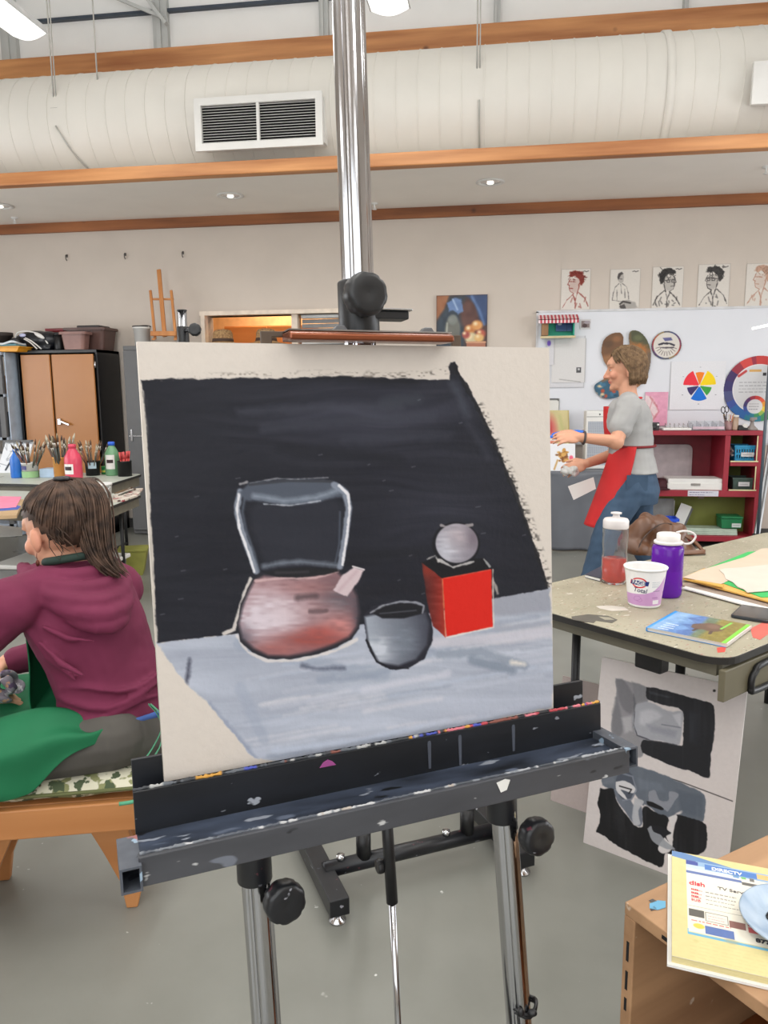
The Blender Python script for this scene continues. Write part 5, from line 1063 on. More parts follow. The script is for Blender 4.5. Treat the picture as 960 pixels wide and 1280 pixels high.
# big colour wheel chart
cx, cy, R_o = 948, 486, 41; box = (906, 443, 992, 529); p = Paint(box, 230, 230, (206, 206, 208)); seg = [(196, 56, 52), (216, 84, 50), (226, 150, 50), (230, 200, 70), (150, 180, 80), (60, 140, 90), (40, 120, 140), (40, 96, 160), (56, 76, 150), (62, 50, 104), (84, 40, 92), (150, 40, 62)]
for k in range(12):
    a0 = 262+30*k; p.wedge(cx, cy, R_o*.74, R_o, a0, a0+30.5, seg[k])
for a0, c in ((205, (60, 40, 92)), (185, (52, 44, 100)), (165, (70, 74, 120)), (225, (150, 44, 60)), (244, (206, 66, 60))): p.wedge(cx, cy, R_o*.74, R_o, a0-10, a0+10.5, c)
p.wedge(cx, cy, R_o*.72, R_o*.745, 0, 359.9, (226, 222, 222)); p.stroke([(924, 470), (932, 464)], 3, (190, 60, 60), 1); p.rect(936, 462, 950, 465, (206, 160, 90)); p.rect(952, 466, 956, 470, (40, 40, 44)); p.scrib(925, 476, 975, 492, (150, 150, 156), 1, 4, 3)
for k in range(12): p.wedge(945, 508, 9, 13.5, k*30, k*30+30.5, seg[(k+3) % 12])
p.ell(945, 508, 9, 9, (214, 212, 214), 1); p.scrib(938, 503, 952, 513, (130, 130, 136), .9, 3, 5)
shape_sheet('colour_wheel_chart', 'big round colour wheel chart cut by the right edge', 'chart', polar(cx, cy, R_o, 80), box, p, YB2-.005, .004)
# pink painting behind the standing woman
box = (806, 490, 834.5, 532); p = Paint(box, 70, 100, (222, 160, 184)); p.poly([(806, 494), (814, 496), (820, 505), (823, 515), (818, 524), (812, 532), (806, 532)], (226, 206, 208), 2, 1, 1); p.stroke([(812, 496), (820, 506), (824, 514), (818, 523), (812, 531)], 2, (196, 120, 130), 1.5, .8, 1); p.stroke([(815, 500), (812, 512), (817, 520)], 1.2, (206, 140, 150), 1, .8); p.c += p.rnd(3, 3, 2)[..., None]*6
wall_sheet(p, 'pink_painting', 'pink painting with a pale curving form behind the standing woman', 'painting', YB2-.012, .012, edge=(226, 170, 190))

# ================================================================= RED SHELF UNIT
YS = 7.1; xa = at(778, 545, Y=YS).x; xb = at(955, 541, Y=YS).x; ztop = at(870, 538.5, Y=YS).z; dS = .46
m_red = mat('red shelf paint', (150, 34, 50), .45, var=.06, scale=4); m_olive = mat('olive back panel', (112, 116, 44), .6, var=.06); m_cream = mat('cream edging', (214, 206, 160), .5)
sh = thing('shelf_unit', 'red shelf unit with olive cubbies against the white board', 'shelf', ((xa+xb)/2, YS, 0)); ox = (xa+xb)/2; w2 = (xb-xa)/2
def zz_(py, px=870): return at(px, py, Y=YS).z
xd = at(909, 570, Y=YS).x-ox; zm = zz_(617); zl = zz_(664); zcm = zz_(580)
def part(name, cx, cy, cz, dx, dy, dz, m): return MB().box((cx, cy, cz), (dx, dy, dz)).build(name, m, sh, bevel=.003)
part('top_board', 0, dS/2, ztop-.02, 2*w2, dS, .04, m_red)
for sx in (-1, 1): part('side_panel', sx*(w2-.02), dS/2+.001, (ztop-.04)/2, .04, dS-.004, ztop-.04, m_red)
part('divider', xd, dS/2+.002, (ztop-.04+zm)/2, .045, dS-.008, ztop-.04-zm, m_red)
part('middle_shelf', 0, dS/2, zm, 2*w2-.08, dS, .055, m_red); part('bottom_board', 0, dS/2, .085, 2*w2-.08, dS, .05, m_red)
part('cubby_shelf', (xd+w2)/2, dS/2, zcm, w2-xd-.06, dS-.01, .035, m_red)
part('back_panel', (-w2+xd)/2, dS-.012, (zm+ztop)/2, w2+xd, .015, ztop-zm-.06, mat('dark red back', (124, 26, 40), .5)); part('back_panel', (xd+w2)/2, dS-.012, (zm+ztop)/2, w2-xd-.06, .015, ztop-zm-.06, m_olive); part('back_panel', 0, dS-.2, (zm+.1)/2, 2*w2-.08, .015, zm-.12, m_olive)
for z in (zcm+.024, zm+.034): part('edging', (xd+w2)/2, .004, z, w2-xd-.06, .008, .012, m_cream)
for z0, z1 in ((zm+.04, zcm-.018), (zcm+.03, ztop-.045)): part('edging', w2-.046, .004, (z0+z1)/2, .01, .008, z1-z0, m_cream)
part('latch', at(876, 622, Y=YS).x-ox, -.006, zm-.035, .05, .012, .02, mat('dark latch', (60, 44, 36), .5))
def on_shelf(px, z, dy): q = at(px, 560, Y=YS+dy); return Vector((q.x, YS+dy, z))
def w_at(p0, p1, Y): return abs(at(p1, 560, Y=Y).x-at(p0, 560, Y=Y).x)
# baskets in the cubbies
def basket(label, px0, px1, z, h, c, lab, holes, dy=.06):
    c0 = on_shelf((px0+px1)/2, z, dy+.11); Wt = w_at(px0, px1, YS+dy); t = thing('basket', label, 'basket', c0); m = mat('basket %d %d %d' % c, c, .45); D = .2
    for sgn in (-1, 1):
        w = MB(); n = 9
        for k in range(n+1):
            u = k/n-.5; w.hexa([(u*Wt*.88-.006, sgn*D*.42-.003, 0), (u*Wt*.88+.006, sgn*D*.42-.003, 0), (u*Wt*.88+.006, sgn*D*.42+.003, 0), (u*Wt*.88-.006, sgn*D*.42+.003, 0), (u*Wt-.006, sgn*D/2-.003, h), (u*Wt+.006, sgn*D/2-.003, h), (u*Wt+.006, sgn*D/2+.003, h), (u*Wt-.006, sgn*D/2+.003, h)])
        for f in ((.0, .12, .5, .88, 1) if holes else np.linspace(0, 1, 14)):
            hh = .018 if holes else h/13; w.box((0, sgn*(D*.42+(D*.08)*f), h*f), (Wt*(.88+.12*f), .005, hh))
        w.build('side', m, t)
    w = MB()
    for sx in (-1, 1): w.prism([(-D*.42, 0), (D*.42, 0), (D/2, h), (-D/2, h)], (sx*Wt*.47, 0, 0), (0, 1, 0), (sx*.0, 0, 1), (sx*.006, 0, 0))
    w.box((0, 0, .004), (Wt*.88, D*.84, .008)); w.build('end_panels', m, t)
    w = MB()
    for sx, sy, dx, dy_ in ((0, -1, Wt+.02, .012), (0, 1, Wt+.02, .012), (-1, 0, .012, D), (1, 0, .012, D)): w.box((sx*Wt/2, sy*D/2, h), (dx, dy_, .014))
    w.build('rim', m, t); p = Paint((0, 0, 60, 14), 50, 12, (206, 206, 206)); p.scrib(8, 3, 54, 11, (140, 140, 144), 2.2, 1, 4); p.sheet('label', (-Wt*.26, -D/2-.004, h*lab+.02), (Wt*.54, 0, 0), (0, 0, -.038), .002, vcol('print', .5), t); return t
basket('blue slatted plastic basket in the upper cubby', 915, 945, zcm+.019, zz_(557)-zcm-.03, (38, 142, 186), .45, True)
basket('grey-green plastic bin in the lower cubby', 915, 941, zm+.029, zz_(596)-zm-.05, (62, 82, 74), .5, False)
w = MB(); r = random.Random(2); c0 = on_shelf(926, zcm+.03, .17)
t = thing('paper_bundle', 'crumpled white papers inside the blue basket', 'paper', c0)
for k in range(3): MB().grid(lambda u, v, k=k: Vector(((u-.5)*.18, (v-.5)*.12, .03+.035*k+.02*math.sin(5*u+3*v+k*2))), 10, 8).build('sheet', m_pap, t, solid=.002)
# left compartment: grey panel, white case, dark helmet, pink box
c0 = on_shelf(839, zm+.028, .36); ww = w_at(812, 867, YS+.36); hh = zz_(559)-zm-.03
t = thing('lid_panel', 'grey-pink rounded panel leaning inside the red shelf', 'panel', c0); MB().prism(rrect(-ww/2, 0, ww/2, hh, .05), (0, 0, 0), (1, 0, 0), (0, .05, 1), (0, .02, 0)).build('panel', mat('pinkish grey', (170, 158, 160), .5), t, bevel=.005); MB().prism(rrect(-ww/2+.03, .03, ww/2-.03, hh-.03, .04), (0, -.003, 0), (1, 0, 0), (0, .05, 1), (0, .003, 0)).build('inset', mat('pinkish grey inset', (178, 166, 168), .5), t)
c0 = on_shelf(868, zm+.028, .13); ww = w_at(834, 903, YS+.13); hh = zz_(598)-zm-.035
t = thing('white_case', 'low white rounded case on the middle of the red shelf', 'case', c0); MB().prism(rrect(-ww/2, 0, ww/2, hh*.62, .012), (0, -.11, 0), (1, 0, 0), (0, 0, 1), (0, .26, 0)).build('case_body', m_white, t, bevel=.006); MB().prism(rrect(-ww/2+.004, hh*.6, ww/2-.004, hh, .012), (0, -.1, 0), (1, 0, 0), (0, 0, 1), (0, .24, 0)).build('lid', m_white, t, bevel=.004); MB().box((0, -.112, hh*.5), (.08, .006, .02)).build('latch', m_chr2, t)
c0 = on_shelf(828, zm+.028, .12); t = thing('cap', 'dark maroon cap beside the white case', 'cap', c0); w = MB(); w.ell((0, 0, .02), (.09, .1, .075)); w.box((0, 0, -.04), (.3, .3, .08)); o = MB().lathe([(.095, 0), (.09, .04), (.07, .075), (.03, .095), (0, .098)], 24, cap=True).build('crown', mat('maroon cloth', (62, 24, 32), .8), t); MB().ell((-.01, -.1, .008), (.075, .06, .008)).build('brim', mat('maroon cloth', (62, 24, 32), .8), t)
c0 = on_shelf(816.5, zm+.028, .05); hh = zz_(592)-zm-.03; t = thing('carton', 'small pale pink carton with print at the left of the shelf', 'box', c0); p = Paint((0, 0, 30, 60), 24, 46, (206, 180, 188)); p.scrib(6, 10, 26, 50, (120, 90, 100), 3, 6, 2); p.sheet('front_print', (-.035, -.0305, hh), (.07, 0, 0), (0, 0, -hh), .001, vcol('print', .5), t); MB().box((0, 0, hh/2), (.07, .06, hh)).build('carton_body', mat('pink card', (206, 180, 188), .6), t)
# plastic label tape hanging on the rail
q0 = at(860, 612, Y=YS-.004); q1 = at(898, 620, Y=YS-.004)
p = Paint((0, 0, 40, 9), 70, 18, (206, 204, 214)); p.scrib(2, 1.5, 34, 4, (90, 80, 120), 1.2, 1, 1); p.scrib(2, 5, 28, 8, (110, 96, 140), 1.2, 1, 2); tg = p.sheet('shelf_label', (q0.x, YS-.003, zm+.027), (q1.x-q0.x, 0, 0), (0, 0, -.05), .002, vcol('plastic sleeve', .2)); tag(tg, 'clear plastic sleeve with purple print hanging on the shelf rail', 'label')
# lower compartment
zb = .111
c0 = on_shelf(917, zb+.062, .12); t = thing('plastic_box', 'green plastic box with a white label low in the shelf', 'box', c0); ww = w_at(904, 931, YS+.12); h_ = .11; m_gb = mat('green plastic', (20, 112, 66), .4)
MB().prism([(-ww*.46, 0), (ww*.46, 0), (ww*.5, h_*.8), (-ww*.5, h_*.8)], (0, -.08, 0), (1, 0, 0), (0, 0, 1), (0, .16, 0)).build('box_body', m_gb, t, bevel=.006); MB().box((0, 0, h_*.9), (ww*1.02, .175, h_*.2)).build('lid', m_gb, t, bevel=.006); p = Paint((0, 0, 50, 12), 44, 12, (200, 206, 202)); p.scrib(6, 3, 46, 9, (110, 120, 116), 2, 1, 4); p.sheet('label', (-.0, -.092, h_*.45), (ww*.42, 0, 0), (0, 0, -.035), .002, vcol('print', .5), t)
c0 = on_shelf(888, zb, .1); ww = w_at(850, 926, YS+.1); t = thing('glass_palettes', 'stack of pale green glass sheets on the lowest board', 'glass sheets', c0+Vector((0, .04, 0)))
for k in range(4): MB().box((.004*k, 0, .007+.0145*k), (ww-.01*k, .2-.008*k, .013)).build('pane', mat('pale green glass', (186, 202, 186), .15, spec=.7), t, bevel=.002)
c0 = on_shelf(828, zb, .11); bin_('storage_bin', 'bright blue plastic bin on the floor shelf behind the brown bag', c0.x, c0.y-.02, zb, .24, .29, .16, .145, mat('blue plastic', (40, 84, 214), .4))
c0 = on_shelf(842, zb+.02, .2); t = thing('folder', 'white and grey folder sticking up behind the blue bin', 'folder', c0+Vector((.09, -.02, -.02))); MB().box((0, 0, .13), (.1, .008, .26), Matrix.Rotation(.35, 3, 'Y')).build('cover', m_white, t); MB().box((.02, .012, .12), (.1, .006, .24), Matrix.Rotation(.35, 3, 'Y')).build('inner', m_steelg, t)
c0 = on_shelf(826, zb, .24); t = thing('board_stack', 'grey board standing behind the blue bin', 'board', c0); MB().box((0, 0, .15), (.28, .012, .3)).build('front_board', mat('grey board', (150, 150, 146), .6), t); MB().box((.01, .016, .14), (.28, .012, .28)).build('rear_board', m_pap, t)
# things on top of the shelf
zt_ = ztop+.001
c0 = on_shelf(817, zt_, .1); t = thing('camera', 'small dark camera-like box at the left end of the shelf top', 'camera', c0); MB().box((0, 0, .035), (.075, .05, .07)).build('camera_body', mat('dark grey plastic', (58, 54, 58), .45), t, bevel=.006); MB().lathe([(0, 0), (.022, 0), (.022, .02), (.017, .022), (0, .015)], 20, o=(-.01, -.025, .035), rot=Matrix.Rotation(PI/2, 3, 'X')).build('lens', m_black, t); MB().box((-.028, 0, .076), (.018, .03, .014)).build('button', m_chr2, t); MB().box((.025, -.026, .05), (.016, .004, .016)).build('flash', m_white, t)
c0 = on_shelf(843, zt_, .1); ww = w_at(826, 861, YS+.1); t = thing('wire_rack', 'white tray with a wire rack on the shelf top', 'rack', c0); MB().box((0, 0, .012), (ww, .16, .022)).build('tray', m_white, t, bevel=.006)
for k in range(6): x = -ww*.4+ww*.8*k/5; MB().tube([(x, -.06, .023), (x, -.06, .055), (x+.02, .06, .06), (x+.02, .06, .023)], .002, 6).build('wire', m_chr2, t)
m_clr = glass('clear acrylic', (240, 244, 248), .05, .85)
c0 = on_shelf(881, zt_, .1); ww = w_at(861, 902, YS+.1); t = thing('acrylic_organizer', 'clear acrylic organizer in the middle of the shelf top', 'organizer', c0); h_ = zz_(527)-ztop
MB().box((0, 0, .006), (ww, .16, .01)).build('base_plate', m_clr, t)
for k in range(5): MB().prism([(-.08, .01), (.08, .01), (.08, h_), (-.08, h_*.7)], (-ww*.48+ww*.96*k/4, 0, 0), (0, 1, 0), (0, 0, 1), (.004, 0, 0)).build('divider', m_clr, t)
MB().box((0, .078, h_*.5), (ww*.96, .004, h_*.9)).build('back_panel', m_clr, t); MB().box((0, -.078, .02), (ww*.96, .004, .03)).build('front_lip', mat('pink edge', (206, 180, 190), .4), t)
def pot(label, px, wpx, top, m, dy=.1, cat='jar', name='jar'):
    c0 = on_shelf(px, zt_, dy); r = w_at(px-wpx/2, px+wpx/2, YS+dy)/2; h = zz_(top)-ztop; t = thing(name, label, cat, c0); MB().lathe([(0, 0), (r*.95, 0), (r, .01), (r, h), (r*.94, h), (r*.9, .01), (0, .01)], 24).build('jar_body', m, t); return t, c0, r, h
tj = pot('rose-grey cup of pencils and scissors on the shelf top', 908.5, 10, 525, mat('rose grey metal', (150, 116, 116), .4, metal=.3), cat='cup', name='pencil_cup')
MB().lathe([(tj[2]*1.02, tj[3]*.9), (tj[2]*1.05, tj[3]*.92), (tj[2]*1.05, tj[3]*.97), (tj[2]*1.02, tj[3]*.99)], 24, cap=False).build('rim', m_chr2, tj[0])
tk = pot('tan jar with a lid next to the pencil cup', 917, 8, 522, mat('tan glaze', (176, 150, 130), .4)); MB().lathe([(tk[2]*1.05, tk[3]), (tk[2]*1.05, tk[3]+.015), (0, tk[3]+.018)], 22).build('lid', m_white, tk[0])
for i in range(8):
    r = random.Random(i); a = i*.9; cols = [(206, 160, 60), (190, 70, 60), (60, 90, 150), (150, 120, 90), (70, 66, 70), (200, 190, 170), (206, 120, 50), (90, 130, 90)][i]
    w = MB(); w.mat(0).cyl((0, 0, 0), (0, 0, .12), .004, n=6); w.mat(1).cyl((0, 0, .12), (0, 0, .135), .004, .001, 6); o = w.build('pencil', [mat('pencil %d' % i, cols, .5), mat('pencil tip', (206, 176, 130), .6)]); o.location = tj[1]+Vector((tj[2]*.5*math.cos(a), tj[2]*.5*math.sin(a), .012)); o.rotation_mode = 'QUATERNION'; o.rotation_quaternion = Vector((math.cos(a)*.22, math.sin(a)*.22, 1)).to_track_quat('Z', 'Y'); tag(o, 'pencil in the rose-grey cup on the red shelf', 'pencil', 'pencils on the red shelf')
w = MB()
for s in (-1, 1): w.tube([(s*.022*math.cos(t)*.8+s*.018, 0, .17+.028*math.sin(t)) for t in np.linspace(0, 2*PI, 18)], .004, 6, caps=False); w.bar((s*.014, 0, .145), (-s*.006, 0, .01), .008, .002)
o = w.build('scissors', m_black); o.location = tj[1]+Vector((-.01, .012, .012)); o.rotation_euler = (0, -.15, .3); tag(o, 'black-handled scissors standing in the pencil cup', 'scissors')
c0 = on_shelf(928, zt_, .08); t = thing('tape_dispenser', 'small dark object with a curved spout on the shelf top', 'dispenser', c0); MB().prism([(-.05, 0), (.03, 0), (.03, .02), (.0, .025), (-.02, .045), (-.04, .045), (-.05, .02)], (0, -.015, 0), (1, 0, 0), (0, 0, 1), (0, .03, 0)).build('dispenser_body', m_black, t, bevel=.003); MB().lathe([(.012, -.01), (.022, -.01), (.022, .01), (.012, .01)], 20, o=(.01, 0, .035), rot=Matrix.Rotation(PI/2, 3, 'X')).build('tape_roll', m_pap, t)
c0 = on_shelf(938, zt_, .12); t = thing('desk_bell', 'small grey cone-shaped stand at the right end of the shelf top', 'stand', c0); MB().lathe([(0, 0), (.05, 0), (.05, .008), (.02, .04), (.012, .075), (.022, .08), (.022, .095), (0, .098)], 22).build('cone', mat('warm grey', (142, 134, 130), .5), t); MB().box((.01, -.0, .1), (.05, .03, .02)).build('head', mat('warm grey', (142, 134, 130), .5), t)

# ---- cloth-covered table at the left of the shelf with air purifier and paintings
tx0 = at(668, 590, Y=6.75).x; tx1 = xa-.04; ty = 6.86; tz = at(720, 590, Y=6.86).z
dt = thing('draped_table', 'table covered to the floor with a dark grey cloth', 'table', ((tx0+tx1)/2, ty, 0)); tw = tx1-tx0
MB().box((0, .33, tz-.02), (tw-.04, .60, .03)).build('tabletop', m_ply, dt)
for sx in (-1, 1):
    for yy in (.08, .56): MB().box((sx*(tw/2-.06), yy, (tz-.036)/2), (.04, .04, tz-.036)).build('leg', m_black, dt)
m_cloth = mat('dark grey cloth', (96, 99, 106), .45, var=.12, scale=3, bump=.1)
def drape(u, v):
    s = -tw/2+tw*u
    if v < .35: y = .64-.64*(v/.35); z = tz; 
    else: y = 0-.02*math.sin(9*u)-.05*(v-.35)*(1+.5*math.sin(17*u+2)); z = tz-(v-.35)/.65*(tz-.012)
    return Vector((s, y+.02*math.sin(3*u*PI)*(v > .35), z))
ob = MB(); ob.grid(drape, 40, 40)
t = ob.build('tablecloth', m_cloth, None, solid=.004); t.location = dt.location; tag(t, 'dark grey cloth hanging to the floor over the left wall table', 'tablecloth')
zt3 = tz+.003
c0 = Vector((at(746, 575, Y=7.2).x, 7.2, zt3)); ww = w_at(729, 763, 7.1); hh = at(746, 514, Y=7.1).z-tz
t = thing('air_purifier', 'white air purifier with a perforated grey front behind the standing woman', 'air purifier', c0); MB().box((0, 0, hh/2), (ww, .2, hh)).build('housing', m_white, t, bevel=.012)
p = Paint((0, 0, 40, 60), 110, 150, (176, 180, 188)); k = ((np.mod(p.X, 2.2) < 1.1) & (np.mod(p.Y, 2.2) < 1.1))*.75; p.over(k, (110, 116, 128)); p.sheet('filter_grille', (-ww*.42, -.1015, hh*.82), (ww*.84, 0, 0), (0, 0, -hh*.75), .002, vcol('print', .5), t); MB().box((0, -.101, hh*.9), (ww*.96, .003, .004)).build('seam', m_steelg, t); MB().lathe([(0, 0), (.008, 0), (0, .003)], 12, o=(0, -.1, hh*.94), rot=Matrix.Rotation(PI/2, 3, 'X')).build('button', m_steelg, t)
def lean_sheet(p, name, label, px0, px1, ytop, Yb, Yt, zb, th=.012, cat='painting', edge=None):
    a = at(px0, ytop, Y=Yt); b = at(px1, ytop, Y=Yt); return tag(p.sheet(name, (a.x, Yt, a.z), (b.x-a.x, 0, 0), (0, Yb-Yt, zb-a.z), th, vcol('watercolour', .7), edge=edge), label, cat)
p = Paint((660, 513, 711, 555), 130, 110, (208, 196, 146)); p.c += p.rnd(5, 5, 2)[..., None]*8; p.ell(687, 529, 9, 12, (206, 110, 104), 6, .9); p.ell(685, 528, 5, 7, (186, 60, 66), 4, .9); p.ell(690, 534, 4, 4, (214, 140, 120), 3); p.rect(709.6, 513, 711, 555, (190, 170, 110)); p.stroke([(700, 518), (706, 540)], 4, (190, 190, 130), 3, .6)
lean_sheet(p, 'flower_painting', 'yellow painting with a red bloom leaning on the wall behind the draped table', 660, 711, 513, 7.18, 7.5, zt3, .012)
p = Paint((682, 554.5, 719, 588), 100, 90, (222, 222, 226)); r = random.Random(9)
for i in range(40): a = r.uniform(0, 2*PI); q = r.uniform(0, 8); p.ell(704+q*math.cos(a), 569+q*math.sin(a)*1.1, r.uniform(1, 3), r.uniform(1, 2.4), r.choice([(150, 96, 40), (190, 136, 60), (120, 72, 36), (206, 160, 90)]), 1, .9)
p.ell(714, 572, 2.5, 3, (226, 96, 120), 1.5); p.ell(716, 579, 2, 4, (70, 150, 220), 1.5); p.stroke([(697, 575), (693, 586)], 2, (190, 150, 90), 1.5)
lean_sheet(p, 'flower_painting', 'white painting of a golden-brown flower standing on the draped table', 682, 719, 554.5, 6.92, 7.0, zt3, .008)
p = Paint((0, 0, 40, 60), 30, 46, (196, 110, 84)); p.c += p.rnd(10, 14, 3)[..., None]*30; p.ell(10, 20, 10, 18, (206, 60, 50), 5)
lean_sheet(p, 'red_painting', 'red-orange painting strip beside the white flower painting', 655, 690, 553, 7.02, 7.10, zt3, .008)
c0 = at(692, 513, Y=YB2); t = thing('clipboard', 'clipboard hung on the board above the draped table', 'clipboard', (at(691, 505, Y=YB2-.004).x, YB2-.004, at(691, 520, Y=YB2).z)); ww = w_at(683, 699.5, YB2); hh = at(691, 498, Y=YB2).z-at(691, 520, Y=YB2).z
MB().box((0, 0, hh/2), (ww, .006, hh)).build('board', mat('grey board', (150, 150, 146), .6), t, bevel=.002); MB().box((0, -.005, hh*.46), (ww*.88, .003, hh*.86)).build('paper', m_pap, t); MB().tube([(-ww*.4, -.012, hh*.86), (-ww*.4, -.012, hh*.98), (ww*.4, -.012, hh*.98), (ww*.4, -.012, hh*.86)], .004, 8).build('clip', m_steelg, t)
# ---- things cut by the right edge
t = thing('leaning_rail', 'long aluminium rail leaning at the right edge beside the shelf', 'rail', at(946, 668, Z=0.0)); a = at(946, 668, Y=6.85); a.z = max(a.z, .02); b = at(967, 535, Y=7.22)
b2 = b+(b-a)*((7.53-b.y)/(b.y-a.y)); MB().bar(a, b2, .045, .03, up=(0, 1, 0)).build('rail', mat('aluminium', (176, 178, 180), .35, metal=.7), t, world=True, bevel=.003); MB().bar(a+Vector((0, -.018, 0)), b2+Vector((0, -.018, 0)), .012, .006, up=(0, 1, 0)).build('groove', m_steelg, t, world=True); MB().box(a+Vector((0, 0, -.005)), (.06, .05, .02)).build('end_cap', m_black, t, world=True)
c0 = at(957, 500, Y=6.6); t = thing('floor_lamp', 'dark thin lamp stand with a white tube arm at the right edge', 'lamp', (c0.x+.01, 6.6, 0)); ztp = at(957, 405, Y=6.6).z; MB().cyl((0, 0, .02), (0, 0, ztp), .012, n=14).build('pole', mat('slate metal', (72, 82, 92), .4), t); MB().lathe([(0, 0), (.12, 0), (.12, .012), (.02, .03), (0, .03)], 24).build('base', m_black, t); a = Vector((-.15, -.02, at(934, 411, Y=6.6).z)); MB().bar(a, Vector((.12, -.02, at(975, 401, Y=6.6).z)), .035, .018).build('tube_arm', emit('tube lamp', (255, 252, 246), 1.2), t)
# ================================================================= RIGHT WORK TABLE AND WHAT LIES ON IT
ZT = .74
m_rt = mat('paint-worn laminate', (148, 140, 119), .45, c2=(170, 163, 142), scale=5, detail=8)
speckle(m_rt, [(140, 142, 118), (146, 132, 110), (204, 198, 184), (166, 128, 116), (96, 98, 86)], 40, .165, 3, (1, 1.8, 1))
m_rim = mat('grey-olive apron', (98, 94, 80), .55, var=.1)
C0 = (.578, 1.956); tl = (.7, .714); tw_ = (-.725, .689)
rt = folding_table('folding_table', 'paint-stained folding table at right with bottles and papers', C0, tl, tw_, 1.86, .80, ZT, m_rt, m_rim, .032, .07, legs=False)
ux = Vector((*tl, 0)).normalized(); uy = Vector((*tw_, 0)).normalized(); cT = Vector((*C0, 0))
def tp(a, b, z=0): return cT+ux*a+uy*b+Vector((0, 0, z))
for s in (.225, 1.60):
    for b in (.25, .63): MB().cyl(tp(s, b, .002), tp(s, b, ZT-.035), .0145, n=14).build('leg', m_black, rt, world=True)
    MB().tube([tp(s, .25, .2), tp(s, .63, .2)], .011, 10).build('stretcher', m_black, rt, world=True)
MB().tube(smooth_path([tp(.225, .60, .24), tp(.27, .60, .36), tp(.42, .5, .48), tp(.62, .45, ZT-.06)], 5), .011, 10).build('brace', m_black, rt, world=True)
MB().box(tp(.075, .25, ZT-.075), (.045, .085, .075), Matrix.Rotation(math.atan2(ux.y, ux.x), 3, 'Z')).build('hinge_bracket', m_black, rt, world=True, bevel=.006)
# deep end panel under the right side, with its tube handle
a = tp(.015, .012, ZT-.075); b = tp(.9, .012, ZT-.075)
MB().bar(a, b, .018, .085).build('side_panel', mat('olive panel', (104, 98, 78), .55, var=.06), rt, world=True, bevel=.003)
pts = [tp(.50, -.004, ZT-.05), tp(.2, -.004, ZT-.05), tp(.155, -.004, ZT-.065), tp(.14, -.004, ZT-.08), tp(.14, -.004, ZT-.105), tp(.155, -.004, ZT-.118), tp(.3, -.004, ZT-.12)]
MB().tube(smooth_path(pts, 5), .009, 10).build('tube_handle', m_black, rt, world=True)
# spilled paint marks on the table top (thin dried paint)
def puddle(label, pts, col, z=.0006):
    q = [at(x, y, Z=ZT) for x, y in pts]; c = sum(q, Vector())/len(q); o = MB().prism([((p-c).x, (p-c).y) for p in q], (0, 0, 0), (1, 0, 0), (0, 1, 0), (0, 0, z)).build('dried_paint', mat('dried %d %d %d' % col, col, .6)); o.parent = rt; o.matrix_parent_inverse = root_matrix(rt).inverted(); o.location = (c.x, c.y, ZT+.0002)
puddle('', [(714, 771), (735, 768), (760, 770), (772, 775), (765, 779), (745, 776), (742, 779), (728, 777), (716, 775)], (88, 84, 76))
puddle('', [(748, 771), (762, 772), (768, 775), (756, 775)], (150, 144, 126), .0008)
puddle('', [(786, 763), (780, 759), (762, 757), (745, 758), (750, 761), (765, 764)], (196, 188, 178))
puddle('', [(896, 810), (908, 808), (906, 815), (897, 816)], (206, 70, 58))
puddle('', [(938, 786), (962, 774), (975, 782), (950, 800), (941, 797)], (204, 96, 84))

def on(px, py): return at(px, py, Z=ZT)
def scale_at(c): return FPX/((c-CC).dot(F_))
def zof(py, c, px): return at(px, py, Y=c.y).z-ZT
# --- sports bottle with red drink
c = on(767, 728); k = scale_at(c); r = 15.5/k; H = zof(640, c, 767)
sb = thing('water_bottle', 'clear sports bottle half full of red drink with a white squeeze cap', 'bottle', (c.x, c.y, ZT+.0008))
m_cl = glass('clear plastic', (240, 243, 245), .03, .96, 1.12)
hb = H*.80
MB().lathe([(0, .0), (r*.92, 0), (r, .012), (r, hb*.45), (r*.96, hb*.52), (r*.96, hb*.60), (r, hb*.67), (r, hb*.95), (r*.96, hb), (r*.92, hb), (r*.96, hb*.95), (r*.96, hb*.67), (r*.92, hb*.60), (r*.92, hb*.52), (r*.96, hb*.45), (r*.96, .014), (r*.88, .005), (0, .005)], 40).build('bottle_body', m_cl, sb)
m_drink = mat('red drink', (244, 74, 46), .08, var=.02); m_drink.node_tree.nodes['Principled BSDF'].inputs['Transmission Weight'].default_value = .55; m_drink.node_tree.nodes['Principled BSDF'].inputs['IOR'].default_value = 1.33
hl = zof(698, c, 767); MB().lathe([(0, .006), (r*.86, .006), (r*.945, .016), (r*.945, min(hl, hb*.44)), (0, min(hl, hb*.44))], 40).build('drink', m_drink, sb)
MB().lathe([(r*.98, hb*.97), (r*1.0, hb*.98), (r*1.0, hb+.020), (r*.90, hb+.027), (r*.5, hb+.030), (r*.30, hb+.031), (r*.26, hb+.038), (r*.25, hb+.042), (r*.42, hb+.044), (r*.42, H-.002), (0, H)], 36).build('squeeze_cap', mat('white cap', (214, 208, 206), .4), sb)
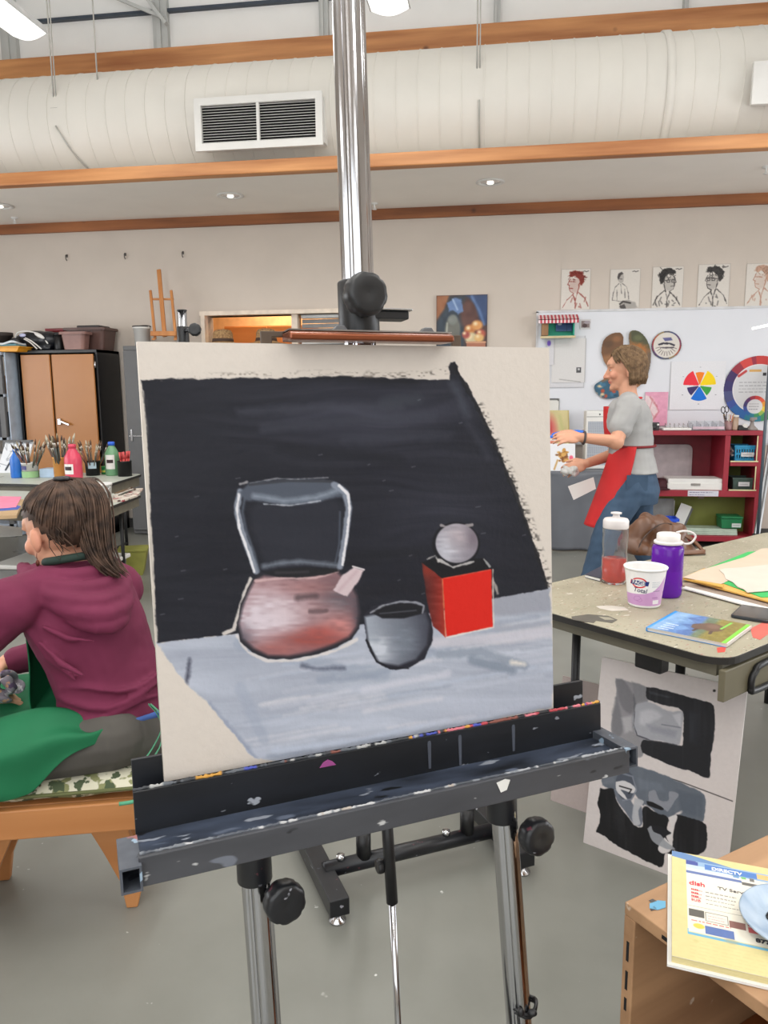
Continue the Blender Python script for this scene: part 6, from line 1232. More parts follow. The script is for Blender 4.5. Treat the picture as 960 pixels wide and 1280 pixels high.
# --- purple bottle
c = on(832, 744); k = scale_at(c); r = 19/k; H = zof(667, c, 832)
pb = thing('water_bottle', 'purple wide-mouth water bottle with a white looped lid', 'bottle', (c.x, c.y, ZT+.0008))
m_pu = mat('purple plastic', (112, 38, 180), .12, var=.03); b_ = m_pu.node_tree.nodes['Principled BSDF']; b_.inputs['Transmission Weight'].default_value = .45; b_.inputs['IOR'].default_value = 1.3
hb = H*.82
MB().lathe([(0, 0), (r*.9, 0), (r*.98, .008), (r, .02), (r, hb*.5), (r*.985, hb*.52), (r, hb*.54), (r, hb*.93), (r*.93, hb*.985), (r*.80, hb), (r*.78, hb+.012), (0, hb+.012)], 44).build('bottle_body', m_pu, pb)
MB().lathe([(r*.86, hb+.004), (r*.90, hb+.006), (r*.90, hb+.012), (r*.86, hb+.014)], 40).build('neck_ring', mat('white cap', (214, 208, 206), .4), pb)
MB().lathe([(r*.72, hb+.013), (r*.74, hb+.015), (r*.74, hb+.034), (r*.68, hb+.038), (0, hb+.039)], 44).build('lid', mat('white lid', (226, 222, 218), .4), pb)
lp = [R0*r*.5+Vector((0, 0, hb+.040)), R0*r*.95+Vector((0, 0, hb+.045)), R0*(r*1.5)+Vector((0, 0, hb+.040)), R0*(r*1.75)+Vector((0, 0, hb+.026)), R0*(r*1.5)+Vector((0, 0, hb+.006)), R0*(r*1.1)+Vector((0, 0, hb+.002)), R0*r*.88+Vector((0, 0, hb+.009))]
MB().tube(smooth_path(lp, 6), .0035, 10, sx=1.0).build('lid_loop', mat('white cap', (214, 208, 206), .4), pb)
# --- yogurt tub
c = on(805, 756); k = scale_at(c); H = zof(708.5, c, 805)+.003; rt_ = 26.5/k*.985; rb = 19.5/k
yt = thing('yogurt_tub', 'white and lilac yogurt tub in front of the purple bottle', 'tub', (c.x, c.y, ZT+.0008))
Rr = lambda z: rb+(rt_-rb)*(z/H)
prof = [(0, 0), (rb*.94, 0), (rb, .005)]+[(Rr(H*t)*.97, H*t) for t in (.1, .3, .5, .7, .9)]+[(rt_*.97, H*.945), (rt_*1.0, H*.95), (rt_*1.02, H*.985), (rt_*1.0, H), (rt_*.93, H), (rt_*.92, H*.95), (rb*.9, .012), (0, .010)]
MB().lathe(prof, 56).build('tub_body', mat('white pp', (230, 228, 226), .35, var=.02), yt)
vd = Vector((c.x, c.y, 0)).normalized(); a0 = math.atan2(-vd.y, -vd.x)            # the printed face looks towards the room's near end
def wrap(u, z, off=.0005):   # u: arc length to the right seen from the front
    rr = Rr(z)*.97+off; a = a0+u/rr; return Vector((rr*math.cos(a), rr*math.sin(a), z))
ms = lambda x, y, z: None
p = Paint((-.075, .93*H, .075, .03*H), 300, 190, (232, 230, 228))
hx = H
p.poly([(-.08, .33*H), (-.03, .36*H), (.0, .38*H), (.025, .44*H), (.05, .60*H), (.08, .85*H), (.08, .07*H), (-.08, .07*H)], (196, 150, 196), .002)
p.poly([(.03, .42*H), (.05, .56*H), (.08, .84*H), (.08, .2*H), (.05, .2*H)], (206, 168, 206), .006, .7)
p.ell(-.018, .655*H, .025, .0170, (206, 44, 52), .0008); p.ell(-.018, .655*H, .0205, .0128, (232, 230, 228), .0008)
p.poly([(-.049, .605*H), (-.046, .720*H), (.013, .700*H), (.010, .585*H)], (28, 46, 110), .0006); p.poly([(-.049, .605*H), (-.046, .720*H), (-.043, .720*H), (-.046, .605*H)], (206, 44, 52), .0006)
p.scrib(.022, .70*H, .052, .54*H, (170, 176, 184), .0022, 4, 3); p.rect(.026, .44*H, .05, .46*H, (150, 130, 156)); p.scrib(.024, .30*H, .045, .26*H, (120, 70, 130), .0025, 1, 4)
p.stroke([(-.034, .24*H), (-.028, .30*H), (-.016, .31*H), (-.010, .26*H), (-.018, .20*H), (-.030, .19*H), (-.034, .24*H)], .0011, (170, 110, 172), .0008); p.stroke([(-.026, .2*H), (-.014, .16*H), (-.006, .2*H), (-.010, .26*H)], .0011, (170, 110, 172), .0008)
p.rect(.026, .115*H, .048, .22*H, (226, 222, 226))
me_ = MB(); nx, ny = p.nx, p.ny
o = p.sheet('label', (0, 0, 0), (1, 0, 0), (0, 0, -1), .0002, vcol('tub print', .4), yt)
co = np.empty(len(o.data.vertices)*3, np.float32); o.data.vertices.foreach_get('co', co); co = co.reshape(-1, 3)
u = -.075+co[:, 0]*.15; z = .93*H+(co[:, 2])*(.90*H); off = np.where(co[:, 1] > .0001, -.0004, .0006); rr = (rb+(rt_-rb)*z/H)*.97+off; an = a0+u/rr
o.data.vertices.foreach_set('co', np.stack([rr*np.cos(an), rr*np.sin(an), z], 1).astype(np.float32).ravel()); o.data.update()
def tubtext(name, txt, size, m, u0, z0, bold=0, slant=0, rot=-.09):
    lettering(name, txt, size, m, yt, (0, 0, 0), (1, 0, 0), (0, 0, 1), warp=lambda x, y, zz: wrap(u0+x, z0+y+rot*x, .0009+zz*.5), bold=bold, slant=slant)
tubtext('lettering', 'FAGE', .0175, mat('white ink', (236, 234, 232), .5), -.0405, .624*H, .0003); tubtext('lettering', 'Total', .020, mat('navy ink', (36, 40, 90), .5), -.036, .43*H, .0002, .2)

# --- brown leather bag
c = on(822, 690); bg_ = thing('handbag', 'slouchy brown leather bag lying behind the water bottles', 'bag', (c.x, c.y, ZT+.001))
Q = lambda px, py, dy=0: at(px, py, Y=c.y+dy)-Vector((c.x, c.y, ZT+.001))
w = MB(); L = lambda px, py, dy, d, rot=None: w.ell(Q(px, py, dy), d, rot)
L(818, 690, 0, (.115, .10, .055)); L(820, 670, .03, (.085, .08, .085)); L(800, 668, .0, (.06, .07, .075), Matrix.Rotation(.5, 3, 'Y')); L(796, 683, -.01, (.06, .09, .055), Matrix.Rotation(.5, 3, 'Y')); L(852, 686, .02, (.07, .08, .05), Matrix.Rotation(.4, 3, 'Y')); L(826, 660, .05, (.05, .055, .065)); L(810, 658, .04, (.05, .055, .06), Matrix.Rotation(-.5, 3, 'Y')); L(842, 672, .03, (.06, .07, .07), Matrix.Rotation(.5, 3, 'Y'))
w.tube([Q(790, 690, -.05), Q(803, 670, -.035), Q(822, 654, .0)], [.02, .028, .02], 10); w.tube([Q(820, 700, -.085), Q(828, 675, -.05), Q(836, 655, .01)], [.02, .026, .018], 10); w.tube([Q(850, 700, -.05), Q(850, 682, -.03), Q(842, 662, .01)], [.02, .03, .02], 10)
m_lea = mat('brown leather', (82, 52, 33), .42, c2=(104, 68, 45), scale=9, bump=.15)
o = fuse(w, 'bag_body', m_lea, bg_, .006, 6)
me = o.data; zmin = min(v.co.z for v in me.vertices)
def bagd(c, n):
    c = c+n*(.006*math.sin(38*c.x+22*c.z+9*c.y+3*noise3(c, 8))+.006*noise3(c, 9)+.004*noise3((c.x*30, c.y*14, c.z*20))); c.z = max(c.z, .002); return c
displace(o, bagd)
sp = [Q(838, 664, .03), Q(852, 667, .0), Q(867, 676, -.015), Q(879, 692, -.03), Q(880, 700, -.04), Q(872, 706, -.05), Q(860, 707, -.06), Q(846, 703, -.07)]
def strap(path, wd, th, name, m, parent, up):
    pts = smooth_path(path, 6); w = MB(); vs = []; fs = []; up = Vector(up)
    for i, p in enumerate(pts):
        t = (pts[min(i+1, len(pts)-1)]-pts[max(i-1, 0)]).normalized(); n = t.cross(up).normalized(); b = up
        for sx, sy in ((-1, -1), (1, -1), (1, 1), (-1, 1)): vs.append(p+b*sx*wd/2+n*sy*th/2)
    k = len(pts)
    for i in range(k-1):
        for j in range(4): fs.append((i*4+j, i*4+(j+1) % 4, (i+1)*4+(j+1) % 4, (i+1)*4+j))
    fs += [(3, 2, 1, 0), tuple(range((k-1)*4, k*4))]; w.add(vs, fs, True); o = w.build(name, m, parent, bevel=.001); return o
up_ = (vd*.8+Vector((0, 0, .55))).normalized()
sp = [Vector((p.x, p.y, max(p.z, .012))) for p in sp]
strap(sp, .022, .006, 'strap', m_lea, bg_, up_)
MB().tube(smooth_path([Q(796, 690, -.098), Q(805, 672, -.08), Q(824, 656, -.035), Q(840, 655, .0)], 6), .003, 6).build('seam', mat('dark leather', (54, 34, 24), .5), bg_)
# --- navy notebook under the bottle
def slab(name, label, cat, pts, z, th, m, pages=None):
    q = [at(x, y, Z=z) for x, y in pts]; cc = sum(q, Vector())/len(q); t = thing(name, label, cat, (cc.x, cc.y, z)); P = [((p-cc).x, (p-cc).y) for p in q]; e = (1, 0, 0), (0, 1, 0)
    if pages is None: MB().prism(P, (0, 0, 0), *e, (0, 0, th)).build('cover', m, t, bevel=.0008); 
    else:
        MB().prism(P, (0, 0, 0), *e, (0, 0, th*.15)).build('back_cover', m, t); MB().prism([(x*.985, y*.985) for x, y in P], (0, 0, th*.15), *e, (0, 0, th*.7)).build('pages', pages, t); MB().prism(P, (0, 0, th*.85), *e, (0, 0, th*.15)).build('cover', m, t)
    return t
slab('notebook', 'dark navy notebook on the table edge behind the sports bottle', 'notebook', [(731, 722), (750, 727), (766, 716), (752, 711)], ZT+.0008, .012, mat('navy cover', (44, 48, 66), .5), m_pap)
# --- magazine
q = [at(810, 787, Z=ZT), at(842, 770, Z=ZT), at(940, 784, Z=ZT), at(905, 812, Z=ZT)]
# order: front-left spine corner, far-left, far-right, near-right
p = Paint((0, 0, 100, 100), 220, 220, (136, 122, 56))
p.poly([(0, 0), (100, 0), (100, 48), (80, 52), (55, 46), (30, 56), (0, 52)], (104, 142, 190), 3); p.poly([(0, 0), (100, 0), (100, 20), (60, 26), (0, 16)], (136, 172, 208), 8)
p.poly([(0, 60), (0, 40), (14, 34), (30, 46), (44, 30), (60, 42), (78, 26), (100, 40), (100, 52), (60, 60)], (84, 116, 170), 3); p.poly([(0, 56), (100, 46), (100, 62), (0, 66)], (104, 120, 96), 6)
p.c += (p.rnd(8, 8, 1)*12+p.rnd(2, 2, 2)*6)[..., None]
m_v = (p.Y > 60); p.over(np.clip(p.rnd(5, 3, 6), 0, 1)*m_v*.5, (112, 104, 44))
p.c = np.rot90(p.c, 1).copy()          # cover art runs along the booklet
p.poly([(44, 40), (56, 26), (70, 28), (80, 40), (78, 56), (70, 66), (60, 60), (52, 66), (44, 60), (40, 50)], (104, 78, 62), 2, .95, 2); p.ell(66, 40, 8, 10, (122, 94, 76), 5); p.stroke([(52, 62), (51, 74)], 4, (80, 60, 48), 1); p.stroke([(70, 62), (72, 74)], 4, (80, 60, 48), 1)
p.stroke([(78, 8), (76, 44)], 3, (126, 206, 80), 1); p.stroke([(97, 0), (97, 100)], 5, (130, 210, 70), 1); p.rect(0, 0, 4, 100, (58, 150, 214))
p.scrib(12, 60, 30, 96, (226, 230, 236), 3.2, 4, 8, .9); p.scrib(56, 84, 90, 92, (110, 100, 60), 1.6, 2, 3)
mz = thing('magazine', 'magazine with a blue sky and bison cover at the table edge', 'magazine', ((q[0].x+q[2].x)/2, (q[0].y+q[2].y)/2, ZT+.0008)); th = .011; zv = Vector((0, 0, ZT+.0008-ZT))
o0 = q[1]+zv; ex = ((q[2]-q[1])+(q[3]-q[0]))/2; ey = ((q[0]-q[1])+(q[3]-q[2]))/2
mid = sum(q, Vector())/4; o0 = mid-ex/2-ey/2+zv
MB().prism([(0, 0), (1, 0), (1, 1), (0, 1)], o0+Vector((0, 0, .0)), ex, ey, (0, 0, .001)).build('back_cover', mat('sky cover', (60, 140, 206), .4), mz, world=True)
MB().prism([(0.004, .01), (1.015, .01), (1.015, .99), (.004, .99)], o0+Vector((0, 0, .001)), ex, ey, (0, 0, th-.002)).build('pages', mat('magazine pages', (206, 198, 190), .7, var=.1, scale=40, stretch=(.3, .3, 30)), mz, world=True)
MB().prism([(-.004, 0), (.012, 0), (.012, 1), (-.004, 1)], o0, ex, ey, (0, 0, th)).build('spine', mat('sky cover', (60, 140, 206), .4), mz, world=True)
p.sheet('front_cover', o0+Vector((0, 0, th-.0004)), ex, ey, .0006, vcol('glossy print', .3), mz, world=True)
# --- phone
q = [at(909, 768, Z=ZT+.008), at(931, 757, Z=ZT+.008), at(978, 763, Z=ZT+.008), at(958, 777, Z=ZT+.008)]; mid = sum(q, Vector())/4; e1 = (q[2]-q[1]+q[3]-q[0])/2; e2 = (q[0]-q[1]+q[3]-q[2])/2; l1, l2 = e1.length, e2.length; e1n = e1.normalized(); e2n = (e2-e1n*e2.dot(e1n)).normalized()
ph = thing('mobile_phone', 'dark mobile phone lying face up near the right edge', 'phone', (mid.x, mid.y, ZT+.0006)); mm = mid.copy(); mm.z = ZT+.0008
MB().prism(rrect(-l1/2, -l2/2, l1/2, l2/2, .012), mm, e1n, e2n, (0, 0, .009)).build('phone_body', mat('gunmetal', (60, 64, 70), .3, metal=.5), ph, world=True, bevel=.0015)
MB().prism(rrect(-l1/2+.004, -l2/2+.004, l1/2-.004, l2/2-.004, .009), mm+Vector((0, 0, .009)), e1n, e2n, (0, 0, .0006)).build('screen', mat('phone screen', (58, 48, 42), .08), ph, world=True)  # brown reflection painted into the screen colour
MB().prism(rrect(l1*.12, -l2*.42, l1*.44, l2*.42, .004), mm+Vector((0, 0, .0096)), e1n, e2n, (0, 0, .0003)).build('screen_band', mat('phone screen dark', (34, 36, 42), .08), ph, world=True)
# --- papers at right, from the bottom up
m_green = mat('green paper', (58, 176, 92), .7, var=.04); m_peach = mat('peach paper', (204, 184, 163), .75, var=.03); m_yel = mat('yellow folder', (214, 168, 84), .6, var=.04)
def curl(name, label, pts, z, m, th=.0014, cat='paper'):
    q = [at(x, y, Z=z) for x, y in pts]; c = sum(q, Vector())/len(q); o = MB().prism([((p-c).x, (p-c).y) for p in q], (0, 0, 0), (1, 0, 0), (0, 1, 0), (0, 0, th)).build(name, m); o.location = (c.x, c.y, z); return tag(o, label, cat)
curl('mat_board', 'grey-brown mat board strip at the bottom of the paper pile', [(853, 733), (860, 729), (985, 758), (985, 768)], ZT+.0006, mat('grey brown board', (150, 132, 118), .7), .004, 'board')
curl('foam_board', 'white foam board strip along the front of the paper pile', [(853, 736), (857, 734), (985, 767), (985, 772)], ZT+.0048, m_white, .004, 'board')
curl('folder', 'yellow folder under the peach paper', [(852, 724), (880, 712), (1000, 735), (985, 760)], ZT+.009, m_yel, .005, 'folder')
curl('paper_sheet', 'green paper sheet under the peach paper', [(884, 722), (878, 713), (935, 690), (1000, 686), (1000, 745), (952, 747)], ZT+.0145, m_green)
curl('paper_sheet', 'long peach paper sheet at the top of the pile', [(854, 722), (876, 713), (930, 697), (952, 686), (1000, 684), (1000, 698), (940, 712), (900, 731)], ZT+.0165, m_peach)
curl('paper_sheet', 'white torn-edged paper sheet in front of the peach one', [(899, 713), (906, 711), (925, 710), (1000, 702), (1000, 737), (972, 738), (934, 741), (930, 737), (922, 734), (916, 728), (907, 724), (905, 718)], ZT+.0185, mat('torn paper', (206, 196, 183), .75, var=.03), .002)
curl('yellow_pencil', 'yellow wooden strip lying on the folder', [(866, 727), (869, 726), (905, 732), (903, 735)], ZT+.0182, mat('amber wood', (206, 160, 70), .5), .004, 'strip')

# --- two studies on a white board leaning under the table
BL = at(729, 1053, Z=0.0); BR = at(906, 1121, Z=0.0); bdir = (BR-BL).normalized(); wB = (BR-BL).length
d = ray(757, 818); t = ((BL-CC).dot(bdir)-0)/d.dot(bdir); TL = CC+d*t
d = ray(931, 865); t = ((BR-CC).dot(bdir))/d.dot(bdir); TR = CC+d*t
upv = ((TL-BL)+(TR-BR))/2; print('LEAN', BL, BR, wB, TL, TR, upv, upv.length)
NXb, NYb = 300, 430; p = Paint((0, 0, 1, 1), NXb, NYb, (208, 200, 198))
gu, gv = np.meshgrid(np.linspace(0, 1, NXb), np.linspace(0, 1, NYb)); o3 = np.array(BL+upv); Pw = o3+gu[..., None]*np.array(BR-BL)-gv[..., None]*np.array(upv)-np.array(CC); dz = Pw @ np.array(F_); p.X = 480+FPX*(Pw @ np.array(R_))/dz; p.Y = 640-FPX*(Pw @ np.array(U_))/dz; p.x0, p.y0, p.x1, p.y1, p.px = 720, 800, 940, 1130, 1.0
C = lambda L: [(700+x/3.692, 800+y/3.692) for x, y in L]
sA = p.rnd(3, 40, 1)*.5+p.rnd(9, 60, 2)*.5
def pol(L, c, soft=1.2, a=1, rough=.8, seed=1):
    n = len(L); sp_ = smooth_path([(x, y, 0) for x, y in L+L[:1]], 4) if n > 4 else None
    p.poly(C([(q.x, q.y) for q in sp_[:-1]] if sp_ else L), c, soft, a, rough, seed)
pol([(258, 178), (400, 218), (404, 300), (390, 470), (380, 535), (330, 536), (300, 480), (240, 450), (242, 360), (262, 260)], (140, 138, 142), 2, 1, 1.2)
pol([(258, 178), (300, 190), (340, 270), (330, 340), (280, 300)], (112, 111, 116), 3, .8); pol([(330, 190), (398, 218), (400, 280), (350, 290)], (124, 124, 128), 3, .8); pol([(242, 330), (262, 260), (290, 400), (270, 450), (242, 440)], (110, 110, 115), 3, .7); pol([(340, 250), (352, 300), (345, 420), (335, 400)], (82, 82, 88), 2, .7)
pol([(285, 360), (330, 350), (335, 420), (300, 430)], (170, 168, 172), 4, .9); pol([(320, 420), (370, 470), (380, 530), (330, 536), (310, 480)], (138, 137, 140), 3, .9)
pol([(400, 218), (470, 228), (600, 262), (690, 290), (714, 320), (712, 420), (698, 540), (690, 620), (680, 636), (620, 612), (520, 580), (440, 550), (382, 520), (384, 460), (470, 470), (548, 486), (566, 470), (564, 330), (470, 300), (402, 270)], (27, 28, 33), 1.2, 1, 1.2)
pol([(410, 236), (520, 262), (500, 270), (420, 250)], (58, 60, 68), 2, .7); pol([(590, 330), (640, 340), (630, 480), (600, 470)], (40, 42, 50), 6, .6)
pol([(350, 300), (400, 285), (450, 300), (500, 330), (566, 330), (562, 400), (556, 470), (540, 484), (470, 466), (400, 462), (356, 440), (340, 400), (338, 350)], (160, 161, 168), 2, 1, 1); pol([(370, 330), (420, 320), (470, 350), (420, 380), (370, 390)], (186, 186, 192), 5, .9); pol([(400, 390), (540, 420), (530, 450), (420, 420)], (140, 142, 152), 5, .8); pol([(520, 345), (562, 335), (556, 400), (540, 380)], (190, 190, 196), 3, .8); p.stroke(C([(345, 330), (340, 390), (356, 440), (420, 464), (540, 484)]), 1.2, (62, 62, 70), 1, .8, .5); p.stroke(C([(470, 390), (556, 404)]), 1.5, (106, 108, 118), 1, .7)
p.stroke(C([(320, 572), (420, 610), (560, 655), (680, 700), (796, 744)]), 1.2, (44, 40, 40), .8, .95)
# lower study
pol([(196, 590), (260, 580), (330, 580), (420, 600), (560, 660), (664, 716), (668, 800), (650, 838), (540, 812), (560, 800), (560, 790), (480, 820), (400, 760), (380, 760), (340, 700), (300, 690), (260, 690), (196, 670)], (96, 103, 114), 1.5, 1, 1)
pol([(196, 590), (260, 580), (250, 660), (196, 670)], (112, 118, 128), 3, .7); pol([(540, 690), (660, 720), (656, 820), (560, 800)], (84, 92, 104), 4, .8); pol([(360, 640), (470, 660), (480, 700), (370, 690)], (108, 116, 128), 4, .7)
pol([(186, 684), (250, 692), (262, 740), (300, 800), (340, 850), (380, 860), (376, 790), (400, 770), (450, 800), (500, 820), (494, 880), (520, 940), (520, 985), (485, 985), (470, 1046), (400, 1020), (300, 968), (190, 895), (168, 880), (186, 820), (176, 750)], (16, 16, 19), 1.2, 1, 1.3)
pol([(540, 806), (668, 850), (666, 980), (560, 980), (520, 950), (530, 860)], (18, 18, 22), 1.2, 1, 1.2); pol([(250, 692), (300, 700), (340, 760), (376, 770), (380, 850), (350, 856), (300, 790), (262, 740)], (104, 110, 122), 1.5, 1)
p.ell(*C([(304, 672)])[0], 12.5, 19, (74, 80, 92), 1.2, 1, -.15); pol([(258, 655), (300, 650), (345, 680), (350, 700), (330, 705), (280, 690), (300, 715), (310, 740), (275, 715), (260, 690)], (206, 204, 206), 1, 1, .6); p.stroke(C([(275, 674), (330, 690), (318, 708)]), 1.6, (24, 24, 28), .8)
p.stroke(C([(285, 615), (335, 630), (352, 690), (330, 735), (290, 740)]), 2.0, (128, 134, 146), 1, .8)
pol([(345, 730), (385, 745), (362, 790), (372, 850), (340, 850), (335, 790)], (176, 177, 182), 1.5, .95); pol([(410, 700), (440, 696), (460, 740), (500, 740), (506, 700), (545, 712), (530, 740), (500, 790), (480, 780), (430, 760), (410, 740)], (138, 141, 150), 1.2, .9); pol([(400, 744), (430, 750), (476, 776), (466, 784), (410, 764)], (18, 18, 22), 1, 1, .5)
pol([(500, 820), (540, 812), (520, 880), (516, 960), (480, 985), (450, 960), (490, 900), (500, 880), (510, 850)], (208, 204, 204), 1.2, 1, 1); pol([(400, 870), (430, 860), (490, 930), (530, 965), (480, 960), (430, 930)], (150, 153, 160), 1.2, .9); pol([(420, 850), (470, 862), (512, 890), (490, 905), (500, 930), (470, 900), (430, 885)], (24, 24, 30), 1, 1, .8)
p.over(np.clip(sA, 0, 1)*.16*(np.abs(p.c-np.array((208, 200, 198))).sum(-1) > 40), (150, 152, 160))
p.ell(*C([(712, 234)])[0], 1.8, 1.6, (20, 18, 18), .6)
nv = (BR-BL).cross(-upv).normalized()
tag(p.sheet('study_board', BL+upv, BR-BL, -upv, .006, vcol('acrylic study', .5, .2), back=(180, 170, 160), edge=(214, 208, 204)), 'white board with two black and grey painted studies leaning under the right table', 'painted board')
# pale board behind it and a dark card
a = at(690, 998, Z=0); bx = a-bdir*.06+Vector((.0, .06, 0)); p = Paint((0, 0, 10, 10), 24, 24, (178, 164, 160)); p.c += p.rnd(2, 3, 1)[..., None]*4
bl = at(688, 1000, Z=0); br = bl+bdir*.46
lean = -upv.normalized()*.44; tag(p.sheet('backing_board', bl-lean, br-bl, lean, .006, vcol('acrylic study', .5, .2), back=(170, 160, 150), edge=(180, 168, 162)), 'plain pinkish-grey board leaning behind the studies under the table', 'board')
# ================================================================= CORNER STOOL BOX WITH PHONE BOOK AND PLATE
ZB = .60
A = at(781, 1127, Z=ZB); B = at(960, 1043, Z=ZB); Cc_ = at(960, 1262, Z=ZB)
dA = (B-A).normalized(); dB = (Cc_-A).normalized(); dB = (dB-dA*dB.dot(dA)).normalized(); print('BOX', A, dA, dB)
m_bx = wood('plywood crate', (108, 74, 48), (186, 146, 108), 'x', 5, .55); speckle(m_bx, [(126, 96, 74), (200, 182, 162)], 26, .2, 5); m_bi = wood('darkened plywood inside', (112, 60, 28), (134, 76, 38), 'z', 4, .5)  # inside tone darkened to paint in the shade within the open box
LA, LB, th = .52, .46, .022
bxo = thing('wooden_box', 'open-fronted plywood box in the lower right corner carrying a phone book', 'box', (A.x, A.y, 0), math.atan2(dA.y, dA.x))
def bpx(a, b, z): return A+dA*a+dB*b+Vector((0, 0, z-ZB))
def bpan(name, a0_, a1_, b0_, b1_, z0, z1, m, bev=.002):
    w = MB(); w.hexa([bpx(a0_, b0_, z0), bpx(a1_, b0_, z0), bpx(a1_, b1_, z0), bpx(a0_, b1_, z0), bpx(a0_, b0_, z1), bpx(a1_, b0_, z1), bpx(a1_, b1_, z1), bpx(a0_, b1_, z1)]); return w.build(name, m, bxo, world=True, bevel=bev)
# dA runs to the right and away, dB to the right and near: open side faces the viewer-left (along dB edge)
bpan('top_board', 0, LA, 0, LB, ZB-th, ZB, m_bx); bpan('end_panel', 0, LA, 0, th, .0, ZB-th, m_bx); bpan('end_panel', 0, LA, LB-th, LB, 0, ZB-th, m_bx); bpan('back_panel', LA-.012, LA, th, LB-th, 0, ZB-th, m_bi); bpan('shelf', .02, LA-.012, th, LB-th, .235, .235+th, m_bi)
bpan('bottom_board', 0, LA-.012, th, LB-th, .03, .03+th, m_bi)
for z0, z1 in ((.53, .565), (.478, .512), (.44, .463)): bpan('mortise', -.0006, .004, .008, .013, z0-.03, z1-.03, m_dark, 0)
for b0 in (.075, .135): bpan('mortise', -.0006, .004, b0, b0+.022, ZB-th*.7, ZB-th*.4, m_dark, 0)
def blot(pts, col, nm):
    q = [at(x, y, Z=ZB) for x, y in pts]; w = MB(); w.add([p+Vector((0, 0, .0004)) for p in q]+[p+Vector((0, 0, .001)) for p in q], [tuple(range(len(q), 2*len(q)))]+[tuple(reversed(range(len(q))))]); w.build(nm, mat('blot %d %d %d' % col, col, .5), bxo, world=True)
blot([(812, 1130), (822, 1126), (832, 1127), (832, 1135), (822, 1138), (812, 1136)], (108, 172, 206), 'paint_spot'); blot([(811, 1126), (816, 1124), (821, 1127), (815, 1129)], (84, 84, 84), 'paint_spot'); blot([(812, 1135), (818, 1133), (821, 1137), (814, 1139)], (70, 70, 72), 'paint_spot'); blot([(944, 1228), (951, 1226), (954, 1230), (946, 1233)], (222, 214, 204), 'paint_spot')
# phone book: open pages up
zb0 = ZB+.0008; K = lambda px, py, z: at(px, py, Z=z)
q0 = K(832, 1203, zb0); q1 = K(836, 1066, zb0+.03); tl_ = K(840, 1063, zb0+.015); bl_ = K(840, 1194, zb0+.015)
exb = (K(960, 1074, zb0+.015)-tl_); yb = (bl_-tl_); yn = yb.normalized(); exn = (exb-yn*exb.dot(yn)).normalized(); Wp, Hp = .174, yb.length; print('BOOK', Hp, exn, yn)
pbk = thing('phone_book', 'open yellow phone book with printed adverts lying on the plywood box', 'book', (tl_+exn*Wp/2+yn*Hp/2).to_tuple()[:2]+(zb0,))
T0 = Vector((tl_.x, tl_.y, zb0))
MB().prism([(-.006, -.004), (Wp+.004, -.004), (Wp+.004, Hp+.006), (-.006, Hp+.006)], T0, exn, yn, (0, 0, .004)).build('cover', m_white, pbk, world=True)
MB().prism([(0, 0), (Wp, 0), (Wp, Hp), (0, Hp)], T0+Vector((0, 0, .004)), exn, yn, (0, 0, .0095)).build('pages', mat('page edges', (206, 192, 140), .75, var=.12, scale=60, stretch=(.2, .2, 30)), pbk, world=True)
p = Paint((0, 0, 215, 1000*Hp), 330, 300, (208, 194, 130)); hh = 1000*Hp*1.2; F = lambda u, v: (u*215, v*hh); rc = lambda a, b, c_, d_, col, al=1: p.rect(a*215, b*hh, c_*215, d_*hh, col, al)
p.c += p.rnd(30, 30, 1)[..., None]*3; p.poly([F(-.02, -.02), F(.05, -.01), F(.55, .06), F(.60, .08), F(.56, .105), F(.0, .05)], (66, 110, 176), 1)
rc(.13, .06, 1, .64, (232, 226, 214)); rc(.13, .06, 1, .13, (120, 160, 206)); rc(.13, .06, .22, .095, (58, 70, 140)); rc(.66, .07, 1, .10, (226, 170, 100)); rc(.13, .155, .62, .178, (64, 88, 160)); rc(.62, .165, 1, .19, (66, 66, 70)); rc(.13, .10, .55, .155, (190, 206, 224), .8); rc(.55, .115, .60, .14, (70, 130, 200)); rc(.62, .12, .66, .14, (90, 170, 100)); rc(.69, .12, .73, .15, (80, 80, 84))
p.scrib(.17*215, .30*hh, .27*215, .42*hh, (206, 66, 76), 3.0, 4, 3); p.scrib(.29*215, .30*hh, .60*215, .42*hh, (96, 92, 92), 2.2, 4, 5)
rc(.13, .445, 1, .448, (110, 106, 100)); rc(.14, .47, .27, .525, (56, 54, 56)); rc(.28, .475, .46, .54, (226, 220, 212)); p.stroke([F(.28, .475), F(.46, .475), F(.46, .54), F(.28, .54), F(.28, .475)], 1.2, (70, 66, 66), .8); p.scrib(.30*215, .49*hh, .45*215, .53*hh, (206, 120, 130), 2.2, 2, 7); rc(.47, .50, .60, .55, (110, 60, 60)); p.scrib(.16*215, .545*hh, .58*215, .565*hh, (190, 60, 66), 2.4, 1, 2); rc(.27, .575, .50, .635, (52, 84, 164)); p.ell(*F(.22, .59), 10, 6, (240, 190, 60), 1); rc(.62, .495, 1, .515, (206, 66, 76), .9); rc(.62, .52, .70, .56, (214, 60, 70), .9); p.scrib(.71*215, .52*hh, .98*215, .56*hh, (206, 80, 86), 2.6, 2, 8)
rc(.125, .62, .135, .66, (90, 160, 206)); rc(.13, .645, .82, .662, (70, 156, 206)); rc(.85, .645, 1, .662, (70, 156, 206)); p.scrib(.14*215, .68*hh, .95*215, .82*hh, (196, 180, 120), 2.0, 6, 9, .5); p.ell(*F(.47, .65), 11, 6, (140, 140, 110), 4, .6); p.ell(*F(.56, .10), 12, 9, (90, 110, 120), 4, .6); p.ell(*F(.19, .70), 5, 3, (190, 176, 110), 3, .7)
p.c = p.c*.74+np.array((206, 196, 168))*.26
rc(.30, .072, .76, .118, (84, 122, 182)); rc(.76, .078, 1, .112, (222, 176, 116)); rc(.13, .065, .24, .10, (74, 84, 146))
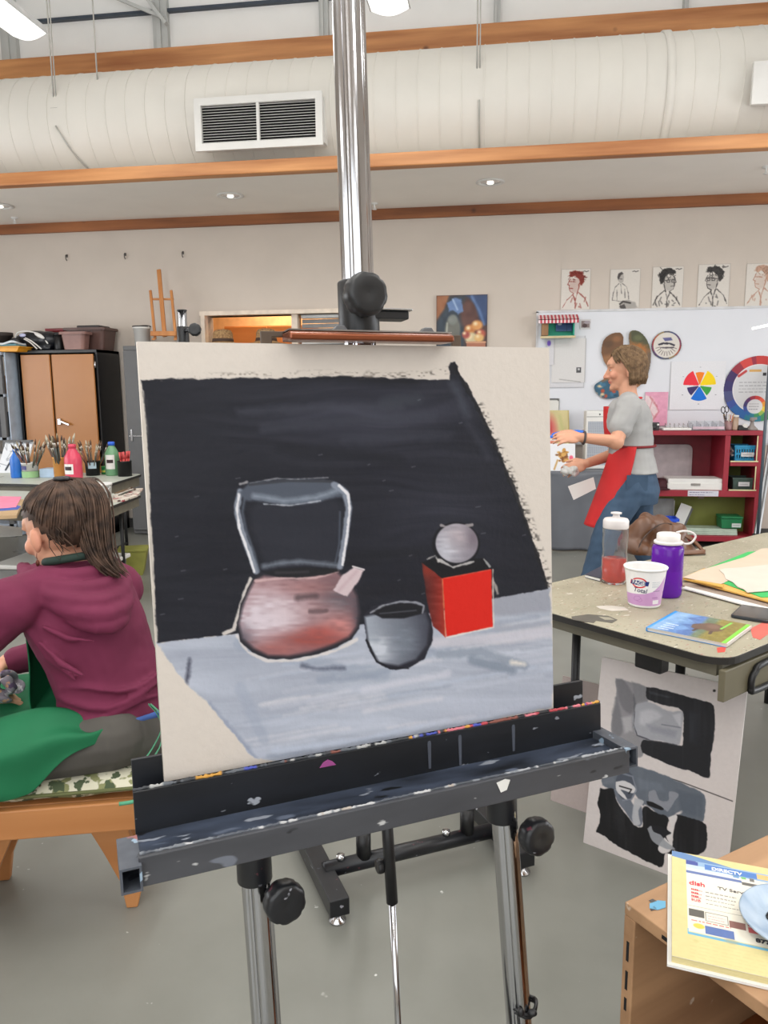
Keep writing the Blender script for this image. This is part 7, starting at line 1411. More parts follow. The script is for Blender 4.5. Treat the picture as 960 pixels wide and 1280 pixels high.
p.sheet('open_page', T0+Vector((0, 0, .0145)), exn*Wp, yn*Hp, .0006, vcol('newsprint', .7), pbk, world=True)
inv = root_matrix(pbk).inverted()
def pgtext(txt, u, v, size, col, sx=1, bold=0, slant=0, font=None):
    o_ = inv @ (T0+Vector((0, 0, .0145))+exn*Wp*u+yn*Hp*v*1.2); lettering('lettering', txt, size*.92, mat('ink %d %d %d' % col, col, .6), pbk, o_, exn, -yn, .0001, bold=bold, slant=slant, sx=sx*.88)
pgtext('DIRECTV', .36, .112, .0125, (236, 236, 240), 1.15, .0003); pgtext('d', .15, .275, .0165, (206, 60, 72), 1.2, .0004); pgtext('ish', .198, .275, .0165, (206, 60, 72), 1.1, .0004); pgtext('TV Service St', .40, .272, .0115, (84, 80, 80), 1.25, .0001)
pgtext('877', .665, .615, .0125, (60, 56, 58), 1.3, .0005); pgtext('dish', .62, .49, .011, (206, 66, 76), 1.3, .0002)
for k_, y_ in enumerate((.318, .345, .372, .399)): pgtext('FREE' if k_ < 3 else '24 HR', .165, y_, .0055, (206, 66, 76), 1.2, .0001)
# plate with grey-blue paint
cpl = K(995, 1152, ZB+.03); dpl = thing('paint_plate', 'round plate smeared with pale blue and black paint on the phone book', 'plate', (cpl.x+.004, cpl.y, ZB+.0165))
cpl = Vector((cpl.x+.004, cpl.y, 0)); Rp = .082
o = MB(); o.lathe([(0, 0), (Rp*.66, 0), (Rp*.72, .003), (Rp*.97, .018), (Rp, .018), (Rp*.99, .0205), (Rp*.95, .0205), (Rp*.70, .006), (Rp*.5, .0042), (Rp*.3, .004), (Rp*.1, .004), (0, .004)], 56); ob = o.build('plate_body', vcol('plate paint', .35, .25), dpl)
def pc_(co):
    n = np.array([noise3(v, 22)+.6*noise3(v, 60) for v in co]); r_ = np.hypot(co[:, 0], co[:, 1])/Rp; c1 = np.array((122, 144, 170)); c2 = np.array((186, 198, 210)); t = np.clip(.5+.6*n, 0, 1)[:, None]; c = c1*(1-t)+c2*t; return c
setcol(ob, pc_)
w = MB(); rg = random.Random(3)
for i in range(5): w.ell((-Rp*.22+rg.uniform(-.01, .02), rg.uniform(-.02, .03), .0055), (.018, .010, .003), Matrix.Rotation(rg.uniform(0, 3), 3, 'Z'))
fuse(w, 'black_paint', mat('wet black paint', (20, 20, 22), .2), dpl, .002, 2)
w = MB(); w.ell((-Rp*.3, -.03, .005), (.012, .007, .002)); w.ell((-Rp*.24, -.036, .005), (.009, .006, .002)); fuse(w, 'mauve_paint', mat('wet mauve paint', (140, 84, 96), .25), dpl, .002, 2)
# ================================================================= PEOPLE
FH = Vector((-math.sin(YAW), math.cos(YAW), 0))              # level direction into the room
m_skin = vcol('skin', .5, .0, .35, .03)
def loft(w, rings, n=28, cap=True):
    """rings: (centre, lateral half-vector, forward half-vector); slightly squared ellipses"""
    vs = []; fs = []
    for c, a, b in rings:
        c, a, b = Vector(c), Vector(a), Vector(b)
        for j in range(n):
            t = 2*PI*j/n; x, y = math.cos(t), math.sin(t); k = .92
            vs.append(c+a*math.copysign(abs(x)**k, x)+b*math.copysign(abs(y)**k, y))
    for i in range(len(rings)-1):
        for j in range(n): fs.append((i*n+j, i*n+(j+1) % n, (i+1)*n+(j+1) % n, (i+1)*n+j))
    if cap: fs += [tuple(range(n-1, -1, -1)), tuple(range((len(rings)-1)*n, len(rings)*n))]
    return w.add(vs, fs, True)
def hand(w, wrist, d, nrm, side, s=1.0, curl=.5, spread=.10):
    """palm + four unequal fingers + thumb; d = pointing direction, nrm = back-of-hand normal, side = thumb side"""
    d = Vector(d).normalized(); nrm = Vector(nrm); nrm = (nrm-d*nrm.dot(d)).normalized(); sd = d.cross(nrm).normalized()
    if sd.dot(Vector(side)) < 0: sd = -sd
    wrist = Vector(wrist); rot = Matrix((d, sd, nrm)).transposed()
    w.caps([wrist, wrist+d*.03*s], [.021*s, .024*s], 12); w.ell(wrist+d*.055*s, (.052*s, .040*s, .0155*s), rot)
    for k, (off, L, r) in enumerate(((.029, .072, .0086), (.010, .080, .0090), (-.010, .075, .0086), (-.028, .058, .0076))):
        p = wrist+d*(.088*s-abs(off)*.25*s)+sd*off*s; dd = (d+sd*(off*spread*40)).normalized(); pts = [p-dd*.03*s, p]; a = 0
        for j, f in enumerate((.45, .30, .25)):
            a += curl*(.55 if j == 0 else .75); v = dd*math.cos(a)-nrm*math.sin(a); pts.append(pts[-1]+v*L*f*s)
        w.caps(pts, [r*1.05*s, r*1.05*s, r*s, r*.92*s, r*.78*s], 10)
    p = wrist+d*.028*s+sd*.026*s; t1 = (d*.72+sd*.62-nrm*.25).normalized(); t2 = (d*.92+sd*.2-nrm*.35).normalized(); w.caps([p-t1*.012*s, p+t1*.030*s, p+t1*.030*s+t2*.028*s, p+t1*.030*s+t2*.050*s], [.0135*s, .0115*s, .0098*s, .0076*s], 10)
def head(w, c, f, u, s=1.0, nose=1.0):
    """skull, jaw, nose, brow, lips, ears in one run of shapes"""
    f = Vector(f).normalized(); u = Vector(u); u = (u-f*u.dot(f)).normalized(); l = u.cross(f); rot = Matrix((f, l, u)).transposed(); c = Vector(c)
    Q = lambda a, b, z: c+(f*a+l*b+u*z)*s
    E_ = lambda a, b, z, d, r=None: w.ell(Q(a, b, z), tuple(k*s for k in d), rot if r is None else rot @ r)
    E_(-.005, 0, .025, (.094, .075, .088)); E_(.028, 0, -.03, (.062, .058, .080)); E_(.050, 0, -.078, (.036, .040, .030)); E_(.015, 0, -.062, (.058, .055, .036)); E_(.068, 0, .035, (.028, .056, .034)); E_(.066, 0, -.005, (.026, .052, .045))
    w.caps([Q(.088, 0, .012), Q(.103, 0, -.012), Q(.111, 0, -.027)], [.008*s, .010*s, .0115*s], 10); E_(.094, .011, -.030, (.011, .008, .007)); E_(.094, -.011, -.030, (.011, .008, .007))
    E_(.086, 0, -.052, (.012, .022, .0058)); E_(.084, 0, -.062, (.012, .019, .0065)); E_(.078, 0, -.090, (.016, .020, .016))
    for k in (-1, 1):
        E_(.066, k*.040, -.022, (.024, .022, .022)); E_(-.010, k*.079, -.012, (.016, .009, .028), Matrix.Rotation(k*.35, 3, 'Z')); E_(-.004, k*.076, -.034, (.009, .007, .011))
        E_(.076, k*.032, .026, (.014, .024, .007))
    return Q, rot
SK = np.array((206, 152, 124)); LIP = np.array((172, 92, 88))
def skin_paint(o, Q, f, u, s, root, base=SK):
    inv = root_matrix(root).inverted(); c = np.array(inv @ Q(0, 0, 0)); f = np.array((inv.to_3x3() @ Vector(f)).normalized()); u_ = inv.to_3x3() @ Vector(u); u_ = np.array((u_-Vector(f)*u_.dot(Vector(f))).normalized()); l = np.cross(u_, f)
    def fn(co):
        d = (co-c)/s; a, b, z = d @ f, d @ l, d @ u_; C = np.ones((len(co), 3))*base
        def mix(m, col): 
            nonlocal C
            m = np.clip(m, 0, 1)[:, None]; C = C*(1-m)+np.array(col)*m
        mix(np.exp(-((a-.07)/.03)**2-((abs(b)-.042)/.022)**2-((z+.025)/.022)**2)*.45, (206, 118, 100)); mix(np.exp(-((a-.11)/.02)**2-(b/.012)**2-((z+.026)/.014)**2)*.4, (200, 112, 96)); mix(np.exp(-((b/.080)**2)**8)*0, base)
        mix((np.exp(-(((z+.0565)/.0085)**2)**2-((b/.021)**2)**2))*(a > .075)*.9, LIP); mix((np.exp(-(((z+.0572)/.0013)**2)-((b/.022)**2)**2))*(a > .075)*.9, (104, 52, 50))
        mix(np.exp(-(((z-.034)/.0045)**2)-(((abs(b)-.032)/.020)**2)**2)*(a > .055)*.75, (120, 88, 66)); mix(np.exp(-((abs(b)-.078)/.01)**2-((z+.012)/.03)**2-((a+.012)/.02)**2)*.35, (200, 108, 92))
        return C
    setcol(o, fn)
m_eyew = mat('eye white', (226, 220, 214), .2, var=.02); m_iris = mat('iris', (62, 74, 76), .15); m_lid = mat('eyelid', (188, 132, 108), .5)
def eyes(Q, rot, s, root):
    for k in (-1, 1):
        e = MB(); e.ell(Q(.074, k*.032, .008), (.0118*s,)*3, nu=16, nv=10); o = e.build('eye', m_eyew, root, world=True)
        MB().ell(Q(.0835, k*.033, .007), (.0035*s, .0058*s, .0058*s), rot).build('iris', m_iris, o, world=True); MB().ell(Q(.0745, k*.032, .0135), (.0128*s, .0138*s, .0078*s), rot).build('eyelid', m_lid, o, world=True)
def hair_mat(name, c, c2):
    m = mat(name, c, .6, c2=c2, scale=40, detail=3, spec=.25); return m
def hair_cap(w, Q, s, keep, off, n=2, sc=(.094, .075, .088), cz=.025, ca=-.005):
    """scalp shell: only the part of the skull that carries hair"""
    nu, nv = 44, 30; V = {}; 
    def vid(i, j):
        if (i, j) in V: return V[(i, j)]
        t = -PI/2+PI*j/nv; a = 2*PI*i/nu; x, y, z = math.cos(t)*math.cos(a), math.cos(t)*math.sin(a), math.sin(t); w.v.append(tuple(Q(ca+x*(sc[0]+off), y*(sc[1]+off), cz+z*(sc[2]+off)))); V[(i, j)] = len(w.v)-1; return V[(i, j)]
    for j in range(nv):
        for i in range(nu):
            t = -PI/2+PI*(j+.5)/nv; a = 2*PI*(i+.5)/nu
            if keep(math.cos(t)*math.cos(a), math.cos(t)*math.sin(a), math.sin(t)):
                w.f.append((vid(i, j), vid((i+1) % nu, j), vid((i+1) % nu, j+1), vid(i, j+1))); w.sm.append(True); w.mi.append(w.cm)
    return w
def on_skull(Q, p, off, sc=(.094, .075, .088), cz=.025, ca=-.005):
    p = Vector(p).normalized(); return Q(ca+p.x*(sc[0]+off), p.y*(sc[1]+off), cz+p.z*(sc[2]+off))

# ---------------------------------------------------------------- the seated painter at left
P0 = at(142, 925, D=2.08); G0 = Vector((P0.x, P0.y, 0))
def W(r, d, z): return G0+R0*r+FH*d+Vector((0, 0, z))
th_t = math.radians(44); ft = -R0*math.cos(th_t)+FH*math.sin(th_t); lt = -R0*math.sin(th_t)-FH*math.cos(th_t)     # torso forward / her left (towards the viewer)
sw = thing('person', 'seated person with a brown ponytail, maroon hoodie and green apron, facing away to the left', 'person', (G0.x, G0.y, 0))
hd = (-math.cos(math.radians(33))*R0+math.sin(math.radians(33))*FH)*math.cos(.28)-zz*math.sin(.28); hu = zz*math.cos(.28)+(-math.cos(math.radians(33))*R0+math.sin(math.radians(33))*FH)*math.sin(.28)
HC_ = W(-.137, .09, 1.052)
shL = W(-.205, -.075, .895); shR = W(-.030, .185, .868); elL = W(-.40, -.13, .70); wrL = W(-.352, -.01, .622); elR = W(-.19, .29, .66); wrR = W(-.37, .20, .64)
hipL = W(.0, -.030, .525); hipR = W(.05, .160, .525); knL = W(-.46, -.17, .487); knR = W(-.47, .10, .52); anL = W(-.46, -.19, .085); anR = W(-.56, .10, .085)
w = MB()
tors = [((.012, .07, .45), .15, .095), ((.010, .065, .52), .160, .105), ((-.004, .055, .61), .138, .092), ((-.036, .05, .70), .134, .095), ((-.066, .045, .80), .142, .10), ((-.090, .058, .88), .136, .085), ((-.100, .068, .93), .080, .06)]
def trings(g, z0=0, z1=9): return [(W(*c), lt*(a+g), ft*(b+g)) for c, a, b in tors if z0 <= c[2] <= z1]
loft(w, trings(-.012)); w.caps([W(-.092, .066, .90), W(-.108, .078, .955), W(-.127, .088, .99)], [.062, .052, .054])
w.caps([shL, elL, wrL], [.048, .040, .027]); w.caps([shR, elR, wrR], [.048, .040, .027]); w.ell(shL, (.055,)*3); w.ell(shR, (.055,)*3)
hand(w, wrL, W(-.29, .055, .592)-wrL, Vector((-.2, -.3, 1)), -R0, 1.0, .55); hand(w, wrR, W(-.46, .14, .60)-wrR, Vector((0, 0, 1)), R0, 1.0, .6)
w.caps([hipL, knL, anL], [.082, .058, .036]); w.caps([hipR, knR, anR], [.082, .058, .036])
for a_ in (anL, anR): w.caps([a_+Vector((0, 0, -.03)), a_+Vector((0, 0, -.05))-R0*.13], [.036, .026])
Qh, rh = head(w, HC_, hd, hu, 1.09)
ob = fuse(w, 'body', m_skin, sw, .0042, 4, .5, world=True); skin_paint(ob, Qh, hd, hu, 1.09, sw); eyes(Qh, rh, 1.09, sw)
# hoodie
m_hood = mat('maroon jersey', (98, 26, 56), .85, c2=(110, 32, 65), scale=8, bump=.08)
w = MB(); rg_ = [(W(*c), lt*(a+.016), ft*(b+.016)) for c, a, b in tors if c[2] > .58]; rg_ = [(W(.006, .06, .562), lt*.170, ft*.122), (W(.004, .058, .585), lt*.163, ft*.114)]+rg_; loft(w, rg_)
w.caps([shL, elL, wrL+(elL-wrL)*.12], [.068, .060, .040]); w.caps([shR, elR, wrR+(elR-wrR)*.12], [.068, .060, .040]); w.ell(shL+Vector((0, 0, -.006)), (.074, .074, .066)); w.ell(shR+Vector((0, 0, -.006)), (.074, .074, .066))
w.caps([W(-.092, .066, .92), shL+Vector((0, 0, .012))], [.062, .055]); w.caps([W(-.092, .066, .92), shR+Vector((0, 0, .012))], [.062, .055])
# the hood lying on the back, in nested folds
nb = W(-.106, .072, .955)
for k, (rad, drop, back, r) in enumerate(((.080, .006, .092, .022), (.100, .034, .135, .023), (.108, .064, .168, .024), (.104, .096, .188, .025), (.088, .126, .196, .022))):
    pts = []
    for i in range(15):
        a = math.radians(-118+236*i/14); b_ = math.cos(a/1.32); pts.append(nb+lt*math.sin(a)*rad*1.12-ft*(math.cos(a)*back+.0)-zz*(drop*max(0, math.cos(a*.75))**1.2)+zz*.010*(1-max(0, b_)))
    w.tube(pts, [r*(.55+.45*math.sin(PI*i/14)) for i in range(15)], 10)
# creases at the waist and elbow
for z_, amp in ((.585, .008), (.615, .009), (.650, .008)):
    pts = []
    for i in range(13):
        a = math.radians(-20-200*i/12); pts.append(W(-.002-.03*max(0, z_-.6)*4, .052, z_+.012+.015*math.sin(i*.9+z_*40))+lt*math.cos(a)*-.156*1+ft*math.sin(a)*.113)
    w.tube(pts, [amp*(.5+.5*math.sin(PI*i/12)) for i in range(13)], 8)
for a_, b_, r in ((shL+W(0, 0, 0)-G0-zz*.05+R0*.02, W(-.05, -.10, .70), .012), (shL-zz*.03-R0*.02, W(-.28, -.10, .77), .012), (W(-.13, -.105, .80), W(-.02, -.12, .72), .010), (W(-.12, -.10, .84), W(.0, -.09, .80), .009)): w.caps([a_, a_.lerp(b_, .5)-zz*.012, b_], [r*.6, r, r*.5], 8)
hood = fuse(w, 'hoodie', m_hood, sw, .0055, 4, .5, world=True)
displace(hood, lambda c, n: c+n*(.0045*noise3((c.x*7, c.y*7, c.z*16))+.0015*noise3(c, 40)))
w = MB(); ring = [W(-.104, .075, .968)+lt*.070*math.sin(a)-ft*.066*math.cos(a)+zz*(.012+.014*math.cos(a)) for a in np.linspace(-2.6, 2.6, 26)]; w.tube(ring, .011, 10); w.build('apron_neck_strap', mat('dark green twill', (32, 52, 44), .8), sw, world=True)
# blue shirt edge below the hoodie
w = MB(); loft(w, [(W(.010, .062, .548), lt*.164, ft*.117), (W(.008, .06, .568), lt*.167, ft*.119)]); w.build('shirt_hem', mat('blue cotton', (66, 96, 160), .8), sw, world=True)
# trousers
m_tr = mat('grey trousers', (72, 68, 64), .8, c2=(84, 80, 74), scale=6, bump=.05)
w = MB(); loft(w, [(W(.020, .07, .438), lt*.148, ft*.118), (W(.020, .068, .48), lt*.174, ft*.130), (W(.016, .066, .53), lt*.174, ft*.122), (W(.010, .06, .575), lt*.158, ft*.110)])
w.caps([hipL+Vector((0, 0, -.01)), knL, anL+Vector((0, 0, .02))], [.094, .072, .052]); w.caps([hipR, knR, anR+Vector((0, 0, .02))], [.094, .072, .052])
tr = fuse(w, 'trousers', m_tr, sw, .006, 4, .5, world=True)
ZSEAT = .436
def trd(c, n):
    c = c+n*.004*noise3((c.x*9, c.y*14, c.z*9))
    if (c.x-.02)**2+(c.y-.05)**2 < .34**2 and c.z > .3: c.z = max(c.z, ZSEAT)
    return c
displace(tr, trd)
displace(ob, lambda c, n: Vector((c.x, c.y, max(c.z, ZSEAT+.012) if (c.x-.02)**2+(c.y-.05)**2 < .34**2 and c.z > .3 else c.z)))
for a_ in (anL, anR):
    w = MB(); w.caps([a_+Vector((0, 0, -.048)), a_+Vector((0, 0, -.054))-R0*.15], [.040, .032]); sh_ = fuse(w, 'shoe', mat('dark shoe', (50, 46, 44), .6), sw, .006, 2, .5, world=True)
    for v in sh_.data.vertices: v.co.z = max(v.co.z, .001)
# apron: bib on the chest, lap draped over both thighs
m_apr = mat('green apron', (8, 98, 60), .75, c2=(12, 110, 68), scale=5, bump=.06)
m_apr2 = speckle(m_apr, [(18, 70, 52), (120, 170, 140), (50, 60, 56)], 14, .22, 8)
def bib(u, v):
    a = math.radians(-72+144*u); z = .57+.28*v; k = min(max((z-.5)/.4, 0), 1); c = W(.004-.09*k, .055+.005*k, z); wd = .205-.05*v
    sag = .030*math.exp(-((v-.12)/.25)**2)
    return c+lt*math.sin(a)*wd+ft*(math.cos(a)*(.150-.018*v)+sag)+zz*.006*math.sin(7*u+3*v)
w = MB(); w.grid(bib, 26, 18); w.build('apron_bib', m_apr2, sw, world=True, solid=.003)
def lap(u, v):
    # u: from waist (0) to past the knees (1); v: far side (0) to the near side (1)
    r = .03-.60*u; hang = max(0, u-.86)/.14; k = min(1, max(0, (.03-r)/.5))
    zn = .521-.03*k; zf = .525+.0*k; Rn = .104-.02*k; dn = -.035-.135*k; df = .16-.06*k; zn -= .055*math.exp(-(u/.12)**2)
    if v < .30:                                               # down the far side
        a = math.radians(70-70*(v/.30)); p = (df+math.sin(a)*Rn, zf+math.cos(a)*Rn)
    elif v < .52:
        t = (v-.30)/.22; p = (df+(dn-df)*t, zf+Rn+(zn-zf)*t-.045*math.sin(PI*t)*(.4+.6*k))
    else:
        t = (v-.52)/.48; edge = math.radians(20+112*min(1, max(0, (.035-r)/.19))**.8); a = edge*t; out = .012*math.sin(3.2*t*PI+9*u)*t; p = (dn-math.sin(a)*(Rn+.008+out), zn+math.cos(a)*(Rn+.004+out))
        if u < .12: p = (p[0], p[1])
    rise = .05*math.exp(-(u/.06)**2)*max(0, 1-v/.45)      # climbs to the waist
    z = p[1]+rise-.20*hang**1.5
    return W(r-.03*hang, p[0], z+.011*math.sin(13*u+6*v)*(.4+.6*v)+.006*math.sin(23*v+3*u)+.006*noise3((u*6, v*7, 1)))
w = MB(); w.grid(lap, 60, 60); w.build('apron_skirt', m_apr2, sw, world=True, solid=.003, sub=1)
m_tie = mat('apron tape', (80, 150, 116), .8)
for k, off in enumerate((0, .018)):
    pts = smooth_path([W(.110+off*.3, -.03, .605), W(.130+off*.4, -.025, .575), W(.141-off*.2, -.025, .53), W(.134-off, -.04, .485), W(.11-off, -.075, .455)], 6); strap([p for p in pts], .012, .002, 'apron_tie', m_tie, sw, (R0*.3-FH+zz*.1).normalized())
for o_ in [c for c in sw.children if c.name.startswith('apron_tie')]:
    inv = root_matrix(sw).inverted()
    for v in o_.data.vertices: v.co = inv @ v.co
# hair: scalp shell, combed strands, ponytail
m_hair = hair_mat('brown hair', (40, 29, 24), (92, 70, 57))
HS = 1.09
def hl(a): return .14+.46*a if a > -.05 else .117+1.6*(a+.05)
def keepF(a, b, c): return c > hl(a)
w = MB(); hair_cap(w, Qh, HS, keepF, .008); rg = random.Random(21)
knot = Vector((-.42, 0, .90)).normalized()
def slerp(a, b, t):
    a = a.normalized(); b = b.normalized(); o_ = math.acos(max(-1, min(1, a.dot(b))))
    return a if o_ < 1e-4 else (a*math.sin((1-t)*o_)+b*math.sin(t*o_))/math.sin(o_)
n_s = 0
while n_s < 620:
    z = rg.uniform(-.75, .98); a = rg.uniform(-PI, PI); q = math.sqrt(1-z*z); p = Vector((q*math.cos(a), q*math.sin(a), z))
    e = p.z-hl(p.x)
    if not (-.02 < e < .22) and rg.random() < .85: continue
    if not keepF(p.x, p.y, p.z) and e < -.02: continue
    if p.dot(knot) > .93: continue
    off = rg.uniform(.0075, .0115); m_ = 9; pts = [on_skull(Qh, slerp(p, knot, i/m_), (off if 1 < i else (off-.008 if i == 0 else off-.002))+.006*(i/m_)**4) for i in range(m_+1)]
    q_ = rg.uniform(.0014, .0026); w.tube(pts, [.0006, q_*.8]+[q_]*(m_-2)+[.0018], 5); n_s += 1
KN = on_skull(Qh, knot, .016)
path = smooth_path([KN, at(94, 602, D=2.13), at(104, 604, D=2.09), at(113, 627, D=2.055), at(115, 660, D=2.04), at(120, 690, D=2.03), at(132, 710, D=2.025), at(148, 724, D=2.02)], 4)
for i in range(520):
    a = rg.uniform(0, 2*PI); q = math.sqrt(rg.random()); k0 = rg.uniform(.55, 1.0)**.8; n_ = int(len(path)*k0); fx, fz = rg.uniform(-1, 1), rg.uniform(-1, 1); pts = []; fly = rg.random() < .12
    for j, p in enumerate(path[:max(n_, 8)]):
        t = j/(len(path)-1); wdt = (.014+.037*min(1, t*2.6))*(1-.62*max(0, t-.55)/.45)*(1.3 if fly else 1); jit = .007*t+.0025*math.sin(9*t+a*3)
        pts.append(p+R0*(math.cos(a)*q*wdt*.78+fx*jit+(.022*t*t if fly else 0))+FH*(math.sin(a)*q*wdt*.55)+zz*(math.sin(a*1.7)*q*wdt*.25*(1-t)+fz*jit*.5))
    w.tube(pts, [rg.uniform(.0014, .0026)]*(len(pts)-2)+[.0012, .0004], 5)
for i in range(14):                                             # wisps at the nape and by the ear
    p = Vector((rg.uniform(-.75, -.42), rg.uniform(.55, 1), rg.uniform(-.5, -.1))).normalized(); b0 = on_skull(Qh, p, .004); L = rg.uniform(.03, .07)
    w.tube([b0, b0-zz*L*.5+R0*rg.uniform(.0, .03)-FH*.008, b0-zz*L+R0*rg.uniform(.01, .05)-FH*.006], [.0018, .0014, .0005], 4)
hr = w.build('hair', m_hair, sw, world=True)
w = MB(); w.tube([KN+(R0*math.cos(a)*.018+hd.cross(R0).normalized()*0+FH*math.sin(a)*.018)+zz*.002 for a in np.linspace(0, 2*PI, 18)], .005, 8, caps=False); w.build('hair_tie', m_black, sw, world=True)
er = Qh(-.006, .084, -.055); w = MB(); w.tube([er+zz*.012, er+zz*.002-FH*.003, er-zz*.004], .001, 6); w.ell(er-zz*.014, (.0055, .0035, .009)); w.build('earring', mat('bronze drop', (96, 52, 40), .35, metal=.6), sw, world=True)
# paint rag in the near hand
rgp = W(-.285, .02, .628); t = thing('paint_rag', 'grey-lilac crumpled paint rag held on the lap at the left edge', 'rag', rgp)
w = MB(); rg = random.Random(6)
for i in range(9): w.ell((rg.uniform(-.035, .03), rg.uniform(-.03, .03), rg.uniform(-.03, .035)), (rg.uniform(.018, .03), rg.uniform(.008, .014), rg.uniform(.018, .032)), Euler((rg.uniform(0, 3), rg.uniform(0, 3), rg.uniform(0, 3))).to_matrix())
fuse(w, 'rag', speckle(mat('stained rag', (132, 124, 134), .85, bump=.2, scale=40), [(90, 70, 100), (206, 200, 206), (196, 150, 120)], 40, .1, 2), t, .004, 2)
# bench and cushion
ZBn = .382
a = at(-60, 1020, Z=ZBn); b = at(165, 1002, Z=ZBn); bd_ = (b-a).normalized(); bd_.z = 0; bd_.normalize(); bn = Vector((-bd_.y, bd_.x, 0))
bl0 = a-bd_*.15; LBn = (at(192, 1000, Z=ZBn)-bl0).dot(bd_); WBn = .36
bench = thing('bench', 'orange wooden art bench under the seated painter', 'bench', (bl0+bd_*LBn/2+bn*WBn/2).to_tuple()[:2]+(0,), math.atan2(bd_.y, bd_.x))
m_ben = wood('bench pine', (172, 112, 62), (192, 132, 80), 'x', 5, .5)
def bb(x, y, z): return bl0+bd_*x+bn*y+Vector((0, 0, z-ZBn))
rotb = Matrix((bd_, bn, zz)).transposed()
MB().box(bb(LBn/2, WBn/2, ZBn-.012), (LBn, WBn-.05, .024), rotb).build('seat', m_ben, bench, world=True, bevel=.003)
for y_ in (.012, WBn-.012): MB().box(bb(LBn/2, y_, ZBn-.040), (LBn, .024, .08), rotb).build('rail', m_ben, bench, world=True, bevel=.004)
MB().box(bb(LBn-.012, WBn/2, ZBn-.04), (.024, WBn-.05, .07), rotb).build('end_rail', m_ben, bench, world=True, bevel=.003)
ft_ = at(173, 1131, Z=0)
xf = (ft_-bl0).dot(bd_)
yft = (ft_-bl0).dot(bn)
for y0, s in ((max(.03, yft-.012), -1), (WBn-.036, 1)):
    for x_, sg in ((xf-.03, 1), (.16, -1)):
        top0 = x_-.135 if sg > 0 else x_+.135
        P = [(top0, ZBn-.03), (top0+sg*.12, ZBn-.03), (x_+sg*.055, .10), (x_+sg*.03, .001), (x_+sg*.0, .001), (x_-sg*.012, .08), (x_-sg*.05, .17)]
        MB().prism([(x, z) for x, z in P], bb(0, y0, 0), bd_, zz, bn*.024*s*-1).build('leg', m_ben, bench, world=True, bevel=.003)
cu = thing('cushion', 'cream and olive floral cushion on the bench under the seated painter', 'cushion', bb(LBn-.24, WBn/2, ZBn).to_tuple()[:2]+(ZBn+.0006,), math.atan2(bd_.y, bd_.x))
m_cu = mat('floral print', (196, 192, 168), .85, c2=(206, 202, 182), scale=10); speckle(m_cu, [(96, 104, 62), (128, 130, 88), (70, 82, 56)], 22, .06, 3)
w = MB()
def cush(u, v, s):
    x, y = (u-.5)*2, (v-.5)*2; e = max(0, (1-abs(x)**4)*(1-abs(y)**4))**.5; return Vector((x*.225*(1-.02*y*y), y*.175*(1-.02*x*x), .032+s*.032*e+.004*math.sin(9*x+4*y)*e))
w.grid(lambda u, v: cush(u, v, 1), 28, 22); w.grid(lambda u, v: cush(1-u, v, -1), 28, 22); w.build('cushion_body', m_cu, cu)
w = MB(); pr = [cush(t, 0, 0) for t in np.linspace(0, 1, 20)]+[cush(1, t, 0) for t in np.linspace(0, 1, 20)]+[cush(1-t, 1, 0) for t in np.linspace(0, 1, 20)]+[cush(0, 1-t, 0) for t in np.linspace(0, 1, 20)]; w.tube(pr, .005, 8); w.build('piping', mat('olive piping', (92, 96, 58), .8), cu)
w = MB(); w.tube(smooth_path([(.2, -.17, .05), (.22, -.19, .03), (.20, -.2, .0+.012), (.16, -.21, .012)], 5), .005, 6); w.build('tie', m_tie, cu)

# ---------------------------------------------------------------- the standing painter at right
DS = 4.2; S0 = at(785, 600, D=DS); H0 = Vector((S0.x, S0.y, 0))
def A_(px, py, dd=0): return at(px, py, D=DS+dd)
th_s = math.radians(12); fs_ = -R0*math.cos(th_s)+FH*math.sin(th_s); ls = -R0*math.sin(th_s)-FH*math.cos(th_s)
st_w = thing('person', 'standing person walking left with grey t-shirt, red apron and jeans, carrying painting things', 'person', (H0.x, H0.y, 0))
hs_f = (fs_*math.cos(.12)-zz*math.sin(.12)); hs_u = zz*math.cos(.12)+fs_*math.sin(.12)
HCs = A_(782, 462)+zz*.0
w = MB()
tz_ = [(792, 600, .150, .105), (791, 585, .158, .112), (789, 565, .146, .104), (787, 545, .146, .108), (785, 525, .160, .114), (785, 510, .168, .098), (786, 500, .13, .07)]
def srings(g, z0=0, z1=99): return [(A_(x, y), ls*(a+g), fs_*(b+g)) for x, y, a, b in tz_[z0:z1]]
loft(w, srings(-.012)); w.caps([A_(787, 505), A_(785, 492), A_(784, 480)], [.055, .048, .050])
sL = A_(786, 507, -.17); sR = A_(783, 507, .17); eL = A_(770, 552, -.22); wL = A_(727, 547, -.22); eR = A_(768, 568, .17); wR = A_(734, 579, .05)
w.caps([sL, eL, wL], [.050, .043, .026]); w.caps([sR, eR, wR], [.050, .043, .026])
hand(w, wL, -R0*1+zz*.05-FH*.1, -FH*.7+zz*.6, zz, .98, .55); hand(w, wR, -R0*.9-zz*.25-FH*.15, -FH*.8+zz*.5, zz, .98, .6)
hpL = A_(790, 608, -.085); hpR = A_(794, 608, .085); kL = A_(757, 668, -.10); kR = A_(800, 672, .09); zg = .085
ZF = .152
aL = A_(733, 726, -.09); aL.z = .10+ZF; aR = A_(829, 742, .10); aR.z = .135+ZF
w.caps([hpL, kL, aL], [.085, .056, .036]); w.caps([hpR, kR, aR], [.085, .056, .036])
Qs, rs = head(w, HCs, hs_f, hs_u, 1.0)
ob = fuse(w, 'body', m_skin, st_w, .0046, 4, .5, world=True); skin_paint(ob, Qs, hs_f, hs_u, 1.0, st_w); eyes(Qs, rs, 1.0, st_w)
m_tee = mat('grey t-shirt', (150, 149, 148), .85, c2=(164, 163, 161), scale=8, bump=.06)
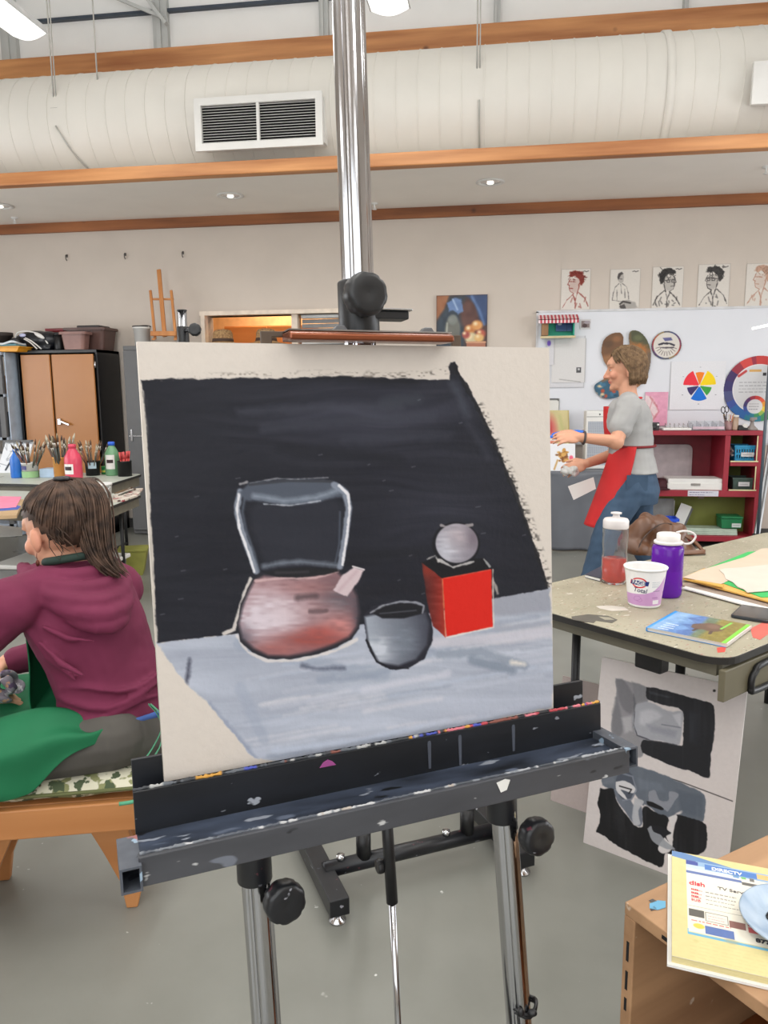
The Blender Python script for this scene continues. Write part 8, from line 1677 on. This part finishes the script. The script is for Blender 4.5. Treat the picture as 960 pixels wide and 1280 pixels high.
w = MB(); rr_ = srings(.012); rr_[0] = (A_(792, 590), ls*.172, fs_*.128); rr_[1] = (A_(791, 578), ls*.164, fs_*.120); loft(w, rr_)
w.caps([sL, sL.lerp(eL, .62)], [.068, .060]); w.caps([sR, sR.lerp(eR, .62)], [.068, .060]); w.caps([A_(786, 500), sL+zz*.01], [.05, .055]); w.caps([A_(786, 500), sR+zz*.01], [.05, .055])
tee = fuse(w, 't_shirt', m_tee, st_w, .006, 4, .5, world=True)
displace(tee, lambda c, n: c+n*(.006*noise3((c.x*6, c.y*6, c.z*15))+.003*noise3((c.x*14, c.y*14, c.z*34))))
m_jean = mat('blue jeans', (46, 66, 88), .85, c2=(62, 84, 108), scale=10, bump=.06)
w = MB(); loft(w, [(A_(793, 628), ls*.150, fs_*.118), (A_(793, 612), ls*.178, fs_*.134), (A_(792, 598), ls*.172, fs_*.126), (A_(791, 584), ls*.152, fs_*.112)])
def cone(w, a, b, c, r): w.caps([a, b, c], r)
cone(w, hpL, kL, aL+zz*.02, [.098, .072, .060]); cone(w, hpR, kR, aR+zz*.02, [.098, .072, .058])
jn = fuse(w, 'jeans', m_jean, st_w, .006, 4, .5, world=True)
displace(jn, lambda c, n: c+n*(.005*noise3((c.x*9, c.y*9, c.z*6))+.003*noise3((c.x*16, c.y*16, c.z*30))))
w = MB(); pc0 = A_(797, 606, -.185); w.prism([(-.055, .05), (.055, .05), (.055, -.03), (0, -.06), (-.055, -.03)], pc0+FH*.006, R0, zz, FH*.004); w.build('back_pocket', m_jean, st_w, world=True)
for a_, dn in ((aL, 0), (aR, .02)):
    w = MB(); w.caps([Vector((a_.x, a_.y, .052+dn+ZF)), Vector((a_.x, a_.y, .040+ZF))+fs_*.16], [.048, .036]); w.caps([Vector((a_.x, a_.y, .10+dn+ZF)), Vector((a_.x, a_.y, .05+dn+ZF))], [.044, .046]); o_ = fuse(w, 'shoe', mat('dark shoe', (50, 46, 44), .6), st_w, .006, 2, .5, world=True)
    for v in o_.data.vertices: v.co.z = max(v.co.z, .001+ZF)
# red apron
m_redap = mat('red apron', (178, 22, 26), .7, c2=(196, 30, 32), scale=6, bump=.05)
def abib(u, v):
    a = math.radians(-62+124*u); i = 3.0+2.4*(1-v)*-1+2.0*v; y = 558-50*v; x = 788-3*v; c = A_(x, y); return c+ls*math.sin(a)*(.165-.05*v)+fs_*(math.cos(a)*(.128+.006*math.sin(v*PI)))
w = MB(); w.grid(abib, 20, 16); w.build('apron_bib', m_redap, st_w, world=True, solid=.003)
def askirt(u, v):
    a = math.radians(-96+192*u); y = 556+100*v; cx = 789-29*v**1.15; c = A_(cx, y); wd = .172+.02*v; fw = .132+.045*v; near = u; pull = .06*v*(1-u)
    return c+ls*math.sin(a)*wd*(1-.25*v*(u > .5)*(u-.5)*2)+fs_*(math.cos(a)*fw*.78+.01*math.sin(11*u+3)*v)-fs_*.02*v
w = MB(); w.grid(askirt, 28, 26); w.build('apron_skirt', m_redap, st_w, world=True, solid=.003)
w = MB(); w.tube([A_(789, 556.5)+ls*math.sin(a)*.163+fs_*math.cos(a)*.124 for a in np.linspace(0, 2*PI, 40)], .007, 8, caps=False); w.build('apron_tie', mat('dark red tape', (120, 30, 34), .8), st_w, world=True)
w = MB(); w.tube([A_(786, 502)+ls*math.sin(a)*.09+fs_*(math.cos(a)*.075+.01)+zz*(.02-.045*max(0, math.cos(a))) for a in np.linspace(0, 2*PI, 30)], .006, 8, caps=False); w.build('apron_neck_strap', m_redap, st_w, world=True)
# bob of hair
m_hair2 = hair_mat('light brown hair', (82, 62, 44), (132, 106, 78))
def keepS(a, b, c): return c > .40 or (a < -.05 and c > -.9) or (a < .28 and c > -.2)
w = MB(); hair_cap(w, Qs, 1.0, lambda a, b, c: c > .10+.75*a, .010); rg = random.Random(5)
for i in range(560):
    u_ = rg.random(); p0 = Vector((rg.uniform(-.45, .62), rg.uniform(-.12, .12), 1)).normalized(); az = rg.uniform(0, 2*PI)
    sd_ = 1 if i % 2 else -1; aim = rg.uniform(0, 1)
    # from the parting on top over the side/back and down to the jaw
    ang = sd_*rg.uniform(.50, 1.0)*PI                          # direction round the head, 0 = front
    ex_ = Vector((math.cos(ang), math.sin(ang), -.42)).normalized()
    if ex_.x > .12: ex_.x = .12; ex_.normalize()
    pts = [on_skull(Qs, slerp(p0, ex_, t), rg.uniform(.012, .018)+.006*t) for t in np.linspace(0, 1, 7)]
    endz = -.075-.015*rg.random(); l_ = pts[-1]; q_ = HCs+(l_-HCs)*1.0; drop = rg.uniform(.035, .075); pts += [l_-hs_u*drop*.5+hs_f*.002, l_-hs_u*drop+hs_f*(.004)-(l_-HCs-hs_u*(l_-HCs).dot(hs_u))*.10]
    w.tube(pts, [.003]*7+[.0026, .0012], 5)
for i in range(60):                                            # fringe swept to the side
    sd_ = rg.choice((-1, 1)); p0 = Vector((rg.uniform(.2, .62), rg.uniform(-.1, .2), 1)).normalized(); ex_ = Vector((rg.uniform(.30, .62), sd_*rg.uniform(.75, 1), rg.uniform(.10, .40))).normalized(); pts = [on_skull(Qs, slerp(p0, ex_, t), .014) for t in np.linspace(0, 1, 6)]; w.tube(pts, [.003]*5+[.0012], 5)
w.build('hair', m_hair2, st_w, world=True)
w = MB(); wd_ = (wL-eL).normalized(); c_ = wL-wd_*.012; e1 = wd_.orthogonal().normalized(); e2 = wd_.cross(e1); w.tube([c_+(e1*math.cos(a)+e2*math.sin(a))*.031 for a in np.linspace(0, 2*PI, 24)], .006, 8, caps=False); w.build('wristband', mat('dark strap', (70, 60, 58), .6), st_w, world=True)
# what she carries
pl_ = A_(710, 543, -.18); carried = []
t = thing('paint_palette', 'flat palette with blue paint carried level in the near hand', 'palette', pl_); carried.append(t)
pw_ = smooth_path([(-.11, 0, 0), (-.06, .07, 0), (.05, .075, 0), (.10, .02, 0), (.07, -.04, 0), (-.02, -.06, 0), (-.11, 0, 0)], 5); MB().prism([(q.x, q.y) for q in pw_[:-1]], (-.01, 0, -.030), R0, FH, zz*.006).build('palette_board', m_white, t)
w = MB(); w.ell((-.01, .03, -.004), (.075, .035, .020)); w.ell((.05, .04, .006), (.05, .02, .016)); w.ell((-.06, .0, -.012), (.04, .02, .010)); fuse(w, 'blue_paint', mat('wet blue paint', (30, 104, 206), .25), t, .005, 2)
b0 = A_(730, 538, -.14); b1 = A_(703, 545, -.20); bo = link('paintbrush', BM[3]); bo.location = b0; bo.rotation_mode = 'QUATERNION'; bo.rotation_quaternion = (b1-b0).to_track_quat('Z', 'Y'); bo.scale = (1.5, 1.5, .6); tag(bo, 'paintbrush held across the palette by the standing person', 'paintbrush'); carried.append(bo)
q_ = A_(713, 588, .02); t = thing('plastic_wrap', 'crumpled translucent plastic held in the far hand of the standing person', 'plastic', q_); carried.append(t)
w = MB(); rg = random.Random(8)
for i in range(10): w.ell((rg.uniform(-.05, .035), rg.uniform(-.03, .03), rg.uniform(-.025, .02)), (rg.uniform(.02, .045), rg.uniform(.008, .016), rg.uniform(.008, .02)), Euler((rg.uniform(-.4, .4), rg.uniform(-.5, .5), rg.uniform(0, 3))).to_matrix())
fuse(w, 'wrap', mat('cloudy plastic', (190, 188, 184), .3), t, .005, 2)
ca_ = [A_(*p, .02) for p in ((710, 608), (742, 596.5), (745, 611), (717, 625))]; c_ = sum(ca_, Vector())/4; t = MB().add([p-c_ for p in ca_]+[p-c_+FH*.003 for p in ca_], [(3, 2, 1, 0), (4, 5, 6, 7), (0, 1, 5, 4), (1, 2, 6, 5), (2, 3, 7, 6), (3, 0, 4, 7)]).build('paper_card', m_white); t.location = c_; tag(t, 'white card tucked in the apron front of the standing person', 'card'); carried.append(t)

# she walks a little farther into the room: full adult size, soles on the floor
KS = CAM_H/(CAM_H-ZF)
def far(o, off):
    for v in o.data.vertices: v.co = (v.co-off)*KS
    for c in o.children: far(c, off)
for c in st_w.children: far(c, Vector((0, 0, ZF)))
st_w.matrix_world = Matrix.Translation((H0.x*KS, H0.y*KS, 0)); WM[st_w.name] = st_w.matrix_world.copy()
for o in carried:
    o.location = CC+(o.location-CC)*KS
    if o.name.startswith('paintbrush'): o.scale = o.scale*KS
    for c in ([o] if o.data else [])+list(o.children):
        if c.name.startswith('paintbrush'): continue
        for v in c.data.vertices: v.co = v.co*KS
